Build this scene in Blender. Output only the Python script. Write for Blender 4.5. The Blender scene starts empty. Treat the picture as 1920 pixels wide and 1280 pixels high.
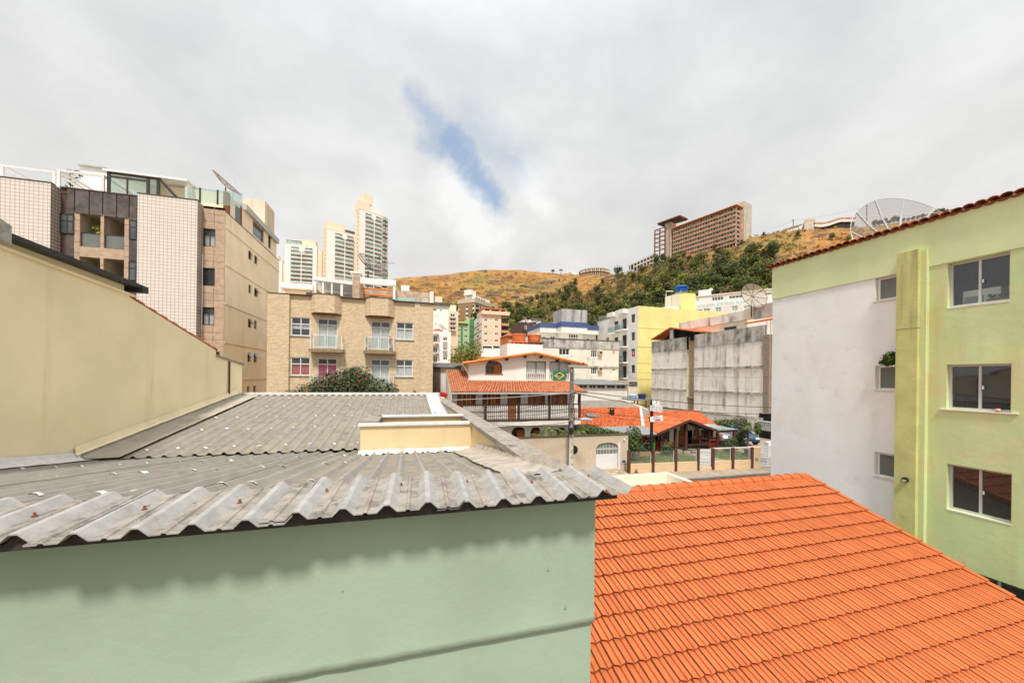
import bpy, math, random
from math import radians, sin, cos, tan, pi, sqrt, atan2
from mathutils import Vector, Matrix, noise
random.seed(11)
S = bpy.context.scene
COL = S.collection
# ------------------------------------------------------------------ camera
TH = radians(15.95)          # the street grid is turned this much against the view axis
ROLL = radians(0.7)
FPX, CXP, CYP = 700.0, 960.0, 708.0
CZ = 6.3                     # camera height above the street in front of the restaurant
FW = Vector((sin(TH), cos(TH), 0)); RT = Vector((cos(TH), -sin(TH), 0)); UP = Vector((0, 0, 1))
cam = bpy.data.cameras.new('camera'); camo = bpy.data.objects.new('camera', cam); COL.objects.link(camo)
cam.sensor_width = 36; cam.lens = FPX / 1920 * 36; cam.shift_y = (CYP - 640) / 1920
cam.clip_start = .05; cam.clip_end = 5000
cr = RT * cos(ROLL) + UP * sin(ROLL); cu = UP * cos(ROLL) - RT * sin(ROLL)
mw = Matrix((cr, cu, -FW)).transposed().to_4x4(); mw.translation = (0, 0, CZ)
camo.matrix_world = mw
S.camera = camo
S.render.resolution_x = 1024; S.render.resolution_y = 682
# ------------------------------------------------------------------ sun, sky, exposure
SUNDIR = Vector((.13, .50, -.86)).normalized()      # the way the light travels
sl = bpy.data.lights.new('sun', 'SUN'); sl.energy = 2.8; sl.angle = radians(7.5); sl.color = (1, .95, .87)
so = bpy.data.objects.new('sun', sl); COL.objects.link(so)
so.rotation_euler = SUNDIR.to_track_quat('-Z', 'Y').to_euler(); so.location = (0, -20, 60)
w = bpy.data.worlds.new('World'); S.world = w; w.use_nodes = True
nt = w.node_tree; N = nt.nodes; L = nt.links
bgn = N['Background']; bgn.inputs['Strength'].default_value = .1
sky = N.new('ShaderNodeTexSky'); sky.sky_type = 'NISHITA'; sky.sun_disc = False
sky.sun_elevation = math.asin(-SUNDIR.z); sky.sun_rotation = atan2(-SUNDIR.x, -SUNDIR.y)
def wn(t, **k):
    n = N.new(t)
    for a, b in k.items(): setattr(n, a, b)
    return n
def wmath(op, a, b=None, c=None, clamp=False):
    n = wn('ShaderNodeMath', operation=op, use_clamp=clamp)
    for i, v in enumerate((a, b, c)):
        if v is None: continue
        if isinstance(v, (int, float)): n.inputs[i].default_value = v
        else: L.new(v, n.inputs[i])
    return n.outputs[0]
def wdot(v, d):
    n = wn('ShaderNodeVectorMath', operation='DOT_PRODUCT'); L.new(v, n.inputs[0]); n.inputs[1].default_value = d
    return n.outputs['Value']
tc = wn('ShaderNodeTexCoord'); D = tc.outputs['Generated']
def wnoise(scale, detail, rough, dist=0, off=(0, 0, 0), sc=(1, 1, 1)):
    m = wn('ShaderNodeMapping'); m.inputs['Location'].default_value = off; m.inputs['Scale'].default_value = sc
    L.new(D, m.inputs['Vector'])
    n = wn('ShaderNodeTexNoise'); n.inputs['Scale'].default_value = scale; n.inputs['Detail'].default_value = detail
    n.inputs['Roughness'].default_value = rough; n.inputs['Distortion'].default_value = dist
    L.new(m.outputs[0], n.inputs['Vector']); return n.outputs['Fac']
df = wmath('MAXIMUM', wdot(D, FW), .02)
pa = wmath('DIVIDE', wdot(D, RT), df); pe = wmath('DIVIDE', wdot(D, UP), df)
front = wmath('GREATER_THAN', wdot(D, FW), .15)
wx = wmath('MULTIPLY', wmath('SUBTRACT', wnoise(7, 7, .62), .5), .16)
wy = wmath('MULTIPLY', wmath('SUBTRACT', wnoise(7, 7, .62, off=(5, 3, 1)), .5), .16)
pa2 = wmath('ADD', pa, wx); pe2 = wmath('ADD', pe, wy)
def seg(A, B, r0, r1, soft):
    dx, dy = B[0] - A[0], B[1] - A[1]; l2 = dx * dx + dy * dy
    ux = wmath('SUBTRACT', pa2, A[0]); uy = wmath('SUBTRACT', pe2, A[1])
    t = wmath('DIVIDE', wmath('ADD', wmath('MULTIPLY', ux, dx), wmath('MULTIPLY', uy, dy)), l2, clamp=True)
    ex = wmath('SUBTRACT', ux, wmath('MULTIPLY', t, dx)); ey = wmath('SUBTRACT', uy, wmath('MULTIPLY', t, dy))
    d = wmath('SQRT', wmath('ADD', wmath('MULTIPLY', ex, ex), wmath('MULTIPLY', ey, ey)))
    r = wmath('ADD', wmath('MULTIPLY', t, r1 - r0), r0)
    q = wmath('DIVIDE', wmath('SUBTRACT', r, d), soft, clamp=True)
    return wmath('MULTIPLY', wmath('MULTIPLY', q, q), wmath('SUBTRACT', 3, wmath('MULTIPLY', q, 2)))
def pp(x, y): return ((x - CXP) / FPX, (CYP - y) / FPX)
g1 = wmath('MULTIPLY', seg(pp(758, 165), pp(815, 262), .045, .075, .06), .72)
g2 = seg(pp(835, 265), pp(930, 384), .08, .055, .062)
g3 = wmath('MULTIPLY', seg(pp(870, 250), pp(970, 310), .13, .10, .12), .5)
gap = wmath('MULTIPLY', wmath('MAXIMUM', wmath('MAXIMUM', g1, g2), g3), front)
n1 = wnoise(2.3, 8, .55, .3, sc=(1, 1, 1.7)); n2 = wnoise(5.5, 6, .6, .2, off=(2, 7, 4), sc=(1, 1, 1.5))
bri = wmath('ADD', wmath('MULTIPLY', n1, .62), wmath('MULTIPLY', n2, .38))
veil = wmath('ADD', wmath('MULTIPLY', wnoise(11, 7, .62, .5, off=(1, 4, 2)), 1.5), .08, clamp=True)
gap = wmath('MULTIPLY', gap, wmath('MINIMUM', veil, .9))
# bright rims of cloud beside the gap
rim = wmath('MULTIPLY', seg(pp(850, 360), pp(905, 450), .11, .09, .12), front)
rim2 = wmath('MULTIPLY', seg(pp(985, 320), pp(1010, 400), .07, .06, .10), front)
bri = wmath('ADD', bri, wmath('MULTIPLY', wmath('MAXIMUM', rim, rim2), .30))
cr1 = wn('ShaderNodeValToRGB'); L.new(bri, cr1.inputs[0])
el = cr1.color_ramp.elements
el[0].position = .28; el[0].color = (4.6, 4.64, 4.72, 1)
el[1].position = .72; el[1].color = (6.7, 6.7, 6.65, 1)
e = el.new(.5); e.color = (5.6, 5.6, 5.57, 1)
# a little warm grey low over the hills, a little cool high up
el_ = wmath('MULTIPLY', wdot(D, UP), 1.0)
cr2 = wn('ShaderNodeValToRGB'); L.new(el_, cr2.inputs[0])
q = cr2.color_ramp.elements
q[0].position = .0; q[0].color = (1.0, .965, .945, 1); q[1].position = 1; q[1].color = (1.95, 1.97, 1.97, 1)     # overcast sky, raised overhead out of view to brighten the side walls
e = q.new(.3); e.color = (1.01, 1.0, .985, 1)
e = q.new(.66); e.color = (.98, 1.01, 1.02, 1)
e = q.new(.84); e.color = (1.45, 1.48, 1.49, 1)
mu = wn('ShaderNodeMix', data_type='RGBA', blend_type='MULTIPLY'); mu.inputs[0].default_value = 1
L.new(cr1.outputs[0], mu.inputs[6]); L.new(cr2.outputs[0], mu.inputs[7])
skg = wn('ShaderNodeMix', data_type='RGBA', blend_type='MIX'); skg.inputs[0].default_value = .55
L.new(sky.outputs[0], skg.inputs[6]); skg.inputs[7].default_value = (3.4, 4.5, 6.0, 1)
mx = wn('ShaderNodeMix', data_type='RGBA'); L.new(gap, mx.inputs[0]); L.new(mu.outputs[2], mx.inputs[6]); L.new(skg.outputs[2], mx.inputs[7])
L.new(mx.outputs[2], bgn.inputs['Color'])
S.view_settings.view_transform = 'Standard'; S.view_settings.look = 'None'
S.view_settings.exposure = 0.52; S.view_settings.gamma = 1; S.view_settings.use_curve_mapping = False
S.render.engine = 'CYCLES'; S.cycles.max_bounces = 6; S.cycles.transparent_max_bounces = 12
S.cycles.use_denoising = True
# ------------------------------------------------------------------ pixel to world
def ray(px, py):
    u, v = px - CXP, py - CYP
    a = (u * cos(ROLL) + v * sin(ROLL)) / FPX; b = (-u * sin(ROLL) + v * cos(ROLL)) / FPX
    return FW + RT * a - UP * b
def at(px, py, t):                     # the point at view depth t
    d = ray(px, py); return Vector((0, 0, CZ)) + d * t
def gnd(px, py, z=0):
    d = ray(px, py); return Vector((0, 0, CZ)) + d * ((z - CZ) / d.z)
class Fac:
    """A vertical facade plane: origin O, direction U (left to right as seen), outward normal N."""
    def __init__(s, O, U):
        s.O = Vector((O[0], O[1], 0)); s.U = Vector((U[0], U[1], 0)).normalized(); s.N = Vector((s.U.y, -s.U.x, 0))
    def W(s, a, d, z): return s.O + s.U * a + s.N * d + Vector((0, 0, z))
    def px(s, x, y):
        d = ray(x, y); t = s.O.dot(s.N) / d.dot(s.N); p = d * t
        return ((p - s.O).dot(s.U), CZ + p.z)
    def a(s, x, y=700): return s.px(x, y)[0]
    def z(s, x, y): return s.px(x, y)[1]
    def rect(s, x0, y0, x1, y1):
        ym, xm = (y0 + y1) / 2, (x0 + x1) / 2
        return (s.a(x0, ym), s.a(x1, ym), s.z(xm, y1), s.z(xm, y0))
    def off(s, d): return Fac(s.O + s.N * d, s.U)
def front_(Y): return Fac((0, Y), (1, 0))
def left_(X): return Fac((X, 0), (0, -1))      # faces -X, a = -Y
def right_(X): return Fac((X, 0), (0, 1))      # faces +X, a = Y
# ------------------------------------------------------------------ mesh builder
ROOTLOC = {}
class MB:
    def __init__(s): s.v = []; s.f = []; s.m = []; s.cur = 0
    def poly(s, pts):
        i = len(s.v); s.v += [tuple(p) for p in pts]; s.f.append(tuple(range(i, i + len(pts)))); s.m.append(s.cur); return s
    def hexa(s, p):                     # eight corners: bottom four, top four (counter-clockwise seen from above)
        i = len(s.v); s.v += [tuple(q) for q in p]
        for f in ((3, 2, 1, 0), (4, 5, 6, 7), (0, 1, 5, 4), (1, 2, 6, 5), (2, 3, 7, 6), (3, 0, 4, 7)):
            s.f.append(tuple(i + k for k in f)); s.m.append(s.cur)
        return s
    def box(s, x0, y0, z0, x1, y1, z1):
        return s.hexa([(x0, y0, z0), (x1, y0, z0), (x1, y1, z0), (x0, y1, z0), (x0, y0, z1), (x1, y0, z1), (x1, y1, z1), (x0, y1, z1)])
    def fbox(s, F, a0, a1, d0, d1, z0, z1):   # d1 is the outer face
        W = F.W
        return s.hexa([W(a0, d1, z0), W(a1, d1, z0), W(a1, d0, z0), W(a0, d0, z0), W(a0, d1, z1), W(a1, d1, z1), W(a1, d0, z1), W(a0, d0, z1)])
    def fquad(s, F, a0, a1, z0, z1, d=0):
        return s.poly([F.W(a0, d, z0), F.W(a1, d, z0), F.W(a1, d, z1), F.W(a0, d, z1)])
    def fwall(s, F, a0, a1, z0, z1, holes=(), depth=.15, d=0):
        """A wall face with rectangular openings (a0, a1, z0, z1) and their reveals."""
        H = [(max(h[0], a0), min(h[1], a1), max(h[2], z0), min(h[3], z1)) for h in holes]
        H = [h for h in H if h[1] > h[0] + .01 and h[3] > h[2] + .01]
        A = sorted({a0, a1, *[h[0] for h in H], *[h[1] for h in H]}); Z = sorted({z0, z1, *[h[2] for h in H], *[h[3] for h in H]})
        for i in range(len(A) - 1):
            run = None
            for j in range(len(Z) - 1):
                am, zm = (A[i] + A[i + 1]) / 2, (Z[j] + Z[j + 1]) / 2
                solid = not any(h[0] < am < h[1] and h[2] < zm < h[3] for h in H)
                if solid and run is None: run = Z[j]
                if not solid and run is not None: s.fquad(F, A[i], A[i + 1], run, Z[j], d); run = None
            if run is not None: s.fquad(F, A[i], A[i + 1], run, Z[-1], d)
        for h in H:
            W = F.W; p, q, r, t = h; e = d - depth
            s.poly([W(p, d, r), W(q, d, r), W(q, e, r), W(p, e, r)][::-1]); s.poly([W(p, d, t), W(q, d, t), W(q, e, t), W(p, e, t)])
            s.poly([W(p, d, r), W(p, d, t), W(p, e, t), W(p, e, r)][::-1]); s.poly([W(q, d, r), W(q, d, t), W(q, e, t), W(q, e, r)])
        return s
    def sheet(s, rows, flip=False):
        i = len(s.v); n = len(rows[0])
        for r in rows: s.v += [tuple(p) for p in r]
        for a in range(len(rows) - 1):
            for b in range(n - 1):
                f = (i + a * n + b, i + a * n + b + 1, i + (a + 1) * n + b + 1, i + (a + 1) * n + b)
                s.f.append(f[::-1] if flip else f); s.m.append(s.cur)
        return s
    def tube(s, pts, r, n=6, cap=True):
        pts = [Vector(p) for p in pts]; rr = r if isinstance(r, (list, tuple)) else [r] * len(pts); i = len(s.v); m = len(pts)
        for k, p in enumerate(pts):
            t = (pts[min(k + 1, m - 1)] - pts[max(k - 1, 0)]).normalized()
            u = t.cross(Vector((0, 0, 1)))
            u = u.normalized() if u.length > .05 else Vector((1, 0, 0)); v = t.cross(u)
            for j in range(n):
                an = 2 * pi * j / n; s.v.append(tuple(p + (u * cos(an) + v * sin(an)) * rr[k]))
        for k in range(m - 1):
            for j in range(n):
                a, b = i + k * n + j, i + k * n + (j + 1) % n
                s.f.append((a, b, b + n, a + n)); s.m.append(s.cur)
        if cap:
            s.f.append(tuple(i + j for j in range(n))); s.m.append(s.cur)
            s.f.append(tuple(i + (m - 1) * n + j for j in reversed(range(n)))); s.m.append(s.cur)
        return s
    def bar(s, p, q, w, h=None):         # a square bar between two points
        p, q = Vector(p), Vector(q); t = (q - p).normalized(); h = h or w
        u = t.cross(Vector((0, 0, 1)))
        u = u.normalized() if u.length > .01 else Vector((1, 0, 0)); v = u.cross(t)
        c = [(-.5, -.5), (.5, -.5), (.5, .5), (-.5, .5)]
        return s.hexa([p + u * a * w + v * b * h for a, b in c] + [q + u * a * w + v * b * h for a, b in c])
    def lathe(s, prof, c, n=16):
        i = len(s.v); m = len(prof)
        for r, z in prof:
            for j in range(n): an = 2 * pi * j / n; s.v.append((c[0] + r * cos(an), c[1] + r * sin(an), c[2] + z))
        for k in range(m - 1):
            for j in range(n):
                a, b = i + k * n + j, i + k * n + (j + 1) % n
                s.f.append((a, b, b + n, a + n)); s.m.append(s.cur)
        s.f.append(tuple(i + j for j in reversed(range(n)))); s.m.append(s.cur)
        s.f.append(tuple(i + (m - 1) * n + j for j in range(n))); s.m.append(s.cur)
        return s
    def mesh(s, name, mats, off=(0, 0, 0), smooth=False):
        me = bpy.data.meshes.new(name); o = Vector(off)
        me.from_pydata([(a - o.x, b - o.y, c - o.z) for a, b, c in s.v], [], s.f)
        for m in (mats if isinstance(mats, (list, tuple)) else [mats]): me.materials.append(m)
        if any(s.m): me.polygons.foreach_set('material_index', s.m)
        if smooth: me.polygons.foreach_set('use_smooth', [True] * len(s.f))
        me.update(); return me
    def build(s, name, mats, par=None, smooth=False, kind=None, label=None):
        off = (0, 0, 0)
        if par is not None: off = ROOTLOC.get(par.name, (0, 0, 0))
        o = bpy.data.objects.new(name, s.mesh(name, mats, off, smooth)); COL.objects.link(o)
        if par is not None: o.parent = par; ROOTLOC[o.name] = off
        if kind: o['kind'] = kind
        if label: o['label'] = label
        return o
def thing(name, label, cat, loc=(0, 0, 0), group=None):
    o = bpy.data.objects.new(name, None); COL.objects.link(o); o.empty_display_size = .3
    o.location = loc; ROOTLOC[o.name] = tuple(loc); o['label'] = label; o['category'] = cat
    if group: o['group'] = group
    return o
def solo(b, name, label, cat, mats, loc=None, smooth=False, group=None):     # a thing that is one mesh, its origin at loc
    if loc is None:
        xs = [p[0] for p in b.v]; ys = [p[1] for p in b.v]; zs = [p[2] for p in b.v]
        loc = ((min(xs) + max(xs)) / 2, (min(ys) + max(ys)) / 2, min(zs))
    o = bpy.data.objects.new(name, b.mesh(name, mats, loc, smooth)); COL.objects.link(o); o.location = loc
    o['label'] = label; o['category'] = cat
    if group: o['group'] = group
    return o
def inst(me, name, par, loc, rot=(0, 0, 0), sc=(1, 1, 1)):                      # a part that shares mesh data
    o = bpy.data.objects.new(name, me); COL.objects.link(o); o.parent = par
    off = ROOTLOC.get(par.name, (0, 0, 0)); o.location = Vector(loc) - Vector(off); o.rotation_euler = rot; o.scale = sc
    return o
# ------------------------------------------------------------------ materials
def mat(name, col, rough=.85, var=.1, scale=2.5, bump=0, bscale=40, metal=0, spec=.3, stain=None, streak=None, orand=0, island=0, detail=6, alpha=1, col2=None, brick=None, coat=0):
    m = bpy.data.materials.new(name); m.use_nodes = True
    t = m.node_tree; n = t.nodes; l = t.links; p = n['Principled BSDF']
    def nw(k, **kw):
        x = n.new(k)
        for a, b in kw.items(): setattr(x, a, b)
        return x
    g = nw('ShaderNodeNewGeometry'); pos = g.outputs['Position']
    if orand or name.startswith('loc_'): pos = nw('ShaderNodeTexCoord').outputs['Object']
    def noi(sc, det=detail, ro=.6, mp=None, dist=0):
        x = nw('ShaderNodeTexNoise'); x.inputs['Scale'].default_value = sc; x.inputs['Detail'].default_value = det
        x.inputs['Roughness'].default_value = ro; x.inputs['Distortion'].default_value = dist; v = pos
        if mp:
            k = nw('ShaderNodeMapping'); k.inputs['Scale'].default_value = mp; l.new(pos, k.inputs[0]); v = k.outputs[0]
        l.new(v, x.inputs['Vector']); return x.outputs['Fac']
    def ramp(f, a, b):
        x = nw('ShaderNodeMapRange'); x.interpolation_type = 'SMOOTHSTEP'
        x.inputs[1].default_value = a; x.inputs[2].default_value = b; l.new(f, x.inputs[0]); return x.outputs[0]
    def mix(f, a, b, mode='MIX'):
        x = nw('ShaderNodeMix', data_type='RGBA', blend_type=mode)
        for i, v in ((0, f), (6, a), (7, b)):
            if isinstance(v, (int, float)): x.inputs[i].default_value = v
            elif isinstance(v, tuple): x.inputs[i].default_value = (*v, 1)
            else: l.new(v, x.inputs[i])
        return x.outputs[2]
    def sc3(c, k): return tuple(min(1, x * k) for x in c)
    def mul(a, k):
        x = nw('ShaderNodeMath', operation='MULTIPLY'); l.new(a, x.inputs[0])
        if isinstance(k, (int, float)): x.inputs[1].default_value = k
        else: l.new(k, x.inputs[1])
        return x.outputs[0]
    c = mix(ramp(noi(scale), .3, .7), sc3(col, 1 - var), sc3(col2 or col, 1 + var) if not col2 else col2)
    if brick:                                    # (width, height, mortar size, mortar colour, second colour, offset)
        bw, bh, bm, mc, c2_, off = brick
        se = nw('ShaderNodeSeparateXYZ'); l.new(pos, se.inputs[0])
        ad = nw('ShaderNodeMath', operation='ADD'); l.new(se.outputs[0], ad.inputs[0]); l.new(se.outputs[1], ad.inputs[1])
        co = nw('ShaderNodeCombineXYZ'); l.new(ad.outputs[0], co.inputs[0]); l.new(se.outputs[2], co.inputs[1])
        bt = nw('ShaderNodeTexBrick'); bt.offset = off; l.new(co.outputs[0], bt.inputs['Vector'])
        bt.inputs['Scale'].default_value = 1; bt.inputs['Brick Width'].default_value = bw; bt.inputs['Row Height'].default_value = bh
        bt.inputs['Mortar Size'].default_value = bm; bt.inputs['Mortar Smooth'].default_value = .1
        bt.inputs['Color1'].default_value = (*col, 1); bt.inputs['Color2'].default_value = (*c2_, 1); bt.inputs['Mortar'].default_value = (*mc, 1)
        bt.inputs['Bias'].default_value = 0
        c = mix(.82, c, bt.outputs['Color'])
    if island:
        h = nw('ShaderNodeHueSaturation'); mr = nw('ShaderNodeMapRange'); l.new(g.outputs['Random Per Island'], mr.inputs[0])
        mr.inputs[3].default_value = 1 - island; mr.inputs[4].default_value = 1 + island; l.new(mr.outputs[0], h.inputs['Value']); l.new(c, h.inputs['Color'])
        c = h.outputs[0]
    if orand:
        oi = nw('ShaderNodeObjectInfo'); h = nw('ShaderNodeHueSaturation'); mr = nw('ShaderNodeMapRange'); l.new(oi.outputs['Random'], mr.inputs[0])
        mr.inputs[3].default_value = 1 - orand; mr.inputs[4].default_value = 1 + orand; l.new(mr.outputs[0], h.inputs['Value']); l.new(c, h.inputs['Color'])
        c = h.outputs[0]
    if stain:                                    # (colour, amount, scale, low, high)
        for st in (stain if isinstance(stain, list) else [stain]):
            c = mix(mul(ramp(noi(st[2], 8, .65, None, .4), st[3], st[4]), st[1]), c, st[0])
    if streak:                                   # (colour, amount, horizontal scale, low, high)
        f = mul(ramp(noi(1, 7, .6, (streak[2], streak[2], streak[2] * .07)), streak[3], streak[4]), streak[1])
        f = mul(f, ramp(noi(.8, 4, .6), .25, .65)); c = mix(f, c, streak[0])
    l.new(c, p.inputs['Base Color'])
    p.inputs['Roughness'].default_value = rough; p.inputs['Metallic'].default_value = metal; p.inputs['Specular IOR Level'].default_value = spec
    p.inputs['Coat Weight'].default_value = coat
    if alpha < 1: p.inputs['Alpha'].default_value = alpha
    if bump:
        b = nw('ShaderNodeBump'); b.inputs['Strength'].default_value = 1; b.inputs['Distance'].default_value = bump
        l.new(noi(bscale, 5, .65), b.inputs['Height']); l.new(b.outputs[0], p.inputs['Normal'])
    return m
def glassy(name, tint, tr=.6, rough=.03):        # thin glass: a glossy coat over a see-through, tinted sheet
    m = bpy.data.materials.new(name); m.use_nodes = True; t = m.node_tree; n = t.nodes; l = t.links
    n.remove(n['Principled BSDF']); out = n['Material Output']
    a = n.new('ShaderNodeBsdfTransparent'); a.inputs[0].default_value = (*tint, 1)
    d = n.new('ShaderNodeBsdfDiffuse'); d.inputs[0].default_value = (tint[0] * .6, tint[1] * .6, tint[2] * .6, 1)
    m1 = n.new('ShaderNodeMixShader'); m1.inputs[0].default_value = tr; l.new(d.outputs[0], m1.inputs[1]); l.new(a.outputs[0], m1.inputs[2])
    gl = n.new('ShaderNodeBsdfGlossy'); gl.inputs['Roughness'].default_value = rough; gl.inputs[0].default_value = (.9, .95, 1, 1)
    lw = n.new('ShaderNodeLayerWeight'); lw.inputs[0].default_value = .5; pw = n.new('ShaderNodeMath'); pw.operation = 'POWER'; l.new(lw.outputs['Facing'], pw.inputs[0]); pw.inputs[1].default_value = 4
    ma = n.new('ShaderNodeMath'); ma.operation = 'MULTIPLY_ADD'; l.new(pw.outputs[0], ma.inputs[0]); ma.inputs[1].default_value = .8; ma.inputs[2].default_value = .045
    m2 = n.new('ShaderNodeMixShader'); l.new(ma.outputs[0], m2.inputs[0]); l.new(m1.outputs[0], m2.inputs[1]); l.new(gl.outputs[0], m2.inputs[2])
    l.new(m2.outputs[0], out.inputs[0]); return m
K = {}
GRIME = (.12, .105, .09)
K['green_wall'] = mat('green_wall', (.355, .45, .345), .8, .06, 1.2, .003, 16, stain=[((.29, .39, .295), .5, .9, .42, .72), ((.38, .35, .24), .25, 1.7, .56, .8)])
K['asbestos'] = mat('asbestos', (.275, .255, .225), .9, .12, 3.5, .004, 60, stain=[((.20, .175, .15), .7, 5, .55, .74), ((.34, .30, .24), .5, 1.3, .45, .7)])
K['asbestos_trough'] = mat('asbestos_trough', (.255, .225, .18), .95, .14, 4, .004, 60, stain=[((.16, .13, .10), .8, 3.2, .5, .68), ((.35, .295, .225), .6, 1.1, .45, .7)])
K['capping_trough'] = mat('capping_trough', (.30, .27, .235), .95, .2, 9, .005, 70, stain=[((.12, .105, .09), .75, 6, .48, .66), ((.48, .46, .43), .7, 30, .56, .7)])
K['asbestos_pale'] = mat('asbestos_pale', (.36, .35, .335), .9, .14, 9, .003, 80, stain=[((.24, .225, .21), .7, 14, .55, .75), ((.17, .155, .14), .6, 3, .58, .78)])
K['shade_fill'] = mat('shade_fill', (.045, .042, .038), .9, .2, 5)
K['white_seal'] = mat('white_seal', (.72, .71, .69), .5, .1, 8, .004, 30, stain=((.4, .37, .33), .6, 9, .55, .75))
K['flashing'] = mat('flashing', (.40, .355, .29), .8, .15, 3, .006, 25, stain=[((.22, .19, .16), .6, 3, .55, .75), ((.52, .48, .42), .5, 6, .55, .72)])
K['crinkle'] = mat('crinkle', (.42, .37, .31), .6, .2, 4, .03, 9, stain=((.3, .25, .2), .6, 5, .5, .7))
K['coping'] = mat('coping', (.33, .29, .25), .95, .2, 4, .008, 40, stain=[((.09, .08, .07), .8, 4, .5, .68), ((.5, .47, .42), .5, 9, .6, .75)])
K['cream_paint'] = mat('cream_paint', (.74, .575, .335), .8, .05, 1.5, .003, 30, streak=((.5, .38, .22), .4, 3, .5, .75))
K['yellow_wall'] = mat('yellow_wall', (.93, .82, .54), .85, .06, .7, .003, 25, streak=((.62, .46, .28), .7, 2.0, .55, .8), stain=((.93, .82, .58), .5, .5, .4, .7))
K['metal_dark'] = mat('metal_dark', (.05, .055, .06), .5, .2, 5, 0, 1, .3)
K['concrete'] = mat('concrete', (.42, .41, .37), .9, .15, 2.5, .006, 30, stain=((.15, .14, .12), .7, 3, .52, .72))
K['tile_new'] = mat('tile_new', (.52, .135, .042), .7, .08, 6, .0015, 160, spec=.3, orand=.10, stain=[((.36, .11, .05), .5, 2.2, .5, .75), ((.14, .07, .045), .55, 7, .62, .74)])
K['tile_far'] = mat('loc_tile_new', (.52, .135, .042), .7, .08, 6, .0015, 160, spec=.3, island=.10)
K['tile_edge_shade'] = mat('loc_tile_edge_shade', (.30, .085, .03), .85, .25, 9, .002, 120, stain=((.10, .04, .02), .7, 5, .5, .66))  # darker clay that paints shade into tile edges and channels
K['tile_base'] = mat('tile_base', (.10, .03, .015), .9, .1, 4)
K['tile_old'] = mat('tile_old', (.42, .13, .06), .85, .25, 5, .003, 60, island=.2, stain=((.08, .05, .04), .75, 4, .5, .66))
K['tile_house'] = mat('tile_house', (.50, .185, .09), .8, .2, 5, .002, 60, island=.14, stain=((.10, .055, .04), .8, 2.2, .55, .7))
K['tile_rest'] = mat('tile_rest', (.60, .15, .05), .8, .2, 4, .002, 60, island=.2, stain=((.11, .05, .035), .85, 2.4, .54, .68))
K['lime_wall'] = mat('lime_wall', (.63, .74, .39), .85, .07, .8, .007, 6, streak=((.58, .52, .22), .8, 1.5, .40, .68), stain=[((.74, .63, .40), .65, 1.1, .5, .68), ((.50, .66, .34), .5, .6, .48, .7)])
K['lime_band'] = mat('lime_band', (.72, .80, .46), .85, .06, .8, .006, 10, streak=((.50, .46, .22), .4, 1.5, .5, .8), stain=((.68, .57, .36), .5, .8, .55, .75))
K['lime_pilaster'] = mat('lime_pilaster', (.58, .58, .24), .9, .1, 1.2, .008, 12, streak=((.22, .21, .08), .8, 2.2, .5, .72), stain=((.12, .12, .05), .6, 1.7, .6, .78))
K['white_wall'] = mat('white_wall', (.90, .90, .895), .85, .04, .8, .004, 8, stain=[((.52, .47, .43), .45, 2.2, .56, .8), ((.80, .68, .58), .4, .7, .5, .75)])
K['white'] = mat('white', (.84, .83, .81), .6, .04, 3)
K['white_old'] = mat('white_old', (.80, .755, .70), .85, .06, 1.5, streak=((.35, .31, .27), .6, 1.2, .5, .75))
K['cream'] = mat('cream', (.92, .80, .60), .85, .06, .6, streak=((.40, .30, .2), .45, 1.0, .52, .8))
K['cream_top'] = mat('cream_top', (.74, .63, .48), .85, .08, .8, streak=((.25, .19, .14), .6, 1.2, .48, .72))
K['alu'] = mat('alu', (.62, .62, .61), .4, .04, 5, 0, 1, .2)
K['white_metal'] = mat('white_metal', (.75, .75, .75), .4, .03, 5)
K['dark_frame'] = mat('dark_frame', (.05, .045, .042), .5, .1, 5)
K['brown_frame'] = mat('brown_frame', (.09, .05, .035), .6, .15, 5)
K['glass_dark'] = mat('glass_dark', (.028, .03, .032), .06, .25, .6, 0, 1, 0, .6)
K['glass_mid'] = mat('glass_mid', (.10, .11, .115), .1, .3, .8, 0, 1, 0, .6)
K['glass_teal'] = mat('glass_teal', (.34, .48, .46), .08, .35, .15, 0, 1, 0, .6)
K['glass_frost'] = mat('glass_frost', (.16, .17, .155), .25, .2, .9, 0, 1, 0, .5)
K['pane'] = glassy('pane', (.90, .92, .92), .96)
K['pane_green'] = glassy('pane_green', (.84, .93, .90), .82)
K['pane_clear'] = glassy('pane_clear', (.93, .96, .95), .93)
K['curtain'] = mat('curtain', (.86, .84, .80), .9, .06, 4)
K['curtain_red'] = mat('curtain_red', (.72, .18, .15), .9, .1, 3)
K['curtain_pink'] = mat('curtain_pink', (.78, .08, .26), .9, .15, 3)
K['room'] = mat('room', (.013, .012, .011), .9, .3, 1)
K['room_cream'] = mat('room_cream', (.55, .48, .36), .9, .08, 1)
K['ptile'] = mat('ptile', (.72, .675, .61), .35, .05, 3, brick=(.232, .232, .019, (.47, .31, .22), (.77, .72, .66), 0), stain=((.45, .3, .2), .35, .7, .55, .8))
K['ptile_side'] = mat('ptile_side', (.5, .44, .38), .4, .06, 3, brick=(.232, .232, .028, (.13, .08, .06), (.46, .40, .34), 0))
K['qbrick'] = mat('qbrick', (.60, .46, .29), .6, .08, 1.4, brick=(.21, .098, .010, (.42, .30, .18), (.80, .65, .44), .5), stain=((.45, .33, .2), .3, .7, .5, .75))
K['granite'] = mat('granite', (.52, .375, .265), .5, .15, 3, stain=((.38, .25, .18), .5, 2, .45, .7))
K['groove'] = mat('groove', (.12, .075, .055), .9, .1, 3)
K['dpanel'] = mat('dpanel', (.115, .095, .085), .6, .35, 1.6, stain=((.25, .22, .2), .5, 2.2, .52, .75))
K['brownwall'] = mat('brownwall', (.10, .06, .05), .8, .2, 3)
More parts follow.
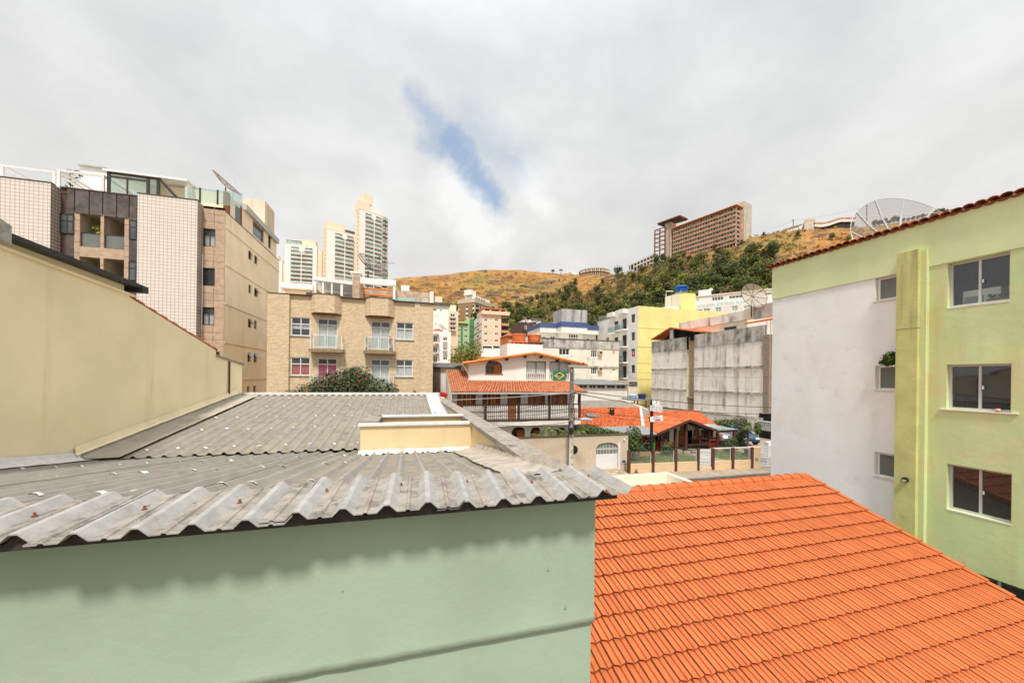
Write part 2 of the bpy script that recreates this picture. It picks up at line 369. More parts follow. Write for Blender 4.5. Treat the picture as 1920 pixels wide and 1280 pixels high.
K['house_wall'] = mat('house_wall', (.82, .83, .76), .85, .04, 1)
K['wood'] = mat('wood', (.22, .075, .02), .5, .25, 6, .002, 40)
K['wood_mid'] = mat('wood_mid', (.36, .13, .03), .5, .2, 6)
K['wood_dark'] = mat('wood_dark', (.055, .03, .02), .6, .2, 6)
K['post_brown'] = mat('post_brown', (.10, .04, .025), .6, .15, 5)
K['perim'] = mat('perim', (.58, .48, .36), .85, .08, 2, brick=(.22, .075, .006, (.46, .37, .27), (.66, .55, .42), .5))
K['fence_wall'] = mat('fence_wall', (.70, .50, .31), .85, .06, 2, brick=(.30, .11, .008, (.58, .40, .23), (.76, .56, .36), .5))
K['dirty'] = mat('dirty', (.88, .83, .77), .9, .06, .9, .004, 12, streak=[((.24, .22, .2), .85, 1.1, .47, .68)][0], stain=[((.45, .4, .35), .5, 1.2, .52, .72), ((.2, .18, .16), .6, .35, .58, .72)])
K['dirty_band'] = mat('dirty_band', (.56, .525, .475), .95, .15, 1.2, .005, 12, streak=((.07, .065, .06), .9, 1.6, .4, .66), stain=((.15, .14, .125), .7, 1.5, .5, .7))
K['dirty_j'] = mat('dirty_j', (.82, .74, .63), .9, .06, .7, stain=((.25, .22, .19), .6, 1.1, .54, .72), streak=((.36, .28, .22), .6, .7, .5, .75))
K['greybox'] = mat('greybox', (.50, .475, .44), .95, .12, .8, streak=((.10, .095, .09), .9, .9, .42, .66))
K['gyellow'] = mat('gyellow', (.80, .71, .29), .85, .07, .5, streak=((.4, .32, .14), .4, .7, .5, .75))
K['gwhite'] = mat('gwhite', (.80, .77, .73), .85, .04, .7)
K['peach'] = mat('peach', (.76, .60, .46), .85, .05, .4)
K['peach_dark'] = mat('peach_dark', (.52, .30, .17), .85, .06, .4)
K['lgreen'] = mat('lgreen', (.42, .58, .34), .85, .05, .4)
K['dgreen'] = mat('dgreen', (.08, .24, .09), .85, .06, .4)
K['mbrown'] = mat('mbrown', (.34, .20, .09), .85, .05, .3)
K['mcream'] = mat('mcream', (.58, .48, .34), .85, .05, .3)
K['tower'] = mat('tower', (.88, .83, .77), .8, .03, .1)
K['tower_tan'] = mat('tower_tan', (.86, .71, .54), .8, .04, .1)
K['ruin_red'] = mat('ruin_red', (.50, .26, .16), .9, .3, .5, stain=((.3, .18, .13), .5, .8, .5, .7))
K['ruin_grey'] = mat('ruin_grey', (.54, .47, .38), .9, .15, .5, streak=((.2, .16, .13), .6, .5, .5, .7))
K['ruin_dark'] = mat('ruin_dark', (.05, .042, .04), .9, .3, .3)
K['rust'] = mat('rust', (.20, .07, .035), .8, .2, 2)
K['blue_band'] = mat('blue_band', (.06, .10, .24), .6, .06, 1)
K['blue_tank'] = mat('blue_tank', (.01, .10, .42), .4, .06, 2)
K['blue_dark'] = mat('blue_dark', (.02, .04, .11), .4, .1, 2)
K['blue_pale'] = mat('blue_pale', (.35, .55, .72), .4, .06, 2)
K['orange_tank'] = mat('orange_tank', (.58, .16, .05), .6, .12, 2)
K['ridge_orange'] = mat('ridge_orange', (.68, .22, .04), .6, .12, 3, island=.12)
K['zinc'] = mat('zinc', (.26, .27, .27), .6, .15, 2, stain=((.13, .12, .12), .5, 2, .5, .7))
K['zinc_pale'] = mat('zinc_pale', (.50, .50, .50), .5, .08, 2)
K['fiber'] = mat('fiber', (.33, .29, .25), .9, .12, 1.5, stain=((.15, .13, .11), .5, 1.2, .5, .7))
K['asphalt'] = mat('asphalt', (.045, .045, .048), .9, .15, 6, .004, 80)
K['sidewalk'] = mat('sidewalk', (.36, .29, .22), .95, .15, 2, .006, 30, stain=((.2, .16, .12), .6, 1.6, .5, .7))
K['kerb'] = mat('kerb', (.24, .21, .18), .9, .15, 3)
K['soil'] = mat('soil', (.16, .12, .085), .95, .2, .6, col2=(.22, .18, .12))
K['lawn'] = mat('lawn', (.13, .17, .035), .95, .25, 1.5, .02, 40, col2=(.20, .22, .05))
K['pole'] = mat('pole', (.46, .42, .36), .9, .12, 3, .003, 30, stain=((.1, .09, .08), .7, 3, .5, .7))
K['black'] = mat('black', (.02, .02, .02), .5, .1, 5)
K['cable'] = mat('cable', (.03, .028, .026), .6, .1, 5)
K['cable_grey'] = mat('cable_grey', (.34, .34, .33), .6, .1, 5)
K['red'] = mat('red', (.50, .02, .02), .5, .08, 5)
K['lime'] = mat('lime', (.05, .50, .05), .5, .08, 5)
K['cyan'] = mat('cyan', (.02, .28, .36), .5, .08, 5)
K['silver'] = mat('silver', (.52, .53, .54), .25, .05, 3, 0, 1, .6, coat=.6)
K['car_blue'] = mat('car_blue', (.04, .12, .24), .25, .05, 3, 0, 1, .3, coat=.8)
K['leaf_bush'] = mat('leaf_bush', (.06, .085, .028), .55, .3, 3, island=.55, col2=(.10, .11, .04), spec=.4)
K['leaf_hedge'] = mat('leaf_hedge', (.055, .095, .018), .6, .3, 2, island=.5, col2=(.11, .15, .03))
K['leaf_palm'] = mat('leaf_palm', (.08, .105, .03), .5, .2, 2, island=.4, col2=(.15, .16, .05))
K['leaf_yellow'] = mat('leaf_yellow', (.40, .36, .04), .6, .2, 2, island=.3)
K['flower_red'] = mat('flower_red', (.45, .05, .02), .7, .2, 3)
K['dry_tuft'] = mat('dry_tuft', (.40, .20, .06), .9, .2, .05, island=.22, col2=(.32, .19, .05))
K['rock'] = mat('rock', (.12, .095, .075), .95, .35, .4, .2, 2)
K['tree_dark'] = mat('tree_dark', (.095, .118, .035), .8, .2, .5, island=.4, orand=.25, col2=(.09, .11, .034))
K['tree_mid'] = mat('tree_mid', (.16, .18, .042), .8, .2, .5, island=.35, orand=.25, col2=(.14, .16, .044))
K['tree_lime'] = mat('tree_lime', (.22, .255, .04), .8, .25, .5, island=.45, orand=.2, col2=(.21, .24, .04))
K['tree_olive'] = mat('tree_olive', (.20, .175, .08), .8, .25, .5, island=.45, orand=.25, col2=(.21, .165, .08))
K['bark'] = mat('bark', (.11, .085, .065), .9, .2, 4)
K['dishmesh'] = None
def screen_mat(name, col, tr):
    m = bpy.data.materials.new(name); m.use_nodes = True; t = m.node_tree; n = t.nodes; l = t.links
    n.remove(n['Principled BSDF']); a = n.new('ShaderNodeBsdfTransparent'); d = n.new('ShaderNodeBsdfDiffuse'); d.inputs[0].default_value = (*col, 1)
    x = n.new('ShaderNodeMixShader'); x.inputs[0].default_value = tr; l.new(d.outputs[0], x.inputs[1]); l.new(a.outputs[0], x.inputs[2]); l.new(x.outputs[0], n['Material Output'].inputs[0]); return m
K['dishmesh'] = screen_mat('dishmesh', (.22, .20, .18), .62)
K['dishmesh_tan'] = screen_mat('dishmesh_tan', (.42, .36, .27), .45)
# ================================================================== ground, street
def terr_mat():
    m = mat('hill_grass', (.35, .15, .044), .95, .12, .03, .5, .7, col2=(.45, .225, .068), detail=10,
            stain=[((.27, .19, .05), .8, .028, .46, .60), ((.16, .15, .04), .85, .018, .52, .64), ((.20, .095, .045), .7, .09, .47, .62), ((.15, .11, .05), .7, .55, .50, .64), ((.07, .055, .048), .95, .045, .56, .62), ((.50, .29, .11), .5, .35, .52, .7)])
    return m
def terr_h(px, t):
    """Height of the ground at view depth t on the bearing of image column px (level view)."""
    R = [(-700, 640), (300, 640), (480, 585), (640, 545), (740, 523), (800, 519), (850, 514), (900, 507), (960, 505), (1000, 506), (1040, 511), (1100, 515), (1150, 515), (1185, 510), (1225, 492), (1265, 478), (1300, 470), (1340, 461), (1400, 444), (1480, 434), (1600, 424), (1660, 420), (1720, 410), (1800, 398), (1900, 392), (2600, 400)]
    T = [(-700, 420), (740, 420), (1040, 410), (1130, 370), (1225, 300), (1265, 286), (1400, 258), (1600, 250), (2600, 250)]
    def ip(tab, x):
        if x <= tab[0][0]: return tab[0][1]
        for (a, b), (c, d) in zip(tab, tab[1:]):
            if x <= c: k = (x - a) / (c - a); return b + (d - b) * k
        return tab[-1][1]
    tc_, yr = ip(T, px), ip(R, px)
    zr = CZ + (CYP + (px - CXP) * tan(ROLL) - yr) / FPX * tc_
    t0 = 62
    if t <= t0: return 0
    if t < tc_:
        k = (t - t0) / (tc_ - t0); return zr * k ** 1.6
    return zr + (t - tc_) * .02 - max(0, t - tc_) ** 1.4 * .02
def terr(x, y):
    P = Vector((x, y, 0)); t = P.dot(FW); a = P.dot(RT) / max(t, 1)
    px = CXP + FPX * max(-3, min(3, a)); z = terr_h(px, t)
    if t > 66:
        k = min(1, (t - 66) / 80); q = Vector((x, y, 0))
        z += k * (noise.fractal(q * .012, 1, 2, 4) * 3.0 + noise.fractal(q * .06, 1, 2, 4) * 1.0) * (1 if t < 240 else .8)
    return z
def rows_to_terrain():
    b = MB(); rows = []
    ts = [66, 70, 76, 84] + [90 + 5 * i for i in range(76)] + [480, 520, 600, 800, 1200]
    for t in ts:
        r = []
        for i in range(201):
            px = -760 + i * 17.0; P = FW * t + RT * ((px - CXP) / FPX * t)
            r.append((P.x, P.y, terr(P.x, P.y) - (.5 if t <= 66 else 0)))
        rows.append(r)
    b.sheet(rows); o = b.build('hill', terr_mat(), smooth=True, kind='structure'); return o
hill = rows_to_terrain()
b = MB(); b.poly([(-900, -200, -.012), (900, -200, -.012), (900, 900, -.012), (-900, 900, -.012)]); b.build('ground', K['soil'], kind='structure')
b = MB(); b.poly([(-40, 13.6, 0), (80, 13.6, 0), (80, 19.3, 0), (-40, 19.3, 0)]); b.build('road', K['asphalt'], kind='structure')
b = MB(); b.box(-40, 19.3, -.02, 80, 19.45, .13); b.build('kerb', K['kerb'], kind='structure')
b = MB(); b.box(-40, 19.45, -.03, 80, 22.6, .125); b.build('sidewalk', K['sidewalk'], kind='structure')
# the paved path of pale stones up to the gate
GZ = .125
# ================================================================== building A: grey corrugated roof, green wall
AX0, AX1 = -5.84, 1.44
A = thing('corrugated_roof_house', 'neighbouring house with pale green side wall and weathered grey corrugated butterfly roof', 'house', (-2, 2.62, 0))
b = MB(); FA = front_(2.673)
b.fwall(FA, AX0, AX1, -.01, 4.45); b.fwall(right_(AX1), 2.68, 16.2, -.01, 5.2)
b.build('wall', K['green_wall'], A)
b = MB()                                        # the upper band stands proud and flares out to a drip edge
rows = []
nX = 60
for z, d in ((4.37, .006), (4.38, .03), (4.43, .026), (4.55, .021), (4.75, .02), (5.0, .02), (5.3, .02), (5.42, .02)):
    rows.append([(AX0 + (AX1 + .02 - AX0) * i / nX, 2.68 - d - .004 * noise.noise(Vector((i * .35, z * 2, 0))), z + (.008 * noise.noise(Vector((i * .9, 3, 0))) if z < 4.45 else 0)) for i in range(nX + 1)])
b.sheet(rows)
W = lambda d: AX1 + .015 + d * .6
b.sheet([[(AX1 + .02, 2.68 - d, z), (W(d), 3.4, z)] for z, d in ((4.37, .006), (4.38, .03), (4.43, .026), (4.55, .021), (5.42, .02))], flip=False)
b.build('render_band', K['green_wall'], A, smooth=True)
b = MB(); b.box(AX0, 2.62, 5.37, AX1 + .012, 2.66, 5.426); b.build('wall_plate', K['green_wall'], A)
PITCH = .25
def profile(x, rib=0):
    """Height of the sheet at x metres along the pitch."""
    u = x % PITCH
    pts = [(0, 0), (.05, 0), (.057, rib), (.073, rib), (.08, 0), (.132, 0), (.172, .042), (.205, .042), (.25, 0)]
    for (a, c), (d, e_) in zip(pts, pts[1:]):
        if u <= d: return c + (e_ - c) * (u - a) / (d - a)
    return 0
XS = [0, .05, .057, .073, .08, .132, .172, .205]
def corr(bm, x0, n, y0, z0, y1, z1, rib=0, th=.007, ex=.2, skew=0, wob=0):
    """A corrugated sheet of n pitches from x0, running y0 -> y1, with thickness."""
    xs = [k * PITCH + u for k in range(n) for u in XS] + [n * PITCH + u for u in XS if u <= ex]
    segs = max(2, int(abs(y1 - y0) / .6) + 1); top = []; bot = []
    for j in range(segs + 1):
        k = j / segs; y = y0 + (y1 - y0) * k; z = z0 + (z1 - z0) * k
        r = [(x0 + x + skew * k, y, z + profile(x, rib) + wob * noise.noise(Vector((x0 + x, y, 0)))) for x in xs]
        top.append(r); bot.append([(p[0], p[1], p[2] - th) for p in r])
    st = len(bm.m); bm.sheet(top); nn = len(xs) - 1
    for j in range(segs):
        for i in range(nn):
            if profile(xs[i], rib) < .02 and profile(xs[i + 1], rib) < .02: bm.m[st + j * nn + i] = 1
    bm.sheet(bot, True)
    bm.sheet([bot[0], top[0]]); bm.sheet([top[-1], bot[-1]])
    bm.sheet([[r[0] for r in top], [r[0] for r in bot]]); bm.sheet([[r[-1] for r in bot], [r[-1] for r in top]])
Z0 = 5.46
lo = lambda y: 5.43 - .137 * (y - 2.9)
up = lambda y: 4.645 + .1215 * (y - 8.95)
rx_ = random.Random(5)
for i, x0 in enumerate([AX0 + .1 + k * 1.0 for k in range(7)]):
    b = MB(); n = 4 if i < 6 else 4
    corr(b, x0, n, 2.85, lo(2.85) + (i % 2) * .008, 9.12, lo(9.12) + (i % 2) * .008, 0, wob=.006); b.build('roof_sheet', [K['asbestos'], K['asbestos_trough']], A)
for i, x0 in enumerate([AX0 + .6 + k * 1.0 for k in range(6)]):
    b = MB(); n = 4 if i < 5 else 5
    for (ya, yb, dz) in ((8.95, 12.6, .012), (12.45, 15.98, 0)):
        c = MB(); corr(c, x0, n, ya, up(ya) + dz + (i % 2) * .008, yb, up(yb) + dz + (i % 2) * .008, 0, wob=.006); c.build('roof_sheet', [K['asbestos'], K['asbestos_trough']], A)
# capping sheets along the front edge, each a little askew
capx = AX0 + .05
for i in range(8):
    b = MB(); n = 4 if i < 7 else 1
    dz = rx_.uniform(-.006, .006) + (i % 2) * .012; sk = rx_.uniform(-.01, .03); dy = rx_.uniform(-.02, .02)
    corr(b, capx, n, 2.43 + dy, Z0 + dz - .01, 3.05 + dy + rx_.uniform(-.03, .05), Z0 + dz + .02, .009, .008, .2 if i < 7 else .2, sk)
    b.build('capping_sheet', [K['asbestos_pale'], K['capping_trough']], A)
    for q in range(2):
        c = MB(); X = capx + .02 + PITCH * (1 + 2 * q); c.lathe([(.014, 0), (.014, .012), (.006, .018), (.006, .03)], (X, 2.86 + rx_.uniform(-.1, .1), Z0 + dz + .002), 7); c.build('roof_screw', K['rust'], A)
    capx += n * PITCH
# filling under the capping, its shade painted near black, following the corrugation
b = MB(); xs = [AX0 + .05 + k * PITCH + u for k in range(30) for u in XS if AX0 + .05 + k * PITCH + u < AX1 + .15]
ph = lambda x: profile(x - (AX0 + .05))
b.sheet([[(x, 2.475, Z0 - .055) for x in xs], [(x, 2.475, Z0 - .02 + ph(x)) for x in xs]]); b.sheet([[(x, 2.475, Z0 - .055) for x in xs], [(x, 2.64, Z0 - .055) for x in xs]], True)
b.build('eaves_shade_filler', K['shade_fill'], A)
# sealing patches over the fixings
pm = MB()
for k in range(5):
    PX = (-.048, -.024, -.012, .012, .026, .05); PZ = (.018, .043, .047, .048, .043, .022); J_ = (-.03, -.044, -.026, -.04, -.03, -.036)
    pm.poly([(PX[k], J_[k], PZ[k]), (PX[k + 1], J_[k + 1], PZ[k + 1]), (PX[k + 1], -J_[(k + 3) % 6], PZ[k + 1]), (PX[k], -J_[(k + 2) % 6], PZ[k])])
patch = pm.mesh('sealant_patch', K['white_seal'])
for k in range(28):
    for j, y in enumerate((3.75, 5.6, 7.35)):
        if (k + j) % 3 == 0 or k > 21: continue
        x = AX0 + .1 + k * PITCH + .1875
        if x > 1.2: continue
        yy = y + rx_.uniform(-.12, .12); inst(patch, 'sealant_patch', A, (x, yy, lo(yy) + .004), (-.126, 0, rx_.uniform(-.4, .4)), (rx_.uniform(.6, 1.1), rx_.uniform(.5, 1.2), 1))
for k in range(25):
    for j, y in enumerate((9.35, 10.9, 12.2, 13.7, 15.2)):
        if (k + j) % 2: continue
        x = AX0 + .6 + k * PITCH + .1875
        yy = y + rx_.uniform(-.05, .05); inst(patch, 'sealant_patch', A, (x, yy, up(yy) + .02), (.12, 0, rx_.uniform(-.3, .3)), (rx_.uniform(.6, 1.1), rx_.uniform(.6, 1.2), 1))
for x, z, r in ((1063, 1143, .012), (903, 996, .007), (1031, 1070, .01), (640, 1110, .006)):
    q = front_(2.625).px(x, z); c = MB(); c.poly([(q[0] + r * cos(an) * (1 + .4 * sin(an * 3)), 2.652, q[1] + r * sin(an)) for an in [k * .785 for k in range(8)]]); c.build('plaster_chip', K['concrete'], A)
# flashing along the yellow wall, crumpled seals, flat flashing at the right, far flashing
def crumple(name, pts_rows, m, amp, par):
    q = MB(); q.sheet([[(p[0] + amp * noise.noise(Vector(p) * 5), p[1] + amp * noise.noise(Vector(p) * 6 + Vector((9, 1, 3))), p[2] + amp * abs(noise.noise(Vector(p) * 7 + Vector((2, 8, 1))))) for p in r] for r in pts_rows]); return q.build(name, m, par)
crumple('side_flashing', [[(AX0 + u, 8.9 + .25 * j, up(8.9 + .25 * j) + h) for u, h in ((.0, .17), (.03, .10), (.12, .05), (.35, .05), (.62, .058))] for j in range(29)], K['flashing'], .012, A)
crumple('seal_strip', [[(AX0 + u, 3 + .2 * j, lo(3 + .2 * j) + h) for u, h in ((.0, .20), (.04, .12), (.10, .07), (.24, .055))] for j in range(31)], K['white_seal'], .02, A)
crumple('seal_strip', [[(AX0 + u, 8.8 + .2 * j, up(8.8 + .2 * j) + h) for u, h in ((-.0, .30), (.012, .24), (.03, .17), (.06, .15))] for j in range(36)], K['yellow_wall'], .014, A)
crumple('seal_strip', [[(.83 + u, 9.2 + .25 * j, up(9.2 + .25 * j) + h) for u, h in ((.0, .052), (.10, .055), (.35, .05), (.48, .06), (.5, .16))] for j in range(28)], K['zinc_pale'], .008, A)
crumple('seal_strip', [[(.95 + u, 3.0 + .12 * j, lo(3.0 + .12 * j) + h) for u, h in ((-.06, .03), (.04, .055), (.14, .06), (.24, .065), (.33, .09), (.385, .17))] for j in range(36)], K['crinkle'], .022, A)
crumple('seal_strip', [[(-.85 + .06 * j, 7.7 - u, lo(7.7) + h) for u, h in ((.012, .10), (.02, .03), (.09, .055), (.2, .06 + .02 * sin(j * 2.6)), (.27, .055 + .02 * sin(j * 2.6)))] for j in range(37)], K['white_seal'], .025, A)
b = MB(); b.box(AX0, 15.96, 5.44, 1.4, 16.3, 5.625); b.build('ridge_flashing', K['white_seal'], A)
b = MB(); b.box(AX0, 15.9, -.01, 1.6, 16.25, 5.44); b.build('back_wall', K['cream_paint'], A)
b = MB()
for k in range(25): x = AX0 + .6 + k * PITCH; b.box(x - .04, 15.955, up(15.96) + .012, x + .10, 15.958, up(15.96) + .052)
b.build('ridge_filler', K['rust'], A)
# parapet on the right with coping slabs
b = MB(); b.box(1.345, 2.95, 3.9, 1.43, 16.2, 5.31); b.build('parapet', K['cream_paint'], A)
b = MB(); b.box(1.432, 3.05, 3.9, 1.60, 16.2, 5.31); b.build('parapet_outer', K['green_wall'], A)
y = 2.98; k = 0
while y < 16.1:
    ln = rx_.uniform(1.1, 1.35); b = MB(); y2 = min(16.2, y + ln - .012)
    top = [[(1.30 + u * .355, y + (y2 - y) * j / 4, 5.385 + (.012 if 0 < u < 1 else 0) + .006 * noise.noise(Vector((u * 4, y + j, k)))) for u in (0, .25, .5, .75, 1)] for j in range(5)]
    bot = [[(p[0], p[1], 5.31) for p in r] for r in top]
    b.sheet(top); b.sheet([bot[0], top[0]]); b.sheet([top[-1], bot[-1]]); b.sheet([[r[0] for r in top], [r[0] for r in bot]]); b.sheet([[r[-1] for r in bot], [r[-1] for r in top]]); b.sheet(bot, True)
    b.build('coping_slab', K['coping'], A); y += ln; k += 1
b = MB(); b.box(1.27, 3.05, 5.30, 1.62, 3.25, 5.405); b.build('mortar_patch', K['white_seal'], A)
# yellow gutter box across the valley
b = MB(); b.box(-.82, 7.7, 4.5, 1.343, 7.82, 5.33); b.box(-.82, 9.0, 4.5, 1.343, 9.1, 5.36); b.box(-.82, 7.82, 4.5, -.72, 9.0, 5.33); b.box(-.72, 7.82, 4.5, 1.343, 9.0, 5.22); b.build('gutter_box', K['cream_paint'], A)
b = MB(); b.box(-.86, 7.66, 5.332, 1.36, 7.86, 5.375); b.build('box_lip', K['white_seal'], A)
b = MB(); b.box(-.6, 8.94, 5.362, 1.36, 9.14, 5.40); b.build('box_lip', K['white_seal'], A)
b = MB(); b.box(-.72, 7.9, 5.222, 1.3, 8.95, 5.235); b.build('gutter_bed', K['asphalt'], A)
b = MB(); b.box(-.86, 7.9, 5.332, -.5, 9.12, 5.40); b.build('box_cap_stone', K['coping'], A)
# ================================================================== yellow neighbour wall on the left
YX = -5.86; FY = right_(YX)
Yb = thing('yellow_gable_house', 'neighbouring house with long blank pale yellow wall stepping down along the grey roof', 'house', (YX - 2, 8, 0))
def yp(x, y): return FY.px(x, y)
b = MB()
t0 = yp(0, 462); t1 = yp(243, 551.5); t2 = yp(243, 557); t3 = yp(405, 657); t4 = yp(405, 668); t5 = yp(454, 684)
sl_ = (t1[1] - t0[1]) / (t1[0] - t0[0])
a_ = -3.0; prof = [(a_, t0[1] + (a_ - t0[0]) * sl_), t1, (t1[0] + .001, t2[1]), t3, (t3[0] + .001, t4[1]), t5]
for (p, q) in zip(prof, prof[1:]):
    if q[0] - p[0] > .01: b.poly([FY.W(p[0], 0, -.01), FY.W(q[0], 0, -.01), FY.W(q[0], 0, q[1]), FY.W(p[0], 0, p[1])])
e_ = t5[0]; b.poly([(YX, e_, -.01), (YX - 6, e_, -.01), (YX - 6, e_, t5[1]), (YX, e_, t5[1])])
b.poly([(YX, -3, 12), (YX - 1, -3, 12), (YX - 1, -3, -.01), (YX, -3, -.01)])
b.build('wall', K['yellow_wall'], Yb)
# upper strip set back behind a drip moulding
b = MB(); s0, s1 = prof[0], t1; h0 = yp(135 / 6.097, 390 + 335 / 6.097); h1 = yp(238, 390 + 846 / 6.097)
se = (h1[1] - h0[1]) / (h1[0] - h0[0]); zt = lambda a: h0[1] + (a - h0[0]) * se
b.poly([FY.W(s0[0], -.05, s0[1]), FY.W(h1[0], -.05, h1[1] - (h1[1] - t1[1]) * 1.0), FY.W(h1[0], -.05, zt(h1[0])), FY.W(s0[0], -.05, zt(s0[0]))])
b.poly([FY.W(h1[0], -.05, t1[1]), FY.W(h1[0], -1.5, t1[1]), FY.W(h1[0], -1.5, zt(h1[0])), FY.W(h1[0], -.05, zt(h1[0]))])
b.build('gable_strip', K['yellow_wall'], Yb)
b = MB(); b.bar(FY.W(s0[0], .0, s0[1]), FY.W(t1[0] + .15, .0, t1[1] - .02), .09, .045); b.build('drip_moulding', K['yellow_wall'], Yb)
b = MB()                                         # dark sheet-metal roof edge
e0, e1 = FY.off(.16).px(22, 437), FY.off(.16).px(273, 537); sg = (e1[1] - e0[1]) / (e1[0] - e0[0]); zz = lambda a: e0[1] + (a - e0[0]) * sg
p0 = e0[0] - 6; p1 = e1[0]
b.hexa([(YX + .16, p0, zz(p0) - .075), (YX + .16, p1, zz(p1) - .075), (YX - 5, p1, zz(p1) - .075), (YX - 5, p0, zz(p0) - .075), (YX + .16, p0, zz(p0)), (YX + .16, p1, zz(p1)), (YX - 5, p1, zz(p1)), (YX - 5, p0, zz(p0))][0:4] + [(YX + .16, p0, zz(p0)), (YX + .16, p1, zz(p1)), (YX - 5, p1, zz(p1)), (YX - 5, p0, zz(p0))])
b.build('metal_roof', K['metal_dark'], Yb)
b = MB(); b.box(YX - 4, p1 - .12, zz(p1) - .16, YX + .2, p1 + .03, zz(p1) - .02); b.build('gutter', K['metal_dark'], Yb)
b = MB(); b.fbox(FY, yp(240, 545)[0] + .02, p1 - .25, -1.2, -.3, t1[1] + .02, zz(p1) - .13); b.build('soffit', K['brown_frame'], Yb)
Fo_ = FY.off(.30); c0 = Fo_.px(22, 452); b = MB(); zc = Fo_.px(22, 459)[1]; zc2 = Fo_.px(22, 424)[1]
b.hexa([(YX + .30, c0[0] - 3, zc + .6), (YX + .30, c0[0], zc), (YX - .5, c0[0], zc), (YX - .5, c0[0] - 3, zc + .6), (YX + .30, c0[0] - 3, zc2 + .9), (YX + .30, c0[0], zc2), (YX - .5, c0[0], zc2), (YX - .5, c0[0] - 3, zc2 + .9)])
b.build('concrete_gutter', K['concrete'], Yb)
b = MB(); r0, r1 = yp(243, 556), yp(406, 656)      # clay verge tiles lying along the wall top
for k in range(9):
    u0, u1 = k / 9, (k + 1.12) / 9
    q0 = (r0[0] + (r1[0] - r0[0]) * u0, r0[1] + (r1[1] - r0[1]) * u0); q1 = (r0[0] + (r1[0] - r0[0]) * u1, r0[1] + (r1[1] - r0[1]) * u1)
    c = MB(); c.tube([FY.W(q0[0], -.06, q0[1] + .0), FY.W(q1[0], -.06, q1[1] + .02)], [.05, .07], 8); c.build('verge_tile', K['tile_old'], Yb)
b.poly([FY.W(r0[0], -.03, r0[1] + .02), FY.W(r1[0], -.03, r1[1] + .02), FY.W(r1[0], -5, r1[1] + .02), FY.W(r0[0], -5, r0[1] + .02)]); b.build('tile_roof', K['tile_old'], Yb)
b = MB(); b.fbox(FY, t3[0], t3[0] + .35, -1.4, -.04, t3[1] - .28, t3[1] - .02); b.build('eave_end', K['brown_frame'], Yb)
b = MB(); b.hexa([FY.W(t4[0], .05, t4[1] - .0), FY.W(t5[0] + .06, .05, t5[1]), FY.W(t5[0] + .06, -.2, t5[1]), FY.W(t4[0], -.2, t4[1]), FY.W(t4[0], .05, t4[1] + .05), FY.W(t5[0] + .06, .05, t5[1] + .05), FY.W(t5[0] + .06, -.2, t5[1] + .05), FY.W(t4[0], -.2, t4[1] + .05)]); b.build('wall_coping', K['coping'], Yb)
b = MB(); p_ = yp(428, 677); b.tube([FY.W(p_[0], .04, p_[1] - .0), FY.W(p_[0], .04, yp(428, 738)[1])], .03, 6); b.build('drain_pipe', K['groove'], Yb)
# ================================================================== orange tiled roof house
RY, RZ, SLP = 8.62, 3.36, .36; BX0, BX1 = 1.46, 12.15
Bh = thing('orange_tiled_house', 'low house beside the green wall with bright new orange clay tile roof', 'house', (7, 6, 0))
rz = lambda y: RZ - SLP * (RY - y)
b = MB(); b.poly([(BX0, 1.5, rz(1.5) - .06), (BX1 - .1, 1.5, rz(1.5) - .06), (BX1 - .1, RY, RZ - .06), (BX0, RY, RZ - .06)]); b.poly([(BX0, RY, RZ - .06), (BX1 - .1, RY, RZ - .06), (BX1 - .1, 12.4, RZ - 1.35), (BX0, 12.4, RZ - 1.35)]); b.build('roof_deck', K['tile_base'], Bh)
b = MB(); b.box(BX0 + .3, 2, -.01, BX1 - .35, 12.2, rz(2) - .15)
b.poly([(BX1 - .35, 2, rz(2) - .15), (BX1 - .35, 12.2, rz(2) - .15), (BX1 - .35, RY, RZ - .1)]); b.build('wall', K['white_old'], Bh)
TW, TR = .219, .362                              # tile width and row gauge (on plan)
TP = [(0, -.012), (.006, .026), (.014, .030), (.090, .030), (.099, .002), (.115, .002), (.122, .027), (.194, .027), (.202, -.012), (.2125, -.014)]
def tile_mesh():
    t = MB(); ln = TR * sqrt(1 + SLP * SLP) + .06
    # local: x across, y up the slope from the lower edge, z off the slope
    rows = []
    for y, lift, trim in ((0, -.018, 0), (.0, .040, 1), (.02, .048, 2), (.07, .042, 2), (ln, -.010, 2)):
        r = []
        for x, h in TP:
            xx = x; yy = y
            if trim == 1 or trim == 0:
                yy = y + (.04 if x < .022 else 0) + (.02 if x > .186 else 0)
            r.append((xx, yy, h * (1 if trim else .35) + lift))
        rows.append(r)
    t.sheet(rows); nn = len(TP) - 1
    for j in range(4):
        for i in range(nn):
            if j == 0 or (TP[i][1] < .012 and TP[i + 1][1] < .012) or i in (0, 7): t.m[j * nn + i] = 1       # shade of the lower edges and channels painted in as darker clay
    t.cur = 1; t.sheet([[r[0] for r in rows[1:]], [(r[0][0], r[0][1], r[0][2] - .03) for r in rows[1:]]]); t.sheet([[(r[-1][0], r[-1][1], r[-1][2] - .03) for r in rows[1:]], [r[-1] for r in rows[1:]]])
    return t
tmb = tile_mesh(); tme = tmb.mesh('tile', [K['tile_new'], K['tile_edge_shade']])
cells = []
ncol = int((BX1 - .14 - BX0) / TW)
for r in range(20):
    y = RY - .12 - TR * (r + 1)
    if y < 1.5: break
    for c in range(ncol):
        x = BX0 + .02 + c * TW
        cells.append((x, y, r, c))
def cam_px(p):
    v = Vector(p) - Vector((0, 0, CZ)); t = v.dot(FW); 
    if t < .3: return None
    a, b_ = v.dot(RT) / t, -v.dot(UP) / t
    return (CXP + FPX * (a * cos(ROLL) - b_ * sin(ROLL)), CYP + FPX * (a * sin(ROLL) + b_ * cos(ROLL)), t)
vis = []
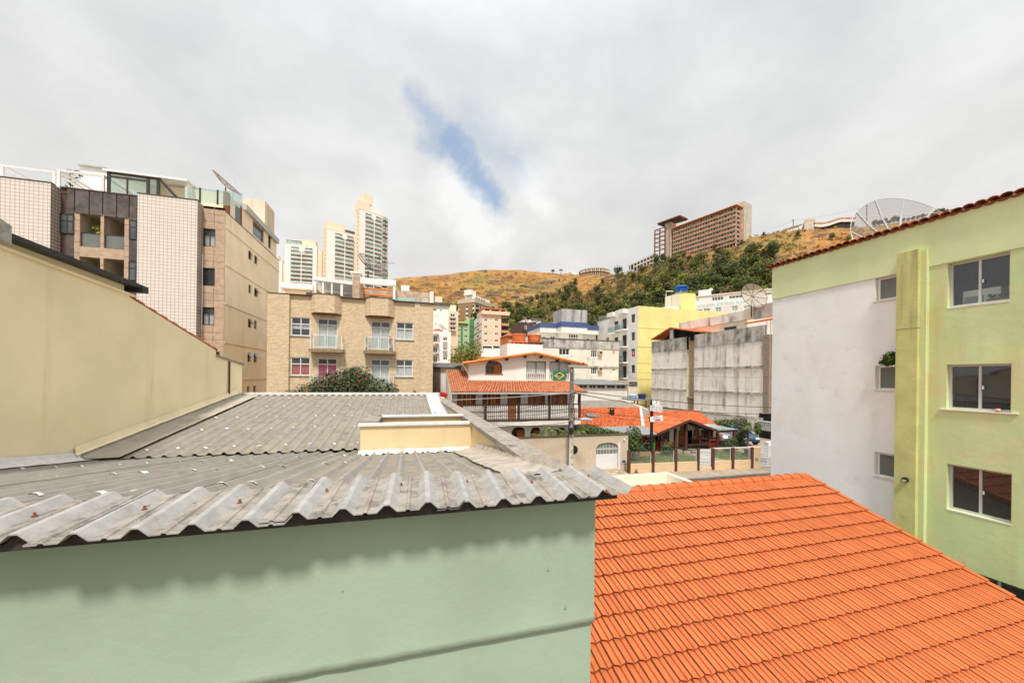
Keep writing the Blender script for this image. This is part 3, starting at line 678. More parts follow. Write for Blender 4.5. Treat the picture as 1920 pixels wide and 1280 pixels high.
for cl in cells:
    p = cam_px((cl[0] + .1, cl[1] + .18, rz(cl[1] + .18)))
    if p and 1125 < p[0] < 1925 and p[1] < 1285: vis.append((p[2], cl))
vis.sort(); near = {c for _, c in vis[:300]}
ang = math.atan(SLP); far = MB(); rt = random.Random(3)
for cl in cells:
    x, y, r, c = cl; z = rz(y) - .012 + rt.uniform(-.0025, .0035); yaw = rt.uniform(-.007, .007); dx = rt.uniform(-.002, .002); dy = rt.uniform(-.006, .006)
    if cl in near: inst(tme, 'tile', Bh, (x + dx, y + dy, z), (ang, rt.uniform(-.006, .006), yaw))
    else:
        M = Matrix.Translation((x + dx, y + dy, z)) @ Matrix.Rotation(yaw, 4, 'Z') @ Matrix.Rotation(ang, 4, 'X'); i = len(far.v)
        far.v += [tuple(M @ Vector(p)) for p in tmb.v]; far.f += [tuple(k + i for k in f) for f in tmb.f]; far.m += tmb.m
far.build('tile_field', [K['tile_far'], K['tile_edge_shade']], Bh, kind='stuff')
# ridge tiles: half barrels overlapping
rm = MB(); rows = []
for x, sc in ((0, 1.12), (.035, 1.12), (.04, 1.0), (.40, .92)):
    rows.append([(x, -.155 * sc * cos(pi * j / 8), .115 * sc * sin(pi * j / 8) - .02) for j in range(9)])
rm.sheet(rows); rm.sheet([[(0, 0, -.02)] * 9, rows[0]])
rme = rm.mesh('ridge_tile', K['tile_new'])
x = BX0 + .05
while x < BX1 - .2: inst(rme, 'ridge_tile', Bh, (x, RY + .01, RZ + .005 + rt.uniform(0, .006)), (0, .0, rt.uniform(-.015, .015))); x += .375
b = MB(); b.hexa([(BX0, RY - .19, RZ - .085), (BX1 - .1, RY - .19, RZ - .085), (BX1 - .1, RY + .17, RZ - .05), (BX0, RY + .17, RZ - .05), (BX0, RY - .15, RZ - .005), (BX1 - .1, RY - .15, RZ - .005), (BX1 - .1, RY + .14, RZ + .0), (BX0, RY + .14, RZ + .0)]); b.build('ridge_mortar', K['tile_far'], Bh)
vm = MB(); ln = TR * sqrt(1 + SLP * SLP) + .05      # verge tiles: an L section
vm.hexa([(-.10, 0, .02), (.035, 0, .02), (.03, ln, -.012), (-.10, ln, -.012), (-.10, 0, .055), (.035, 0, .055), (.03, ln, .02), (-.10, ln, .02)])
vm.hexa([(.012, 0.001, -.13), (.034, 0.001, -.13), (.029, ln - .001, -.16), (.012, ln - .001, -.16), (.012, .001, .019), (.034, .001, .019), (.029, ln - .001, -.013), (.012, ln - .001, -.013)])
vme = vm.mesh('verge_tile', K['tile_new'])
for r in range(20):
    y = RY - .10 - TR * (r + 1)
    if y > 1.2: inst(vme, 'verge_tile', Bh, (BX1 - .05, y, rz(y) + .012), (ang, 0, 0))
# pergola with glass roof in the yard behind the ridge
Pg = thing('glass_roof_pergola', 'cream beam frame with greenish glass roof behind the orange ridge', 'pergola', (9, 12.8, 0))
zt_ = 2.42; pa_ = Vector((7.4, 13.2, 0)); xr = 10.45
b = MB(); b.box(6.2, 13.1, zt_ - .42, xr + .18, 13.28, zt_); b.build('back_beam', K['cream'], Pg)
b = MB(); b.box(xr, 9.9, zt_ - .42, xr + .18, 13.098, zt_ + .002); b.build('side_beam', K['cream'], Pg)
b = MB(); b.box(6.2, 9.9, zt_ - .42, 6.38, 13.098, zt_ + .002); b.build('side_beam', K['cream'], Pg)
for x in (6.3, xr + .09):
    for y in (10, 13.19): b = MB(); b.box(x - .085, y - .085, -.01, x + .085, y + .085, zt_ - .422); b.build('post', K['cream'], Pg)
for k, x in enumerate((6.4, 7.9, 9.15)):
    c = MB(); x2 = (7.88, 9.13, xr - .01)[k]; c.hexa([(x, 9.95, zt_ - .75), (x2, 9.95, zt_ - .75), (x2, 13.09, zt_ - .40), (x, 13.09, zt_ - .40), (x, 9.95, zt_ - .742), (x2, 9.95, zt_ - .742), (x2, 13.09, zt_ - .392), (x, 13.09, zt_ - .392)]); c.build('pane', K['glass_teal'], Pg)
for x in (7.89, 9.14): c = MB(); c.bar((x, 9.95, zt_ - .72), (x, 13.09, zt_ - .36), .05); c.build('glazing_bar', K['white_metal'], Pg)
def window(par, F, r, frame=None, glass=None, cols=2, trans=0, fw=.05, rec=.10, th=.05, name='window', curtain=None, room=None, sill=None, split=True, label=None):
    """A window set into an opening r = (a0, a1, z0, z1): a frame mesh with each pane a child."""
    frame = frame or K['alu']; glass = glass or K['glass_dark']; a0, a1, z0, z1 = r; g = MB(); d0, d1 = -rec - th, -rec
    for q in ((a0, a0 + fw, z0, z1), (a1 - fw, a1, z0, z1), (a0 + fw, a1 - fw, z0, z0 + fw), (a0 + fw, a1 - fw, z1 - fw, z1)): g.fbox(F, q[0], q[1], d0, d1, q[2], q[3])
    zt = z1 - trans if trans else z1 - fw
    if trans: g.fbox(F, a0 + fw, a1 - fw, d0 + .003, d1 - .003, zt - fw, zt)
    step = (a1 - a0) / cols
    for k in range(1, cols): g.fbox(F, a0 + k * step - fw * .45, a0 + k * step + fw * .45, d0 + .005, d1 - .005, z0 + fw, z1 - fw)
    w = g.build(name, frame, par, label=label)
    if split:
        for k in range(cols):
            p0, p1 = a0 + k * step + fw * .5, a0 + (k + 1) * step - fw * .5
            c = MB(); c.fbox(F, p0, p1, d0 + .018, d0 + .026, z0 + fw * .9, zt - fw * .9 if trans else zt); c.build('pane', glass, w)
            if trans: c = MB(); c.fbox(F, p0, p1, d0 + .018, d0 + .026, zt, z1 - fw * .9); c.build('pane', glass, w)
    else:
        c = MB(); c.fbox(F, a0 + fw * .5, a1 - fw * .5, d0 + .018, d0 + .026, z0 + fw * .5, z1 - fw * .5); c.build('pane', glass, w)
    if curtain:
        for k in range(cols):
            p0, p1 = a0 + k * step + fw * .3, a0 + (k + 1) * step - fw * .3; n = 40; off = random.random() * 9
            rows = [[F.W(p0 + (p1 - p0) * i / n, d0 - .035 + .018 * sin(i * 1.25 + off + .8 * sin(i * .5)), z) for i in range(n + 1)] for z in (z0 + fw, zt - .02)]
            c = MB(); c.sheet(rows); c.build('curtain', curtain, w)
    if room: c = MB(); c.fquad(F, a0 - .02, a1 + .02, z0 - .02, z1 + .02, d0 - (.1 if curtain else .35)); c.build('room_back', room, w)
    if sill: c = MB(); c.fbox(F, a0 - .06, a1 + .06, -.02, .07, z0 - .05, z0 - .003); c.build('sill', sill, w)
    return w
def hole(par, F, r, m=None, d=-.14, name='opening'):
    c = MB(); c.fquad(F, r[0], r[1], r[2], r[3], d); return c.build(name, m or K['glass_dark'], par)
def leafcloud(bm, blobs, n, size, rnd, up=.3, shell=.55, lo_=.6):
    """n leaf-shaped faces spread through ellipsoid blobs (x, y, z, rx, ry, rz)."""
    vol = [q[3] * q[4] * q[5] for q in blobs]; tot = sum(vol)
    for q, v in zip(blobs, vol):
        for _ in range(max(1, int(n * v / tot))):
            d = Vector((rnd.gauss(0, 1), rnd.gauss(0, 1), rnd.gauss(0, 1))).normalized(); r = shell + (1 - shell) * rnd.random() ** .6 if rnd.random() < .8 else rnd.random()
            r *= 1 + .12 * noise.noise(d * 2.3 + Vector(q[:3]))
            p = Vector((q[0] + d.x * q[3] * r, q[1] + d.y * q[4] * r, q[2] + d.z * q[5] * r))
            nrm = (d + Vector((rnd.gauss(0, .5), rnd.gauss(0, .5), rnd.gauss(0, .5) + up))).normalized()
            t = nrm.cross(Vector((rnd.gauss(0, 1), rnd.gauss(0, 1), rnd.gauss(0, 1))))
            if t.length < .05: continue
            t.normalize(); s = nrm.cross(t); l = size * rnd.uniform(lo_, 1.3); wd = l * rnd.uniform(.32, .5)
            bm.poly([p - t * l * .5, p + s * wd * .5 + nrm * l * .06, p + t * l * .5, p - s * wd * .5 + nrm * l * .06])
def dish(par, c, axis, rad, depth, m, ribs=8, rim=.02, ribw=.035, ribm=None, feed=True):
    """A round mesh dish: bowl, rim, ribs, feed."""
    c = Vector(c); ax = Vector(axis).normalized(); u = ax.cross(Vector((0, 0, 1))).normalized(); v = u.cross(ax)
    P = lambda r, an: c + (u * cos(an) + v * sin(an)) * r * rad + ax * depth * r * r
    g = MB(); n = 48
    g.sheet([[P(r, 2 * pi * j / n) for j in range(n + 1)] for r in (.02, .25, .5, .75, 1)]); g.build('bowl', m, par, smooth=True)
    g = MB(); g.tube([P(1, 2 * pi * j / n) for j in range(n + 1)], rim, 5, False); g.build('rim', ribm or K['white_metal'], par)
    for k in range(ribs):
        g = MB(); an = 2 * pi * k / ribs + .2; pts = [P(r, an) + ax * .02 for r in (.03, .35, .7, 1)]
        for p, q in zip(pts, pts[1:]): g.bar(p, q, ribw)
        g.build('rib', ribm or K['white_metal'], par)
    if feed:
        f = c + ax * rad * .85; g = MB()
        for k in range(3): g.tube([P(.9, 2 * pi * k / 3 + .7), f], .012, 4)
        g.tube([f - ax * .1, f + ax * .12], .06, 8); g.build('feed', ribm or K['white_metal'], par)
# ================================================================== right building: white and lime green side wall
FX = 14.8; FF = left_(FX)
R = thing('lime_white_building', 'apartment block with white and lime green side wall under a clay tile edge', 'apartment block', (18, 8, 0))
far_a = FF.a(1448.8, 561); near_a = -2.5; zl = FF.z(1600, 530); zt = FF.z(1650, FF.px and 436) if False else CZ + 4.76
pl = FF.a(1689.5, 720); pr = FF.a(1730, 720); pr2 = FF.a(1741, 720)
W1 = FF.rect(1777, 491, 1894, 563); W1 = (FF.a(1777, 530), FF.a(1894.4, 520), FF.z(1777, 577), zl - .03)
W2 = (FF.a(1775, 720), FF.a(1897, 720), FF.z(1775, 766), FF.z(1775, 683.5)); W3 = (FF.a(1775.8, 910), FF.a(1897.7, 930), FF.z(1776, 953), FF.z(1775.7, 868.4))
dz_ = W2[3] - W3[3]
S1 = (FF.a(1641, 540), pl, FF.z(1641, 564.5), FF.z(1641, 522.5)); S2 = (FF.a(1641, 706), pl, FF.z(1641, 729.4), FF.z(1641, 685.5)); S3 = (FF.a(1639.5, 866), pl, FF.z(1639.5, 890), FF.z(1639.5, 846))
W4 = (W3[0] + .2, W3[1] + .5, W3[2] - dz_ + .3, W3[3] - dz_)
b = MB(); b.fwall(FF, far_a, pl + .02, -.01, zl, [S1, S2, S3], .16)
Fb = front_(-far_a)
b.poly([(FX, -far_a, -.01), (FX + 9, -far_a, -.01), (FX + 9, -far_a, zl), (FX, -far_a, zl)][::-1]); b.build('wall', K['white_wall'], R)
b = MB(); b.fwall(FF, pl + .02, near_a, -.01, zl, [W1, W2, W3, W4], .16, .012); b.build('wall', K['lime_wall'], R)
b = MB(); b.fwall(FF, far_a - .01, near_a, zl, zt, [], .1, .035); b.poly([FF.W(far_a - .01, .035, zl), FF.W(near_a, .035, zl), FF.W(near_a, -.0, zl), FF.W(far_a - .01, -.0, zl)][::-1])
b.poly([FF.W(far_a - .01, .035, zl), FF.W(far_a - .01, -9, zl), FF.W(far_a - .01, -9, zt), FF.W(far_a - .01, .035, zt)][::-1]); b.build('parapet_band', K['lime_band'], R)
b = MB(); zp = FF.z(1689, 479); b.fbox(FF, pl, pr, -.05, .27, -.01, zp); b.build('pilaster', K['lime_pilaster'], R)
b = MB(); b.fbox(FF, pr, pr2, -.05, .15, -.01, zp - .04); b.build('pilaster_edge', K['lime_wall'], R)
b = MB(); b.fbox(FF, pl - .01, pr + .01, -.05, .275, zp - 2.33, zp - 2.325); b.build('joint', K['groove'], R)
for r in (W1, W2, W3, W4):
    w = window(R, FF, r, K['alu'], K['pane'], 2, 0, .055, .11, .06, room=None, split=True)
    n = MB(); e = -.17
    n.poly([FF.W(r[0] - .3, -1.6, r[2] - .3), FF.W(r[1] + .3, -1.6, r[2] - .3), FF.W(r[1] + .3, -1.6, r[3] + .2), FF.W(r[0] - .3, -1.6, r[3] + .2)])
    n.poly([FF.W(r[0] - .3, e, r[2] - .3), FF.W(r[1] + .3, e, r[2] - .3), FF.W(r[1] + .3, -1.6, r[2] - .3), FF.W(r[0] - .3, -1.6, r[2] - .3)])
    n.poly([FF.W(r[0] - .3, e, r[3] + .2), FF.W(r[0] - .3, e, r[2] - .3), FF.W(r[0] - .3, -1.6, r[2] - .3), FF.W(r[0] - .3, -1.6, r[3] + .2)])
    n.poly([FF.W(r[1] + .3, e, r[2] - .3), FF.W(r[1] + .3, e, r[3] + .2), FF.W(r[1] + .3, -1.6, r[3] + .2), FF.W(r[1] + .3, -1.6, r[2] - .3)])
    n.poly([FF.W(r[0] - .3, e, r[3] + .2), FF.W(r[1] + .3, e, r[3] + .2), FF.W(r[1] + .3, -1.6, r[3] + .2), FF.W(r[0] - .3, -1.6, r[3] + .2)][::-1])
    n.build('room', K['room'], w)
    c = MB(); m_ = (r[0] + r[1]) / 2; c.fbox(FF, m_ + .05, m_ + .08, -.108, -.085, (r[2] + r[3]) / 2 - .05, (r[2] + r[3]) / 2 + .04); c.build('latch', K['white_metal'], w)
    c = MB(); zs = r[2]; e_s = .12 if r is W2 else .0; c.fbox(FF, r[0] - e_s, r[1] + e_s, -.10, .055 if r is W2 else .02, zs - .04, zs - .002); c.build('sill', K['white_old'], w)
for r in (S1, S2, S3):
    w = window(R, FF, (r[0] + .05, r[1], r[2], r[3] - .02), K['white_old'], K['glass_frost'], 1, 0, .045, .08, .05)
    c = MB(); c.fbox(FF, r[0] - .04, r[1], -.10, .045, r[2] - .04, r[2] - .002); c.build('sill', K['white_old'], w)
# clay tiles along the roof edge
b = MB(); b.poly([(FX - .05, -far_a + .2, zt + .01), (FX - .05, 2.5, zt + .01), (FX + 6, 2.5, zt + 1.1), (FX + 6, -far_a + .2, zt + 1.1)][::-1]); b.build('roof', K['tile_old'], R)
vt = MB(); rows = [[(-.05 + .03 * (q == 0), -.12 * cos(pi * j / 6), .075 * sin(pi * j / 6) + .0) if False else (q * .22 - .12, -.11 * cos(pi * j / 6), .07 * sin(pi * j / 6) + q * .03) for j in range(7)] for q in (0, 1, 2)]
vt.sheet(rows); vt.sheet([[(p[0], p[1], p[2] - .018) for p in r] for r in rows], True); vt.sheet([[(p[0], p[1], p[2] - .018) for p in rows[0]], rows[0]])
vme2 = vt.mesh('verge_tile', mat('clay_edge', (.36, .11, .05), .85, .25, 4, .003, 60, orand=.3, stain=((.07, .04, .03), .8, 3, .48, .66)))
y = -far_a + .12; k = 0
while y > 3:
    inst(vme2, 'verge_tile', R, (FX - .07, y, zt + .03 + random.uniform(-.012, .012)), (0, random.uniform(-.06, .06), random.uniform(-.05, .05)))
    inst(vme2, 'verge_tile', R, (FX + .02, y - .11, zt + .01), (pi, 0, random.uniform(-.04, .04)), (.9, 1, .8)); y -= .225
b = MB(); b.fbox(FF, far_a, near_a, -.2, .05, zt - .002, zt + .03); b.build('tile_bed', K['tile_old'], R)
# big mesh dish on that roof
Dh = thing('satellite_dish', 'huge round mesh satellite dish rising behind the tiled edge of the lime green wall', 'satellite dish', (18.6, 10.2, 11.5))
cc = at(1697, 452, 18.5); rad = (1790 - 1603) / 2 / 700 * 18.5 * 1.02
ax = Vector((.28, -.42, .86))
ax = (-FW * .90 + UP * .36 - RT * .03).normalized(); rad = 107 / 700 * 18.5
cc = at(1710, 452, 18.5) - ax * .55
dish(Dh, cc, ax, rad, .55, K['dishmesh'], 12, .014, .06, K['alu'], True)
b = MB(); b.tube([cc - ax.normalized() * .1, (cc.x, cc.y, zt + .3)], .08, 8); b.build('mast', K['alu'], Dh)
# things at its windows
xo = FF.W(0, -.45, 0).x
a0 = FF.a(1790, 560); zz_ = W1[2]
mw_ = thing('white_appliance', 'white box appliance with dark grille standing inside the top lime wall window', 'appliance', tuple(FF.W(a0 + .5, -.5, zz_)))
b = MB(); b.fbox(FF, W1[0] + .12, W1[0] + .82, -.95, -.42, zz_ + .0, zz_ + .46); b.build('case', K['white'], mw_)
b = MB()
for k in range(7): b.fbox(FF, W1[0] + .16, W1[0] + .52, -.42, -.41, zz_ + .06 + k * .035, zz_ + .075 + k * .035)
b.build('grille', K['black'], mw_)
rp = random.Random(4)
for i, (ax_, lab) in enumerate(((.62, 'small potted plant with thin drooping leaves in top window by the sliding frame'), (.78, 'low sprouting green plant in middle of the top window ledge'), (.93, 'taller yellow green plant in brown pot at right end of top window'))):
    a = W1[0] + (W1[1] - W1[0]) * ax_; base = FF.W(a, -.33, zz_ + .01); t = thing('potted_plant', lab, 'potted plant', tuple(base), 'plants behind the top window glass')
    b = MB(); b.lathe([(.07, 0), (.09, .11), (.095, .13)], base, 10); b.build('pot', K['tile_old'], t)
    b = MB(); h = (.16, .14, .30)[i]
    for q in range(6):
        an = q * 1.05 + i; d = Vector((cos(an), sin(an), 0)); p = [base + Vector((0, 0, .12)), base + d * .08 + Vector((0, 0, .12 + h * .7)), base + d * .2 + Vector((0, 0, .12 + h * (.9 if q % 2 else .6)))]
        s = d.cross(UP) * .028; b.poly([p[0] - s * .4, p[0] + s * .4, p[1] + s, p[1] - s]); b.poly([p[1] - s, p[1] + s, p[2]])
    b.build('leaves', K['leaf_yellow'] if i == 2 else K['leaf_hedge'], t)
b = MB(); c_ = FF.W(FF.a(1871, 770), .0, W2[2]); b.lathe([(.035, 0), (.042, .10), (.042, .105)], c_, 12); b.cur = 1; b.lathe([(.043, .035), (.0435, .075)], c_, 12); solo(b, 'cup', 'small red and white cup on the sill of middle lime wall window', 'cup', [K['red'], K['white']])
b = MB(); fe = FF.W(pl - .02, .02, FF.z(1686, 686)); leafcloud(b, [(fe.x - .12, fe.y + .18, fe.z + .22, .14, .22, .26), (fe.x - .1, fe.y + .3, fe.z + .12, .1, .2, .12)], 420, .13, rp, .4, .2); solo(b, 'fern', 'green fern growing from the wall above the middle small white wall window', 'fern', K['leaf_hedge'])
b = MB(); q = FF.px(1710, 897); b.tube([FF.W(q[0], .26, q[1]), FF.W(q[0], .36, q[1] - .02)], [.07, .075], 12); b.cur = 1; b.tube([FF.W(q[0], .361, q[1] - .02), FF.W(q[0], .364, q[1] - .02)], [.055, .055], 12); b.build('drain_spout', [K['black'], K['alu']], R)
g_ = FF.rect(1850, 1082, 1899, 1110); b = MB()
for k in range(2): b.fbox(FF, g_[0] - .8, g_[1] + .1, .02, .5 - .2 * k, g_[2] - .15 - .2 * k, g_[2] - .11 - .2 * k)
b.build('awning_ledge', K['dark_frame'], R)
# ================================================================== P: tile-clad apartment block on the left
PY = 32.0; P0 = front_(PY); P1 = front_(PY + .72)
P = thing('tiled_apartment_block', 'tall apartment block clad in pinkish white square tiles with cream side wall', 'apartment block', (-18, 36, 0))
ztp = P0.z(300, 367.5); PSX = -13.05; PS = right_(PSX)
xl0 = P0.a(94.5, 400); xl1 = P0.a(257.5, 420); xl2 = P0.a(370, 420)
b = MB(); b.fwall(P0, -38, xl0, -.01, ztp); b.fwall(P0, xl1, xl2, -.01, ztp); b.poly([(-38, PY, ztp), (xl0, PY, ztp), (xl0, PY + 9, ztp), (-38, PY + 9, ztp)]); b.poly([(xl1, PY, ztp), (xl2, PY, ztp), (xl2, PY + 9, ztp), (xl1, PY + 9, ztp)]); b.build('tile_front', K['ptile'], P)
b = MB(); b.poly([(xl0, PY, -.01), (xl0, PY + .75, -.01), (xl0, PY + .75, ztp), (xl0, PY, ztp)]); b.poly([(xl2, PY, -.01), (xl2, PY + .75, -.01), (xl2, PY + .75, ztp), (xl2, PY, ztp)]); b.poly([(xl1, PY, -.01), (xl1, PY + .75, -.01), (xl1, PY + .75, ztp), (xl1, PY, ztp)][::-1]); b.build('tile_return', K['ptile_side'], P)
b = MB(); b.box(-38, PY - .03, ztp + .002, xl0 + .03, PY + .3, ztp + .06); b.box(xl1 - .03, PY - .03, ztp + .002, xl2 + .03, PY + .3, ztp + .06); b.build('coping', K['brown_frame'], P)
fh = 2.9
# recessed bay between the tile blocks
a = lambda x: P1.a(x, 430)
zd1 = P1.z(200, 403); zo1 = P1.z(170, 463)
b = MB()
ops = []
for k in range(4):
    for (x0, x1) in ((149.5, 188.5), (194.7, 233.5)): ops.append((a(x0), a(x1), zo1 - fh * k, zd1 - fh * k + (.0 if k == 0 else -.12)))
sx0, sx1 = a(139.5), a(242)
b.fwall(P1, sx0, sx1, -.01, zd1, ops, .3); b.build('stone_frame', K['granite'], P)
b = MB()
for k in range(4):
    z0, z1 = zo1 - fh * k, zd1 - fh * k
    b.fbox(P1, sx0 + .01, sx1 - .01, -2.2, -2.1, z0 - .3, z1); b.poly([P1.W(sx0, -.3, z1 - .02), P1.W(sx1, -.3, z1 - .02), P1.W(sx1, -2.1, z1 - .02), P1.W(sx0, -2.1, z1 - .02)]); b.poly([P1.W(sx0, -.3, z0), P1.W(sx1, -.3, z0), P1.W(sx1, -2.1, z0), P1.W(sx0, -2.1, z0)])
    for q in (ops[0][0], ops[1][0], ops[1][1]): b.fbox(P1, q - .1, q - .001, -2.1, -.3, z0, z1 - .02)
b.build('balcony_interior', K['room_cream'], P)
for k in range(2):
    for i in (0, 1):
        o = ops[2 * k + i]; c = MB(); c.fbox(P1, o[0] + .02, o[1], -.16, -.14, o[2] + .05, o[2] + .95); c2 = c.build('balcony_glass', K['glass_frost'], P)
        c = MB(); c.fbox(P1, o[0], o[1], -.18, -.12, o[2] + .95, o[2] + 1.0); c.fbox(P1, o[0], o[1], -.18, -.12, o[2], o[2] + .05); c.fbox(P1, o[0], o[0] + .05, -.18, -.12, o[2] + .05, o[2] + .95); c.build('balcony_rail', K['dark_frame'], P)
for z in [zo1 - .05 - fh * k - .3 * 0 for k in range(3)]:
    pass
for k in range(9):
    for (x0, x1) in ((139.5, 149.5), (188.5, 194.7), (233.5, 242)):
        z = zd1 - .55 - k * .75
        c = MB(); c.fbox(P1, a(x0), a(x1), -.01, .004, z, z + .02); c.build('joint', K['groove'], P)
xs = [112.2, 124.5, 139.6, 167.3, 192.8, 218.8, 242.2, 257.4]
ztd = P1.z(180, 359.5)
for i in range(7):                                # dark metal panels along the top
    lowz = zd1 + .02 if 2 <= i <= 5 else P1.z(125, 400)
    c = MB(); c.fbox(P1, a(xs[i]) + .03, a(xs[i + 1]) - .03, -.1, .03 if i else -.05, lowz - (.12 if 2 <= i <= 5 else 0), ztd); c.build('panel', K['dpanel'] if i else K['brownwall'], P)
b = MB(); b.fbox(P1, a(112), a(257.5), -.3, -.02, -.01, ztd - .03); 
b2 = MB(); b2.fquad(P1, a(112), sx0, -.01, ztd - .02, -.03); b2.fquad(P1, sx1, a(257.5), -.01, ztd - .02, -.03); b2.fbox(P1, sx0, sx1, -.3, -.03, zd1, ztd - .03); b2.build('bay_wall', K['brownwall'], P)
b = MB(); b.fbox(P1, a(112), a(257.5), -.3, .06, ztd, ztd + .07); b.build('coping', K['brown_frame'], P)
for k in range(3):
    zt1 = P1.z(125, 401) - fh * k; zb1 = P1.z(125, 438) - fh * k
    window(P, P1, (a(112.5), a(139.3), zb1, zt1), K['dark_frame'], K['glass_mid'], 2, .45, .06, -.05, .05)
    zt2 = P1.z(249, 413) - fh * k; zb2 = P1.z(249, 449) - fh * k
    window(P, P1, (a(242.5), a(257), zb2, zt2), K['dark_frame'], K['glass_mid'], 1, .45, .06, -.05, .05)
    for (u, v, zz2) in ((a(125), a(139.3), zb1), (a(243), a(257), zb2)):
        c = MB(); c.fbox(P1, u, v, -.02, .01, zz2 - fh + (zt1 - zb1) + .05, zz2 - .05); c.build('panel', K['dpanel'], P)
# granite pilaster with windows
g0, g1 = P1.a(379.8, 500), PSX
gw = [(P1.a(381, 445), P1.a(403.5, 445), P1.z(392, 462) - fh * k, P1.z(392, 429) - fh * k) for k in range(4)]
b = MB(); b.fwall(P1, g0, g1, -.01, ztp - .2, gw, .2, -.012); b.build('pilaster', K['groove'], P)
for k in range(4):
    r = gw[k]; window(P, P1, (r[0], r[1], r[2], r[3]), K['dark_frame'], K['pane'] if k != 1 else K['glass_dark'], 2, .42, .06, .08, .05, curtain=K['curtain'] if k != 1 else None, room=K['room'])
    zs = [r[3], r[3] + .53, r[3] + 1.05, r[2] + fh] if k else [r[3], r[3] + .55, r[3] + 1.1, r[3] + 1.65, ztp - .21]
    mid = (g0 + g1) / 2
    for z0, z1 in zip(zs, zs[1:]):
        for u, v in ((g0, mid), (mid, g1)): c = MB(); c.fbox(P1, u + .012, v - .012, -.012, .012, z0 + .012, z1 - .012); c.build('panel', K['granite'], P)
    c = MB(); c.fbox(P1, r[1] + .012, g1 - .012, -.012, .012, r[2], r[3]); c.build('panel', K['granite'], P)
# cream side wall with ledges and small tilting windows
sw = [(466, 471.5, 470.5, 487), (477.2, 482, 479, 495), (466, 471.2, 534, 550), (477.2, 483, 540.5, 556), (465.3, 471, 597.6, 614), (476.5, 481.5, 601, 617), (464.3, 469.7, 661, 678), (476, 481, 662, 679), (463.5, 468, 723.5, 737), (475, 480, 723, 737)]
sr = [PS.rect(x0, y0, x1, y1) for x0, x1, y0, y1 in sw]
sa0, sa1 = PY + .72, 45.0; zts = PS.z(411, 386)
b = MB(); b.fwall(PS, sa0, sa1, -.01, zts, sr, .15); b.poly([(PSX, sa0, zts), (PSX, sa1, zts), (-38, sa1, zts), (-38, sa0, zts)]); b.build('side_wall', K['cream'], P)
for i, r in enumerate(sr):
    w = window(P, PS, r, K['dark_frame'], K['glass_dark'], 1, 0, .03, .1, .04)
    if i % 3 != 2 and i < 8:
        c = MB(); h = (r[3] - r[2]) * .62; c.poly([PS.W(r[0], -.05, r[3]), PS.W(r[1], -.05, r[3]), PS.W(r[1], .32, r[3] - h), PS.W(r[0], .32, r[3] - h)]); c.poly([PS.W(r[0], -.06, r[3] - .01), PS.W(r[1], -.06, r[3] - .01), PS.W(r[1], .31, r[3] - h - .01), PS.W(r[0], .31, r[3] - h - .01)][::-1]); c.build('sash', K['glass_mid'], w)
for y in (417.5, 490, 566, 640.5, 712.3):
    z = PS.z(412, y); c = MB(); c.fbox(PS, sa0, sa1, -.02, .05, z - .04, z + .04); c.build('ledge', K['cream_top'], P)
c = MB(); c.fbox(PS, sa0, sa1, -.25, .03, zts + .002, zts + .05); c.build('coping', K['brown_frame'], P)
# penthouse on the roof
PP = right_(PSX - .25)
h0 = PP.a(428, 400); wins = [PP.rect(474, 411, 495, 449), PP.rect(503, 437, 508.5, 466)]
zph = PP.z(456, 392)
b = MB(); b.fwall(PP, h0, sa1, zts - .02, zph, wins, .2); b.poly([PP.W(h0, 0, zts), PP.W(h0, -5, zts), PP.W(h0, -5, zph), PP.W(h0, 0, zph)][::-1]); b.build('penthouse_wall', K['cream'], P)
for r in wins: window(P, PP, r, K['dark_frame'], K['glass_mid'], 1, 0, .08, .1, .06)
ops2 = PP.rect(441, 384, 450, 412); c = MB(); c.fbox(PP, ops2[0], ops2[1], -.1, .02, zts + .02, zph - .25); c.build('door', K['glass_dark'], P)
for q in (PP.a(427, 380), PP.a(450, 395)): c = MB(); c.fbox(PP, q, q + .35, -.3, .03, zts + .02, zph + .1); c.build('door_post', K['wood'], P)
b = MB(); ra = PP.a(456, 390); b.hexa([PP.W(ra, .25, zph - .05), PP.W(sa1, .25, zph - .05), PP.W(sa1, -3, zph + .6), PP.W(ra, -3, zph + .6), PP.W(ra, .25, zph + .45), PP.W(sa1, .25, zph + .45), PP.W(sa1, -3, zph + 1.1), PP.W(ra, -3, zph + 1.1)]); b.build('metal_roof', K['zinc_pale'], P)
TKf = front_(41.5); r = TKf.rect(457, 372, 497, 412); xx1 = TKf.a(497, 390)
b = MB(); b.box(TKf.a(452, 390), 41.5, zph, xx1, 44.2, TKf.z(475, 373.5)); b.build('tank_house', K['cream_top'], P)
# terrace railing, glass room and pergola
T = front_(PY + .5)
gl = [(345, 374), (376.5, 407), (410, 455)]
for i, (x0, x1) in enumerate(gl):
    a0, a1 = T.a(x0, 365), T.a(x1, 365); z0 = ztp + .08; z1 = T.z(360, 350.5) if i < 2 else T.z(400, 355)
    c = MB(); c.fbox(T, a0, a1, -.02, 0, z0, z1); c.build('guard_glass', K['pane_green'], P)
for x in (375, 408): c = MB(); a0 = T.a(x, 365); c.fbox(T, a0 - .05, a0 + .05, -.04, .03, ztp + .06, T.z(375, 352)); c.build('guard_post', K['dark_frame'], P)
G = front_(PY + 1.0); zb = ztp - .3; zg = G.z(205, 322)
b = MB(); x0, x1, x2 = G.a(203, 350), G.a(277, 350), G.a(340, 365)
for q in (x0, x1, G.a(296, 350)): b.fbox(G, q - .09, q + .09, -.1, 0, zb, zg)
for z in (zg - .12, G.z(240, 336)): b.fbox(G, x0 + .09, x1 - .09, -.08, -.01, z, z + .11)
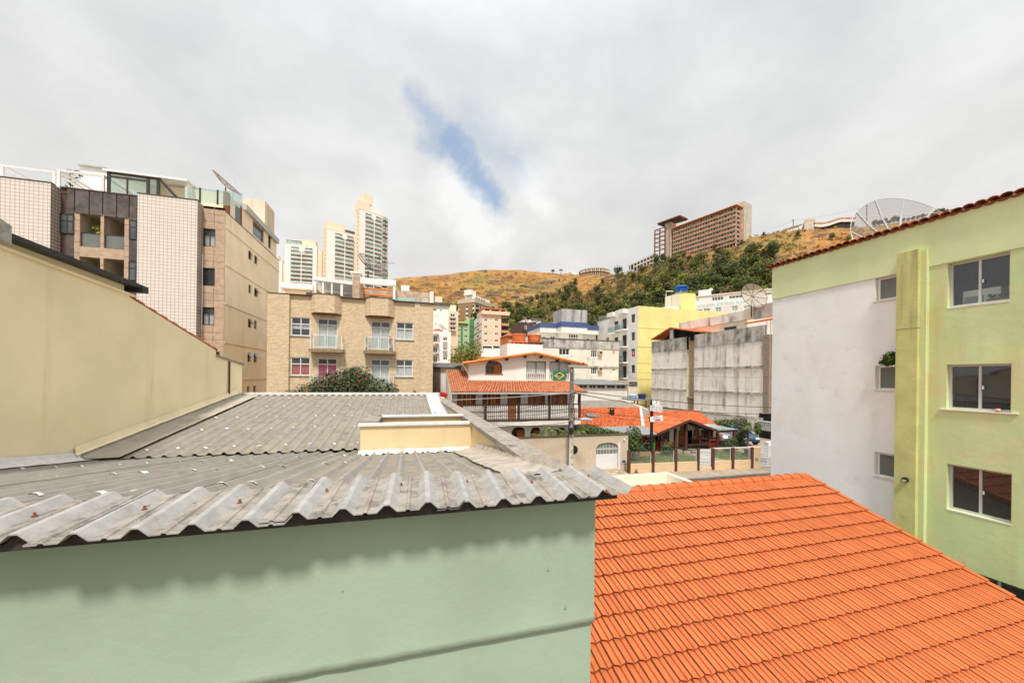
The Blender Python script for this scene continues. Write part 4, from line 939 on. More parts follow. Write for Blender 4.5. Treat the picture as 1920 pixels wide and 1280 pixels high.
b.fbox(G, G.a(238, 350) - .04, G.a(238, 350) + .04, -.08, -.012, zb, zg - .2); b.fbox(G, x1 + .09, G.a(296, 350) - .09, -.08, -.01, zg - .12, zg)
b.bar(G.W(G.a(297, 330), -.05, zg), G.W(x2, -.05, ztp + .1), .16); b.build('glass_room_frame', K['dark_frame'], P)
for q0, q1 in ((x0 + .09, G.a(238, 350) - .04), (G.a(238, 350) + .04, x1 - .09), (x1 + .09, G.a(296, 350) - .09)): c = MB(); c.fbox(G, q0, q1, -.06, -.045, zb, zg - .13); c.build('pane', K['pane_green'], P)
c = MB(); zg2 = G.z(345, 336); c.hexa([G.W(x0 - .3, .1, zg), G.W(x2 + .4, .1, zg + .02), G.W(x2 + .4, -5, zg + .1), G.W(x0 - .3, -5, zg + .1), G.W(x0 - .3, .1, zg + .14), G.W(x2 + .4, .1, zg + .16), G.W(x2 + .4, -5, zg + .24), G.W(x0 - .3, -5, zg + .24)]); c.build('flat_roof', K['white'], P)
c = MB(); c.fbox(G, G.a(300, 350), x2 + .2, -4, -3.8, zb, zg); c.fbox(G, x2 + .18, x2 + .32, -4, -.1, zb, zg - .002); c.build('terrace_wall', K['white'], P)
Hh = front_(PY + 6); c = MB(); c.fbox(Hh, Hh.a(150, 330), Hh.a(201, 330), -3, 0, zb, Hh.z(170, 314)); c.build('stair_house', K['white'], P)
c = MB(); c.fbox(Hh, Hh.a(148, 330), Hh.a(202, 330), -3, .2, Hh.z(170, 314) + .002, Hh.z(170, 312)); c.build('stair_roof', K['concrete'], P)
V = front_(PY + .9)
for (x0, x1, yt) in ((2, 101, 311), (109, 192, 321)):
    a0, a1 = V.a(x0, 330), V.a(x1, 330); zq = V.z((x0 + x1) / 2, yt + (1 if x0 > 50 else 3)); c = MB()
    for q in (a0, a1): c.fbox(V, q - .09, q + .09, -.12, 0, ztp - .3, zq)
    c.fbox(V, a0 + .09, a1 - .09, -.12, 0, zq - .14, zq)
    for q in (a0, a1): c.fbox(V, q - .08, q + .08, -5, -.12, zq - .13, zq - .002); c.fbox(V, q - .09, q + .09, -5.1, -5, ztp - .3, zq)
    c.fbox(V, a0 + .09, a1 - .09, -5.1, -5, zq - .14, zq); c.build('pergola_frame', K['white_metal'], P)
b = MB(); q = at(131, 338, 27.5); leafcloud(b, [(q.x, q.y, q.z + .1, .35, .3, .8), (q.x + .5, q.y, q.z + .5, .5, .3, .3)], 130, .2, rp, .3, .2); b.tube([(q.x + .1, q.y, ztp - .3), (q.x, q.y, q.z + .5)], .03, 5); solo(b, 'terrace_shrub', 'wispy dark shrub on the roof terrace behind white frame of tiled block', 'shrub', K['leaf_bush'])
b = MB(); q = at(181, 340, 30); c = at(178, 326, 30); b.hexa([at(173, 352, 30), at(188, 358, 30), at(189, 356, 31), at(174, 351, 31), at(170, 333, 30), at(187, 338, 30), at(188, 337, 31), at(171, 332, 31)]); solo(b, 'orange_awning', 'tan folded awning on the roof terrace beside the stair house', 'awning', K['cream_paint'])
q = ops[1]; q = P1.W(ops[0][1] - .15, -.35, ops[0][2]); t = thing('balcony_plant', 'yellow green leafy plant growing on the top balcony of the tiled block', 'plant', tuple(q))
b = MB(); leafcloud(b, [(q.x - .05, q.y, q.z + 1.1, .28, .25, .55), (q.x - .25, q.y, q.z + 1.45, .25, .2, .12)], 110, .22, rp, .2, .1); b.build('leaves', K['leaf_yellow'], t); b = MB(); b.lathe([(.12, 0), (.16, .3)], q, 10); b.build('pot', K['tile_old'], t); b = MB(); b.tube([q + Vector((0, 0, .3)), q + Vector((-.05, 0, 1.0))], .015, 5); b.build('stem', K['bark'], t)
Dp = thing('satellite_dish', 'mesh satellite dish seen nearly edge-on behind the glass railing on the tiled block', 'satellite dish', tuple(at(425, 360, 33)))
dish(Dp, at(421, 348, 33), (RT * .62 + UP * .76 + FW * .15), 1.25, .32, K['dishmesh_tan'], 8, .025, .03, K['brown_frame'], False)
b = MB(); q = at(423, 351, 33); b.tube([q, (q.x, q.y, zts)], .05, 6); b.build('mast', K['brown_frame'], Dp)
b = MB(); q = at(437, 352, 34); b.tube([(q.x, q.y, zts), (q.x, q.y, at(437, 343, 34).z)], .03, 5); b.tube([at(433.5, 343.5, 34), at(440, 342, 34)], .03, 5); b.tube([at(436, 341, 34), at(437, 345, 34)], .03, 5); solo(b, 'roof_antenna', 'thin small roof antenna just right of the dish on the tiled block', 'antenna', K['white_metal'])
# ================================================================== Q: beige brick-tiled apartment house
QY = 28.6; FQ = front_(QY)
Q = thing('beige_brick_apartment_house', 'four storey apartment house faced in small beige tiles with rounded bays', 'apartment house', (-3.4, 32, 0))
qa = lambda x: FQ.a(x, 640)
ztq = FQ.z(543, 553); qx0, qx1 = qa(503), qa(811.5)
qW = {'W1': FQ.rect(545.5, 594, 582, 629), 'D1': FQ.rect(595.3, 597.5, 633, 651.5), 'W2': FQ.rect(742.8, 605.5, 775, 637), 'D2': FQ.rect(695.8, 602, 732, 655),
      'W3': FQ.rect(544.8, 669, 581.5, 702.6), 'D3': FQ.rect(595, 671, 632, 724), 'W4': FQ.rect(742, 675, 774, 707), 'D4': FQ.rect(695, 674, 730.5, 726)}
def lvl(*k):
    for i in (2, 3):
        m = sum(qW[x][i] for x in k) / len(k)
        for x in k: r = list(qW[x]); r[i] = m; qW[x] = tuple(r)
lvl('W1', 'W2'); lvl('D1', 'D2'); lvl('W3', 'W4'); lvl('D3', 'D4')
b = MB(); b.fwall(FQ, qx0, qx1, -.01, ztq, list(qW.values()), .22)
b.poly([(qx0, QY, ztq), (qx1, QY, ztq), (qx1, QY + 14, ztq), (qx0, QY + 14, ztq)]); b.poly([(qx1, QY, -.01), (qx1, QY + 14, -.01), (qx1, QY + 14, ztq), (qx1, QY, ztq)]); b.poly([(qx0, QY, -.01), (qx0, QY + 14, -.01), (qx0, QY + 14, ztq), (qx0, QY, ztq)][::-1])
b.build('wall', K['qbrick'], Q)
b = MB(); b.fbox(FQ, qx0 - .02, qa(543), -.1, .16, -.01, ztq + .02); b.build('corner_strip', K['qbrick'], Q)
b = MB(); b.fbox(FQ, qa(776.7), qa(786.5), -.1, .10, -.01, ztq + .01); b.build('corner_strip', K['qbrick'], Q)
b = MB(); b.fbox(FQ, qa(786.5) + .004, qx1 + .02, -.1, .05, -.01, ztq + .005); b.build('corner_strip', K['qbrick'], Q)
b = MB(); b.fbox(FQ, qx0 - .03, qx1 + .03, -.25, .19, ztq + .022, ztq + .07); b.build('coping', K['brown_frame'], Q)
curt = {'W1': None, 'D1': K['curtain'], 'W2': K['curtain'], 'D2': K['curtain'], 'W3': K['curtain_red'], 'D3': K['curtain_pink'], 'W4': K['curtain'], 'D4': K['curtain']}
for k, r in qW.items():
    cu = curt[k]
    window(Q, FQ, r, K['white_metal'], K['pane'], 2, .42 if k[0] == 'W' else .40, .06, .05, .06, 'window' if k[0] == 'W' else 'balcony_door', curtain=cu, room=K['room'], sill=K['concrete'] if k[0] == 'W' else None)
r = qW['W1']; c = MB(); c.fbox(FQ, r[0] + .08, r[1] - .08, -.17, -.15, r[3] - .78, r[3] - .5); c.build('blind', K['white'], Q)
zb = FQ.z(605, 588)
for xa, xb, xc, xd in ((582.8, 591, 627.4, 642), (683.8, 694, 728, 740.5)):  # solid parapet bays at roof level
    a0, a1, a2, a3 = FQ.a(xa, 570), 0, 0, FQ.a(xd, 570); off = .55; Fo = FQ.off(off); a1 = Fo.a(xb, 570); a2 = Fo.a(xc, 570)
    c = MB(); ring = [FQ.W(a0, .0, 0), FQ.W(a1, off, 0), FQ.W(a2, off, 0), FQ.W(a3, .0, 0)]; zT = ztq + .10
    for p, q in zip(ring, ring[1:]): c.poly([(p.x, p.y, zb), (q.x, q.y, zb), (q.x, q.y, zT), (p.x, p.y, zT)])
    c.poly([(p.x, p.y, zT) for p in ring]); c.build('bay_parapet', K['qbrick'], Q)
    c = MB(); rg = [FQ.W(a0 + .08, -.0, 0), FQ.W(a1 + .03, off - .06, 0), FQ.W(a2 - .03, off - .06, 0), FQ.W(a3 - .08, 0, 0)]
    for p, q in zip(rg, rg[1:]): c.poly([(p.x, p.y, zb - .09), (q.x, q.y, zb - .09), (q.x, q.y, zb - .001), (p.x, p.y, zb - .001)])
    c.poly([(p.x, p.y, zb - .09) for p in rg][::-1]); c.build('bay_slab', K['wood'], Q)
    c = MB()
    for p, q in zip(ring, ring[1:]):
        d = (q - p).normalized(); n = Vector((d.y, -d.x, 0)); i0, i1 = p + n * .03, q + n * .03; j0, j1 = p - n * .1, q - n * .1
        c.hexa([(v.x, v.y, zT + .002) for v in (i0, i1, j1, j0)] + [(v.x, v.y, zT + .05) for v in (i0, i1, j1, j0)])
    c.build('bay_coping', K['brown_frame'], Q)
zs1 = FQ.z(613, 655); zs2 = zs1 - 2.78
for fl, zS in enumerate((zs1, zs2)):
    for i, (xa, xd, xp) in enumerate(((582.6, 643.6, (588, 641)), (683, 741.5, (687, 738)))):
        if fl == 1: zS = FQ.z(700, 731)
        a0, a1 = FQ.a(xa, 655), FQ.a(xd, 655); off = .62; Fo = FQ.off(off); a0f, a1f = Fo.a(xa + 1, 655), Fo.a(xd, 655) - .02
        c = MB(); c.fbox(FQ, min(a0, a0f), max(a1f, a0 + 1), 0.0, off, zS - .22, zS); c.build('balcony_slab', K['wood_mid'] if False else mat('slab_%d%d' % (fl, i), (.30, .22, .13), .9, .15, 2), Q)
        L0, L1 = min(a0, a0f) + .1, a1f - .1; m0, m1 = L0 + (L1 - L0) * .10, L1 - (L1 - L0) * .18; zr = zS + .95
        c = MB()
        for q in (L0, m0, m1, L1): c.fbox(FQ, q - .022, q + .022, off - .1, off - .055, zS, zr)
        for z in (zS + .1, zr - .04): c.fbox(FQ, m0 + .022, m1 - .022, off - .095, off - .06, z, z + .045)
        c.fbox(FQ, (m0 + m1) / 2 - .02, (m0 + m1) / 2 + .02, off - .09, off - .065, zS + .145, zr - .04)
        c.fbox(FQ, L0 - .02, L0 + .02, 0, off - .1, zr - .02, zr + .02); c.fbox(FQ, L1 - .02, L1 + .02, 0, off - .1, zr - .02, zr + .02); rl = c.build('balcony_railing', K['white_metal'], Q)
        for u, v in ((L0 + .03, m0 - .03), (m0 + .03, m1 - .03), (m1 + .03, L1 - .03)): c = MB(); c.fbox(FQ, u, v, off - .082, off - .074, zS + .02, zr - .05); c.build('pane', K['pane_clear'], rl)
        if fl == 0 and i == 1:
            for q, lab, mm in ((L0 + .12, 'yellow flowering pot plant at left end of the right upper balcony', K['leaf_yellow']), (L1 - .25, 'reddish pot plant at right end of the right upper balcony', K['flower_red'])):
                p = FQ.W(q, off - .25, zS); t = thing('balcony_plant', lab, 'pot plant', tuple(p)); c = MB(); leafcloud(c, [(p.x, p.y, p.z + .75, .13, .13, .4)], 70, .13, rp, .2, .1); c.build('leaves', mm, t); c = MB(); c.lathe([(.09, 0), (.12, .22)], p, 9); c.tube([p + UP * .2, p + UP * .7], .012, 4); c.build('pot', K['tile_old'], t)
# roof storey of Q
Qp = front_(QY + 2.2)
def qbox(name, m, x0, y0, x1, y1, F=None, d0=-2, d1=0, zbot=None):
    F = F or Qp; r = F.rect(x0, y0, x1, y1); c = MB(); c.fbox(F, r[0], r[1], d0, d1, zbot if zbot is not None else r[2], r[3]); return c.build(name, m, Q)
zr0 = ztq - .1
qbox('roof_wall', K['cream'], 532, 543.3, 587, 560, d0=-3, d1=-.3, zbot=zr0)
qbox('flat_roof', K['white'], 527.5, 533, 588, 542.5, d0=-3.5, d1=.35)
qbox('roof_opening', K['glass_mid'], 572, 546.5, 586, 560, d0=-.35, d1=-.28, zbot=zr0)
g0 = Qp.rect(587, 521, 664, 527); ztg = g0[3]
c = MB(); c.hexa([Qp.W(g0[0], .05, ztg - .24), Qp.W(g0[1] + .05, .05, ztg - .42), Qp.W(g0[1] + .05, -5, ztg - .42), Qp.W(g0[0], -5, ztg - .24), Qp.W(g0[0], .05, ztg + .0), Qp.W(g0[1] + .05, .05, ztg - .18), Qp.W(g0[1] + .05, -5, ztg - .18), Qp.W(g0[0], -5, ztg)]); c.build('room_roof', K['white'], Q)
c = MB()
for x, wd in ((589.5, .12), (605.5, .05), (622, .05), (640.5, .08)): q = Qp.a(x, 540); c.fbox(Qp, q - wd, q + wd, -.12, -.02, zr0, ztg - .25 - (x - 587) * .0024)
c.build('room_post', K['white_metal'], Q)
xsq = [Qp.a(x, 540) for x in (591.5, 605.5, 622, 640.5, 662)]
for u, v in zip(xsq, xsq[1:]): c = MB(); c.fbox(Qp, u + .06, v - .08, -.08, -.07, zr0, ztg - .35); c.build('pane', K['pane'], Q)
c = MB(); c.fquad(Qp, xsq[0], xsq[-1], zr0, ztg - .4, -3.5); c.build('room_back', K['greybox'], Q)
qbox('stone_column', K['qbrick'], 661.5, 521, 667.5, 560, d0=-1.5, d1=.06, zbot=zr0)
qbox('chimney', K['white_old'], 660, 513, 675, 526, d0=-.8, d1=.02)
qbox('chimney_cap', K['white_old'], 657, 509, 678, 512.6, d0=-.95, d1=.1)
qbox('pergola_beam', K['white'], 668, 522.5, 742, 533, d0=-.3, d1=.05)
c = MB(); q0, q1 = Qp.a(742, 530), Qp.a(740, 545); zz0 = Qp.z(741, 533)
for x, d in ((742, -.25),): q = Qp.a(x, 530); c.fbox(Qp, q - .18, q, -5, -.301, Qp.z(741, 533), Qp.z(741, 524))
q = Qp.a(739.5, 545); c.fbox(Qp, q - .1, q + .07, -.28, -.0, zr0, Qp.z(741, 533.2)); c.build('pergola_frame', K['white_metal'], Q)
for k in range(2):
    r = Qp.rect(673 + 2 * k, 535.5 + 4.5 * k, 738, 537.5 + 4.5 * k); c = MB(); c.fbox(Qp, r[0], r[1], -1.2 - k * 1.5, -.9 - k * 1.5, r[2], r[3]); c.build('rafter', K['ridge_orange'], Q)
Qs = front_(QY + 5.0)
r = Qs.rect(679, 543.5, 804, 548); zst = Qs.z(700, 543.5)
c = MB(); c.fwall(Qs, Qs.a(679), Qs.a(805), zr0, Qs.z(745, 544), [], .1); c.fbox(Qs, Qs.a(668), Qs.a(680), -.2, 3, zr0, Qs.z(680, 534)); c.build('stone_wall', mat('stone_clad', (.45, .35, .26), .9, .25, 2.2), Q)
for (x0, x1, m_) in ((731, 779.5, K['glass_teal']), (692, 709, K['greybox']), (780.5, 803, K['greybox'])): r = Qs.rect(x0, 558, x1, 570); c = MB(); c.fbox(Qs, r[0], r[1], -.05, .06, zr0, Qs.z((x0 + x1) / 2, 558 if m_ is K['glass_teal'] else (545 if x0 < 700 else 559.5))); c.build('panel', m_, Q)
c = MB(); c.fbox(Qs, Qs.a(804), Qs.a(811), -.3, .1, zr0, Qs.z(807, 546.5)); c.build('white_post', K['white_old'], Q)
c = MB(); r = Qs.off(-3).rect(752, 535, 767.5, 545); c.fbox(Qs.off(-3), r[0], r[1], -1, 0, zr0, r[3]); c.build('roof_box', K['white'], Q)
Dq = thing('satellite_dish', 'large mesh dish tilted on the white roof of the beige tiled house', 'satellite dish', tuple(at(702, 530, 33)))
dish(Dq, at(696, 503, 33), (RT * .66 + UP * .68 - FW * .3), 1.42, .38, K['dishmesh'], 8, .025, .03, K['brown_frame'], True)
b = MB(); q = at(690, 508, 33); b.tube([q, (q.x, q.y, zr0)], .06, 6); b.build('mast', K['brown_frame'], Dq)
b = MB(); q = at(727, 520, 34); b.tube([(q.x, q.y, zr0), at(727, 487, 34)], .025, 5); b.tube([at(714, 494, 34), at(741, 493, 34)], .02, 4)
for x in range(715, 742, 4): b.tube([at(x, 491.5, 34), at(x, 495.5, 34)], .012, 4)
solo(b, 'roof_antenna', 'spindly television antenna right of the dish on the beige tiled house', 'antenna', K['cable_grey'])
# bush in front
bp = []
for x, y, rx2, rz2 in ((552, 735, 1.0, .45), (580, 730, 1.0, .8), (610, 722, 1.1, 1.2), (640, 718, 1.1, 1.4), (668, 715, 1.2, 1.5), (664, 700, .6, .8), (690, 722, .9, 1.1), (712, 726, .8, .9), (733, 729, .6, .75), (684, 706, .4, .5)):
    p = at(x, y, 24.3); bp.append((p.x, p.y + random.uniform(-.4, .4), p.z - .2, rx2 * .95, .9, rz2 * .85))
Bu = thing('flowering_bush', 'broad dark green flowering bush in front of the beige tiled house', 'bush', (-3.2, 23.6, 0))
b = MB(); leafcloud(b, bp, 9000, .20, rp, .35, .5); b.build('foliage', K['leaf_bush'], Bu)
b = MB()
for _ in range(9):
    q = random.choice(bp); an = random.uniform(3.6, 5.8); p = Vector((q[0] + q[3] * cos(an), q[1] + q[4] * sin(an), q[2] + random.uniform(-.3, .7) * q[5])); leafcloud(b, [(p.x, p.y, p.z, .08, .08, .08)], 7, .12, rp)
b.build('blossom', K['flower_red'], Bu)
b = MB(); 
for q in bp[1:-1]: b.tube([(q[0] * .8 - .64, 23.6, 0), (q[0], q[1], q[2])], [.06, .02], 5)
b.build('stem', K['bark'], Bu)
for x, lab, n in ((526, 'small yellow green sprout at the left foot of the beige tiled house', 60), (778, 'tiny weed tuft at the right foot of the beige tiled house', 26)):
    p = at(x, 738, 26); b = MB(); leafcloud(b, [(p.x, p.y, p.z + .1, .16, .16, .45 if n > 30 else .15)], n, .22, rp, .3, .2); b.tube([(p.x, p.y, 0), (p.x, p.y, p.z)], .03, 4); solo(b, 'sprout', lab, 'plant', K['leaf_hedge'])
# ================================================================== annex between Q and the flag house
AN = thing('flat_roof_annex', 'low flat roofed annex with brown stone wall beside the beige tiled house', 'annex', (3.4, 33, 0))
F3 = front_(33.0)
r = F3.rect(812, 689, 826, 740); c = MB(); c.fbox(F3, F3.a(806), r[1], -4, 0, -.01, r[3]); c.build('stone_wall', mat('stone_brown', (.17, .12, .085), .9, .35, 3), AN)
r = F3.rect(826, 692, 846, 740); c = MB(); c.fbox(F3, r[0] + .003, F3.a(862), -4, -.05, -.01, F3.z(836, 689)); c.build('wall', K['white_old'], AN)
c = MB(); c.fbox(F3, F3.a(806), F3.a(862), -4.2, .25, F3.z(836, 688.5), F3.z(836, 680.5)); c.build('flat_roof', K['zinc'], AN)
b = MB(); p = at(832, 739, 25); b.hexa([(p.x - .2, p.y - .2, p.z - .1), (p.x + .22, p.y - .2, p.z - .15), (p.x + .22, p.y + .3, p.z - .15), (p.x - .2, p.y + .3, p.z - .1), (p.x - .22, p.y - .2, p.z + .16), (p.x + .24, p.y - .22, p.z + .02), (p.x + .2, p.y + .3, p.z + .08), (p.x - .16, p.y + .3, p.z + .2)]); b.box(p.x - .15, p.y - .15, 0, p.x + .15, p.y + .2, p.z - .12); solo(b, 'red_tarpaulin', 'crumpled red tarpaulin bundle beside the stone wall of the annex', 'tarpaulin', K['red'])
# ================================================================== C: cream house with Brazilian flag
CYw = 28.6; CYv = 26.4; FC = front_(CYw); FV = front_(CYv)
C = thing('cream_balcony_house', 'cream two storey house with orange tiled veranda roof and arched window', 'house', (8, 30, 0))
ca = lambda x: FC.a(x, 690)
cx0, cx1 = ca(879), ca(1076); apex = FC.px(1000, 664)
eL, eR = FC.px(866, 683), FC.px(1096, 686)
zv = FC.z(960, 716)
def gz(a_):                                       # underside of the gable at a
    if a_ < apex[0]: return eL[1] + (apex[1] - eL[1]) * (a_ - eL[0]) / (apex[0] - eL[0])
    return eR[1] + (apex[1] - eR[1]) * (a_ - eR[0]) / (apex[0] - eR[0])
aw = FC.rect(910.3, 676, 941.5, 700); g1_ = FC.rect(987, 677, 1023.5, 711); g2_ = FC.rect(1030.5, 678.5, 1066.5, 711.5)
zB = g1_[2]; g2_ = (g2_[0], g2_[1], zB, g1_[3])
zsp = aw[3] - .42                                 # spring of the arch
b = MB(); zeave = min(gz(cx0), gz(cx1)) - .25
b.fwall(FC, cx0, cx1, zv - .6, aw[3] + .0, [aw, (g1_[0], g1_[1], zB, 99), (g2_[0], g2_[1], zB, 99)], .2)
zt2 = g1_[3]
for u, v in ((cx0, g1_[0]), (g1_[1], g2_[0]), (g2_[1], cx1)):
    if zt2 > aw[3]: b.fquad(FC, u, v, aw[3], zt2)
m_ = 24; top = [(cx0 + (cx1 - cx0) * i / m_) for i in range(m_ + 1)]
b.sheet([[FC.W(x, 0, zt2) for x in top], [FC.W(x, 0, gz(x) - .02) for x in top]])
for i in range(12):                               # arch spandrels
    u0, u1 = i / 12, (i + 1) / 12; f = lambda u: zsp + (aw[3] - zsp) * sqrt(max(0, 1 - (2 * u - 1) ** 2))
    x0_, x1_ = aw[0] + (aw[1] - aw[0]) * u0, aw[0] + (aw[1] - aw[0]) * u1
    b.poly([FC.W(x0_, 0, f(u0)), FC.W(x1_, 0, f(u1)), FC.W(x1_, 0, aw[3]), FC.W(x0_, 0, aw[3])])
LS = left_(cx0); zl2 = gz(cx0)
b.fwall(LS, -(CYw + 7), -CYw, zv - .6, zl2 - .1, [LS.rect(858.5, 690, 863, 704)], .15); b.build('upper_wall', K['house_wall'], C)
b = MB(); b.fquad(LS, *LS.rect(858.5, 690, 863, 704), d=-.12); b.build('side_window', K['glass_dark'], C)
# gable roof: orange edge tiles, tiles on top
n_ = 30; Yf, Yr = CYw - .55, CYw + 8.5
for s_, (pa_, pb_) in enumerate(((eL, apex), (apex, eR))):
    c = MB(); k = 22
    for i in range(k):
        u0, u1 = i / k, (i + 1.15) / k
        p = (pa_[0] + (pb_[0] - pa_[0]) * u0, pa_[1] + (pb_[1] - pa_[1]) * u0); q = (pa_[0] + (pb_[0] - pa_[0]) * u1, pa_[1] + (pb_[1] - pa_[1]) * u1)
        r0, r1 = (.11, .095) if s_ == 1 else (.095, .11)
        c.tube([FC.W(p[0], .5, p[1] + .08), FC.W(q[0], .5, q[1] + .08)], [r0, r1], 8)
    c.build('edge_tiles', K['ridge_orange'], C, kind='stuff')
    c = MB(); c.poly([FC.W(pa_[0], .55, pa_[1] + .06), FC.W(pb_[0], .55, pb_[1] + .06), FC.W(pb_[0], -9, pb_[1] + .06), FC.W(pa_[0], -9, pa_[1] + .06)]); c.build('roof_slope', K['tile_house'], C)
    c = MB(); c.poly([FC.W(pa_[0], .5, pa_[1] - .0), FC.W(pb_[0], .5, pb_[1] - .0), FC.W(pb_[0], -9, pb_[1] - .0), FC.W(pa_[0], -9, pa_[1] - .0)][::-1]); c.build('roof_lining', K['house_wall'], C)
for x in (917.5, 949, 983, 1013, 1043, 1069):
    q = FC.a(x, 680); c = MB(); c.fbox(FC, q - .07, q + .07, 0, .42, gz(q) - .19, gz(q) - .02); c.build('rafter_end', K['wood_dark'], C)
c = MB(); c.bar(FC.W(eL[0], .45, eL[1] + .02), FC.W(eL[0], -9, eL[1] - .1), .14, .1); c.build('gutter', K['zinc_pale'], C)
c = MB(); c.tube([FC.W(eL[0] + .02, .3, eL[1]), FC.W(cx0 + .0, .06, eL[1] - .75), FC.W(cx0 - .03, .06, zv)], .045, 6); c.build('downpipe', K['white'], C)
# arched window with wooden frame, one open shutter
def arch_pts(a0, a1, z0, zs, zt_, n=14): return [(a0, z0), (a0, zs)] + [(a0 + (a1 - a0) * (1 - cos(pi * i / n)) / 2, zs + (zt_ - zs) * sin(pi * i / n)) for i in range(1, n)] + [(a1, zs), (a1, z0)]
def arch_frame(par, F, r, zs, m, wd=.09, name='window', glass=None, d=-.06):
    o = arch_pts(r[0], r[1], r[2], zs, r[3]); i_ = arch_pts(r[0] + wd, r[1] - wd, r[2] + wd, zs, r[3] - wd); c = MB()
    c.sheet([[F.W(p[0], d, p[1]) for p in o], [F.W(p[0], d, p[1]) for p in i_], [F.W(p[0], d - .1, p[1]) for p in i_]], True); c.fbox(F, r[0] + wd, r[1] - wd, d - .1, d, r[2], r[2] + wd); w = c.build(name, m, par)
    if glass: c = MB(); c.poly([F.W(p[0], d - .12, p[1]) for p in i_][::-1]); c.build('pane', glass, w)
    return w
w = arch_frame(C, FC, aw, zsp, K['wood'], .09, 'arched_window', K['glass_dark'])
c = MB(); mid = (aw[0] + aw[1]) / 2; c.fbox(FC, aw[0] + .09, aw[1] - .09, -.14, -.05, zsp + .02, zsp + .09); c.fbox(FC, mid - .02, mid + .05, -.14, -.04, aw[2] + .09, zsp + .02); c.build('mullion', K['wood_mid'], w)
c = MB(); c.fbox(FC, mid + .15, aw[1] - .1, -.13, -.09, aw[2] + .1, aw[2] + .75); c.fbox(FC, mid + .05, mid + .15, -.14, -.085, aw[2] + .1, zsp + .0); c.fbox(FC, mid + .45, mid + .52, -.135, -.08, aw[2] + .75, zsp); c.build('shutter', K['wood_mid'], w)
c = MB(); c.fbox(FC, aw[0] - .05, aw[1] + .05, -.05, .06, aw[2] - .06, aw[2]); c.build('sill', K['wood'], w)
# glazed openings with curtains and balusters
for gi, r in enumerate((g1_, g2_)):
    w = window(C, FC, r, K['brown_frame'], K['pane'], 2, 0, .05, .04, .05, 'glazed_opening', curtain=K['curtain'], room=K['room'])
    zt3 = r[2] + (r[3] - r[2]) * .34; c = MB(); c.fbox(FC, r[0], r[1], -.09, .02, zt3 - .05, zt3); c.fbox(FC, r[0], r[1], -.09, .02, r[2], r[2] + .05); rail = c.build('baluster_rail', K['white_old'], w)
    bal = MB(); h = zt3 - r[2] - .1; bal.lathe([(.03, 0), (.055, h * .25), (.025, h * .5), (.045, h * .75), (.03, h)], (0, 0, 0), 7); bme = bal.mesh('baluster', K['white_old'], smooth=True); nb = 9
    for k in range(nb):
        q = FC.W(r[0] + (r[1] - r[0]) * (k + .5) / nb, -.035, r[2] + .05); inst(bme, 'baluster', w, q)
# the flag (hung over the second rail)
fr = FC.off(.06).rect(1036.5, 695.5, 1061, 712.5); Ff = FC.off(.06)
def fl(u, v): a = fr[0] + (fr[1] - fr[0]) * u; return Ff.W(a, .02 + .035 * sin(u * 9 + v * 2) * (1 - v * .6), fr[3] + (fr[2] - fr[3]) * v - .12 * u * (1 - u) * (1 - v) * 1.2 + .05 * u * v)
b = MB(); b.sheet([[fl(i / 20, j / 12) for i in range(21)] for j in range(13)], True)
Fl = solo(b, 'flag', 'green Brazilian flag hanging over the balcony rail beside the utility pole', 'flag', mat('flag_green', (.005, .22, .10), .8, .08, 6), tuple(fl(.5, 1)))
ROOTLOC[Fl.name] = tuple(Fl.location)
def fd(u, v, k): p = fl(u, v); return p + Vector((0, -.006 * k, 0))
b = MB(); R_ = [(.5, .08), (.92, .5), (.5, .92), (.08, .5)]; rows = []
for i in range(13):
    v = .08 + .84 * i / 12; hw = .42 * (1 - abs(v - .5) / .42); rows.append([fd(.5 + hw * (2 * j / 16 - 1), v, 1) for j in range(17)])
b.sheet(rows, True); b.build('rhombus', mat('flag_yellow', (.75, .52, .0), .8, .05, 6), Fl)
b = MB(); rows = [[fd(.5 + .185 * q / 6 * cos(2 * pi * j / 24), .5 + .26 * q / 6 * sin(2 * pi * j / 24), 2) for j in range(25)] for q in range(1, 7)]; rows.insert(0, [fd(.5, .5, 2)] * 25); b.sheet(rows); b.build('disc', mat('flag_blue', (.01, .03, .22), .8, .05, 6), Fl)
b = MB(); b.sheet([[fd(.325 + .35 * j / 10, .47 + .13 * (j / 10 - .35) ** 2 * 2 + .02 + q * .045 + .05 * j / 10, 3) for j in range(11)] for q in (0, 1)], True); b.build('band', K['white'], Fl)
b = MB()
for u, v in ((.44, .58), (.5, .62), (.56, .62), (.47, .66), (.53, .69), (.59, .58), (.41, .52), (.5, .56)): b.poly([fd(u - .008, v, 3), fd(u, v - .012, 3), fd(u + .008, v, 3), fd(u, v + .012, 3)])
b.build('star', K['white'], Fl)
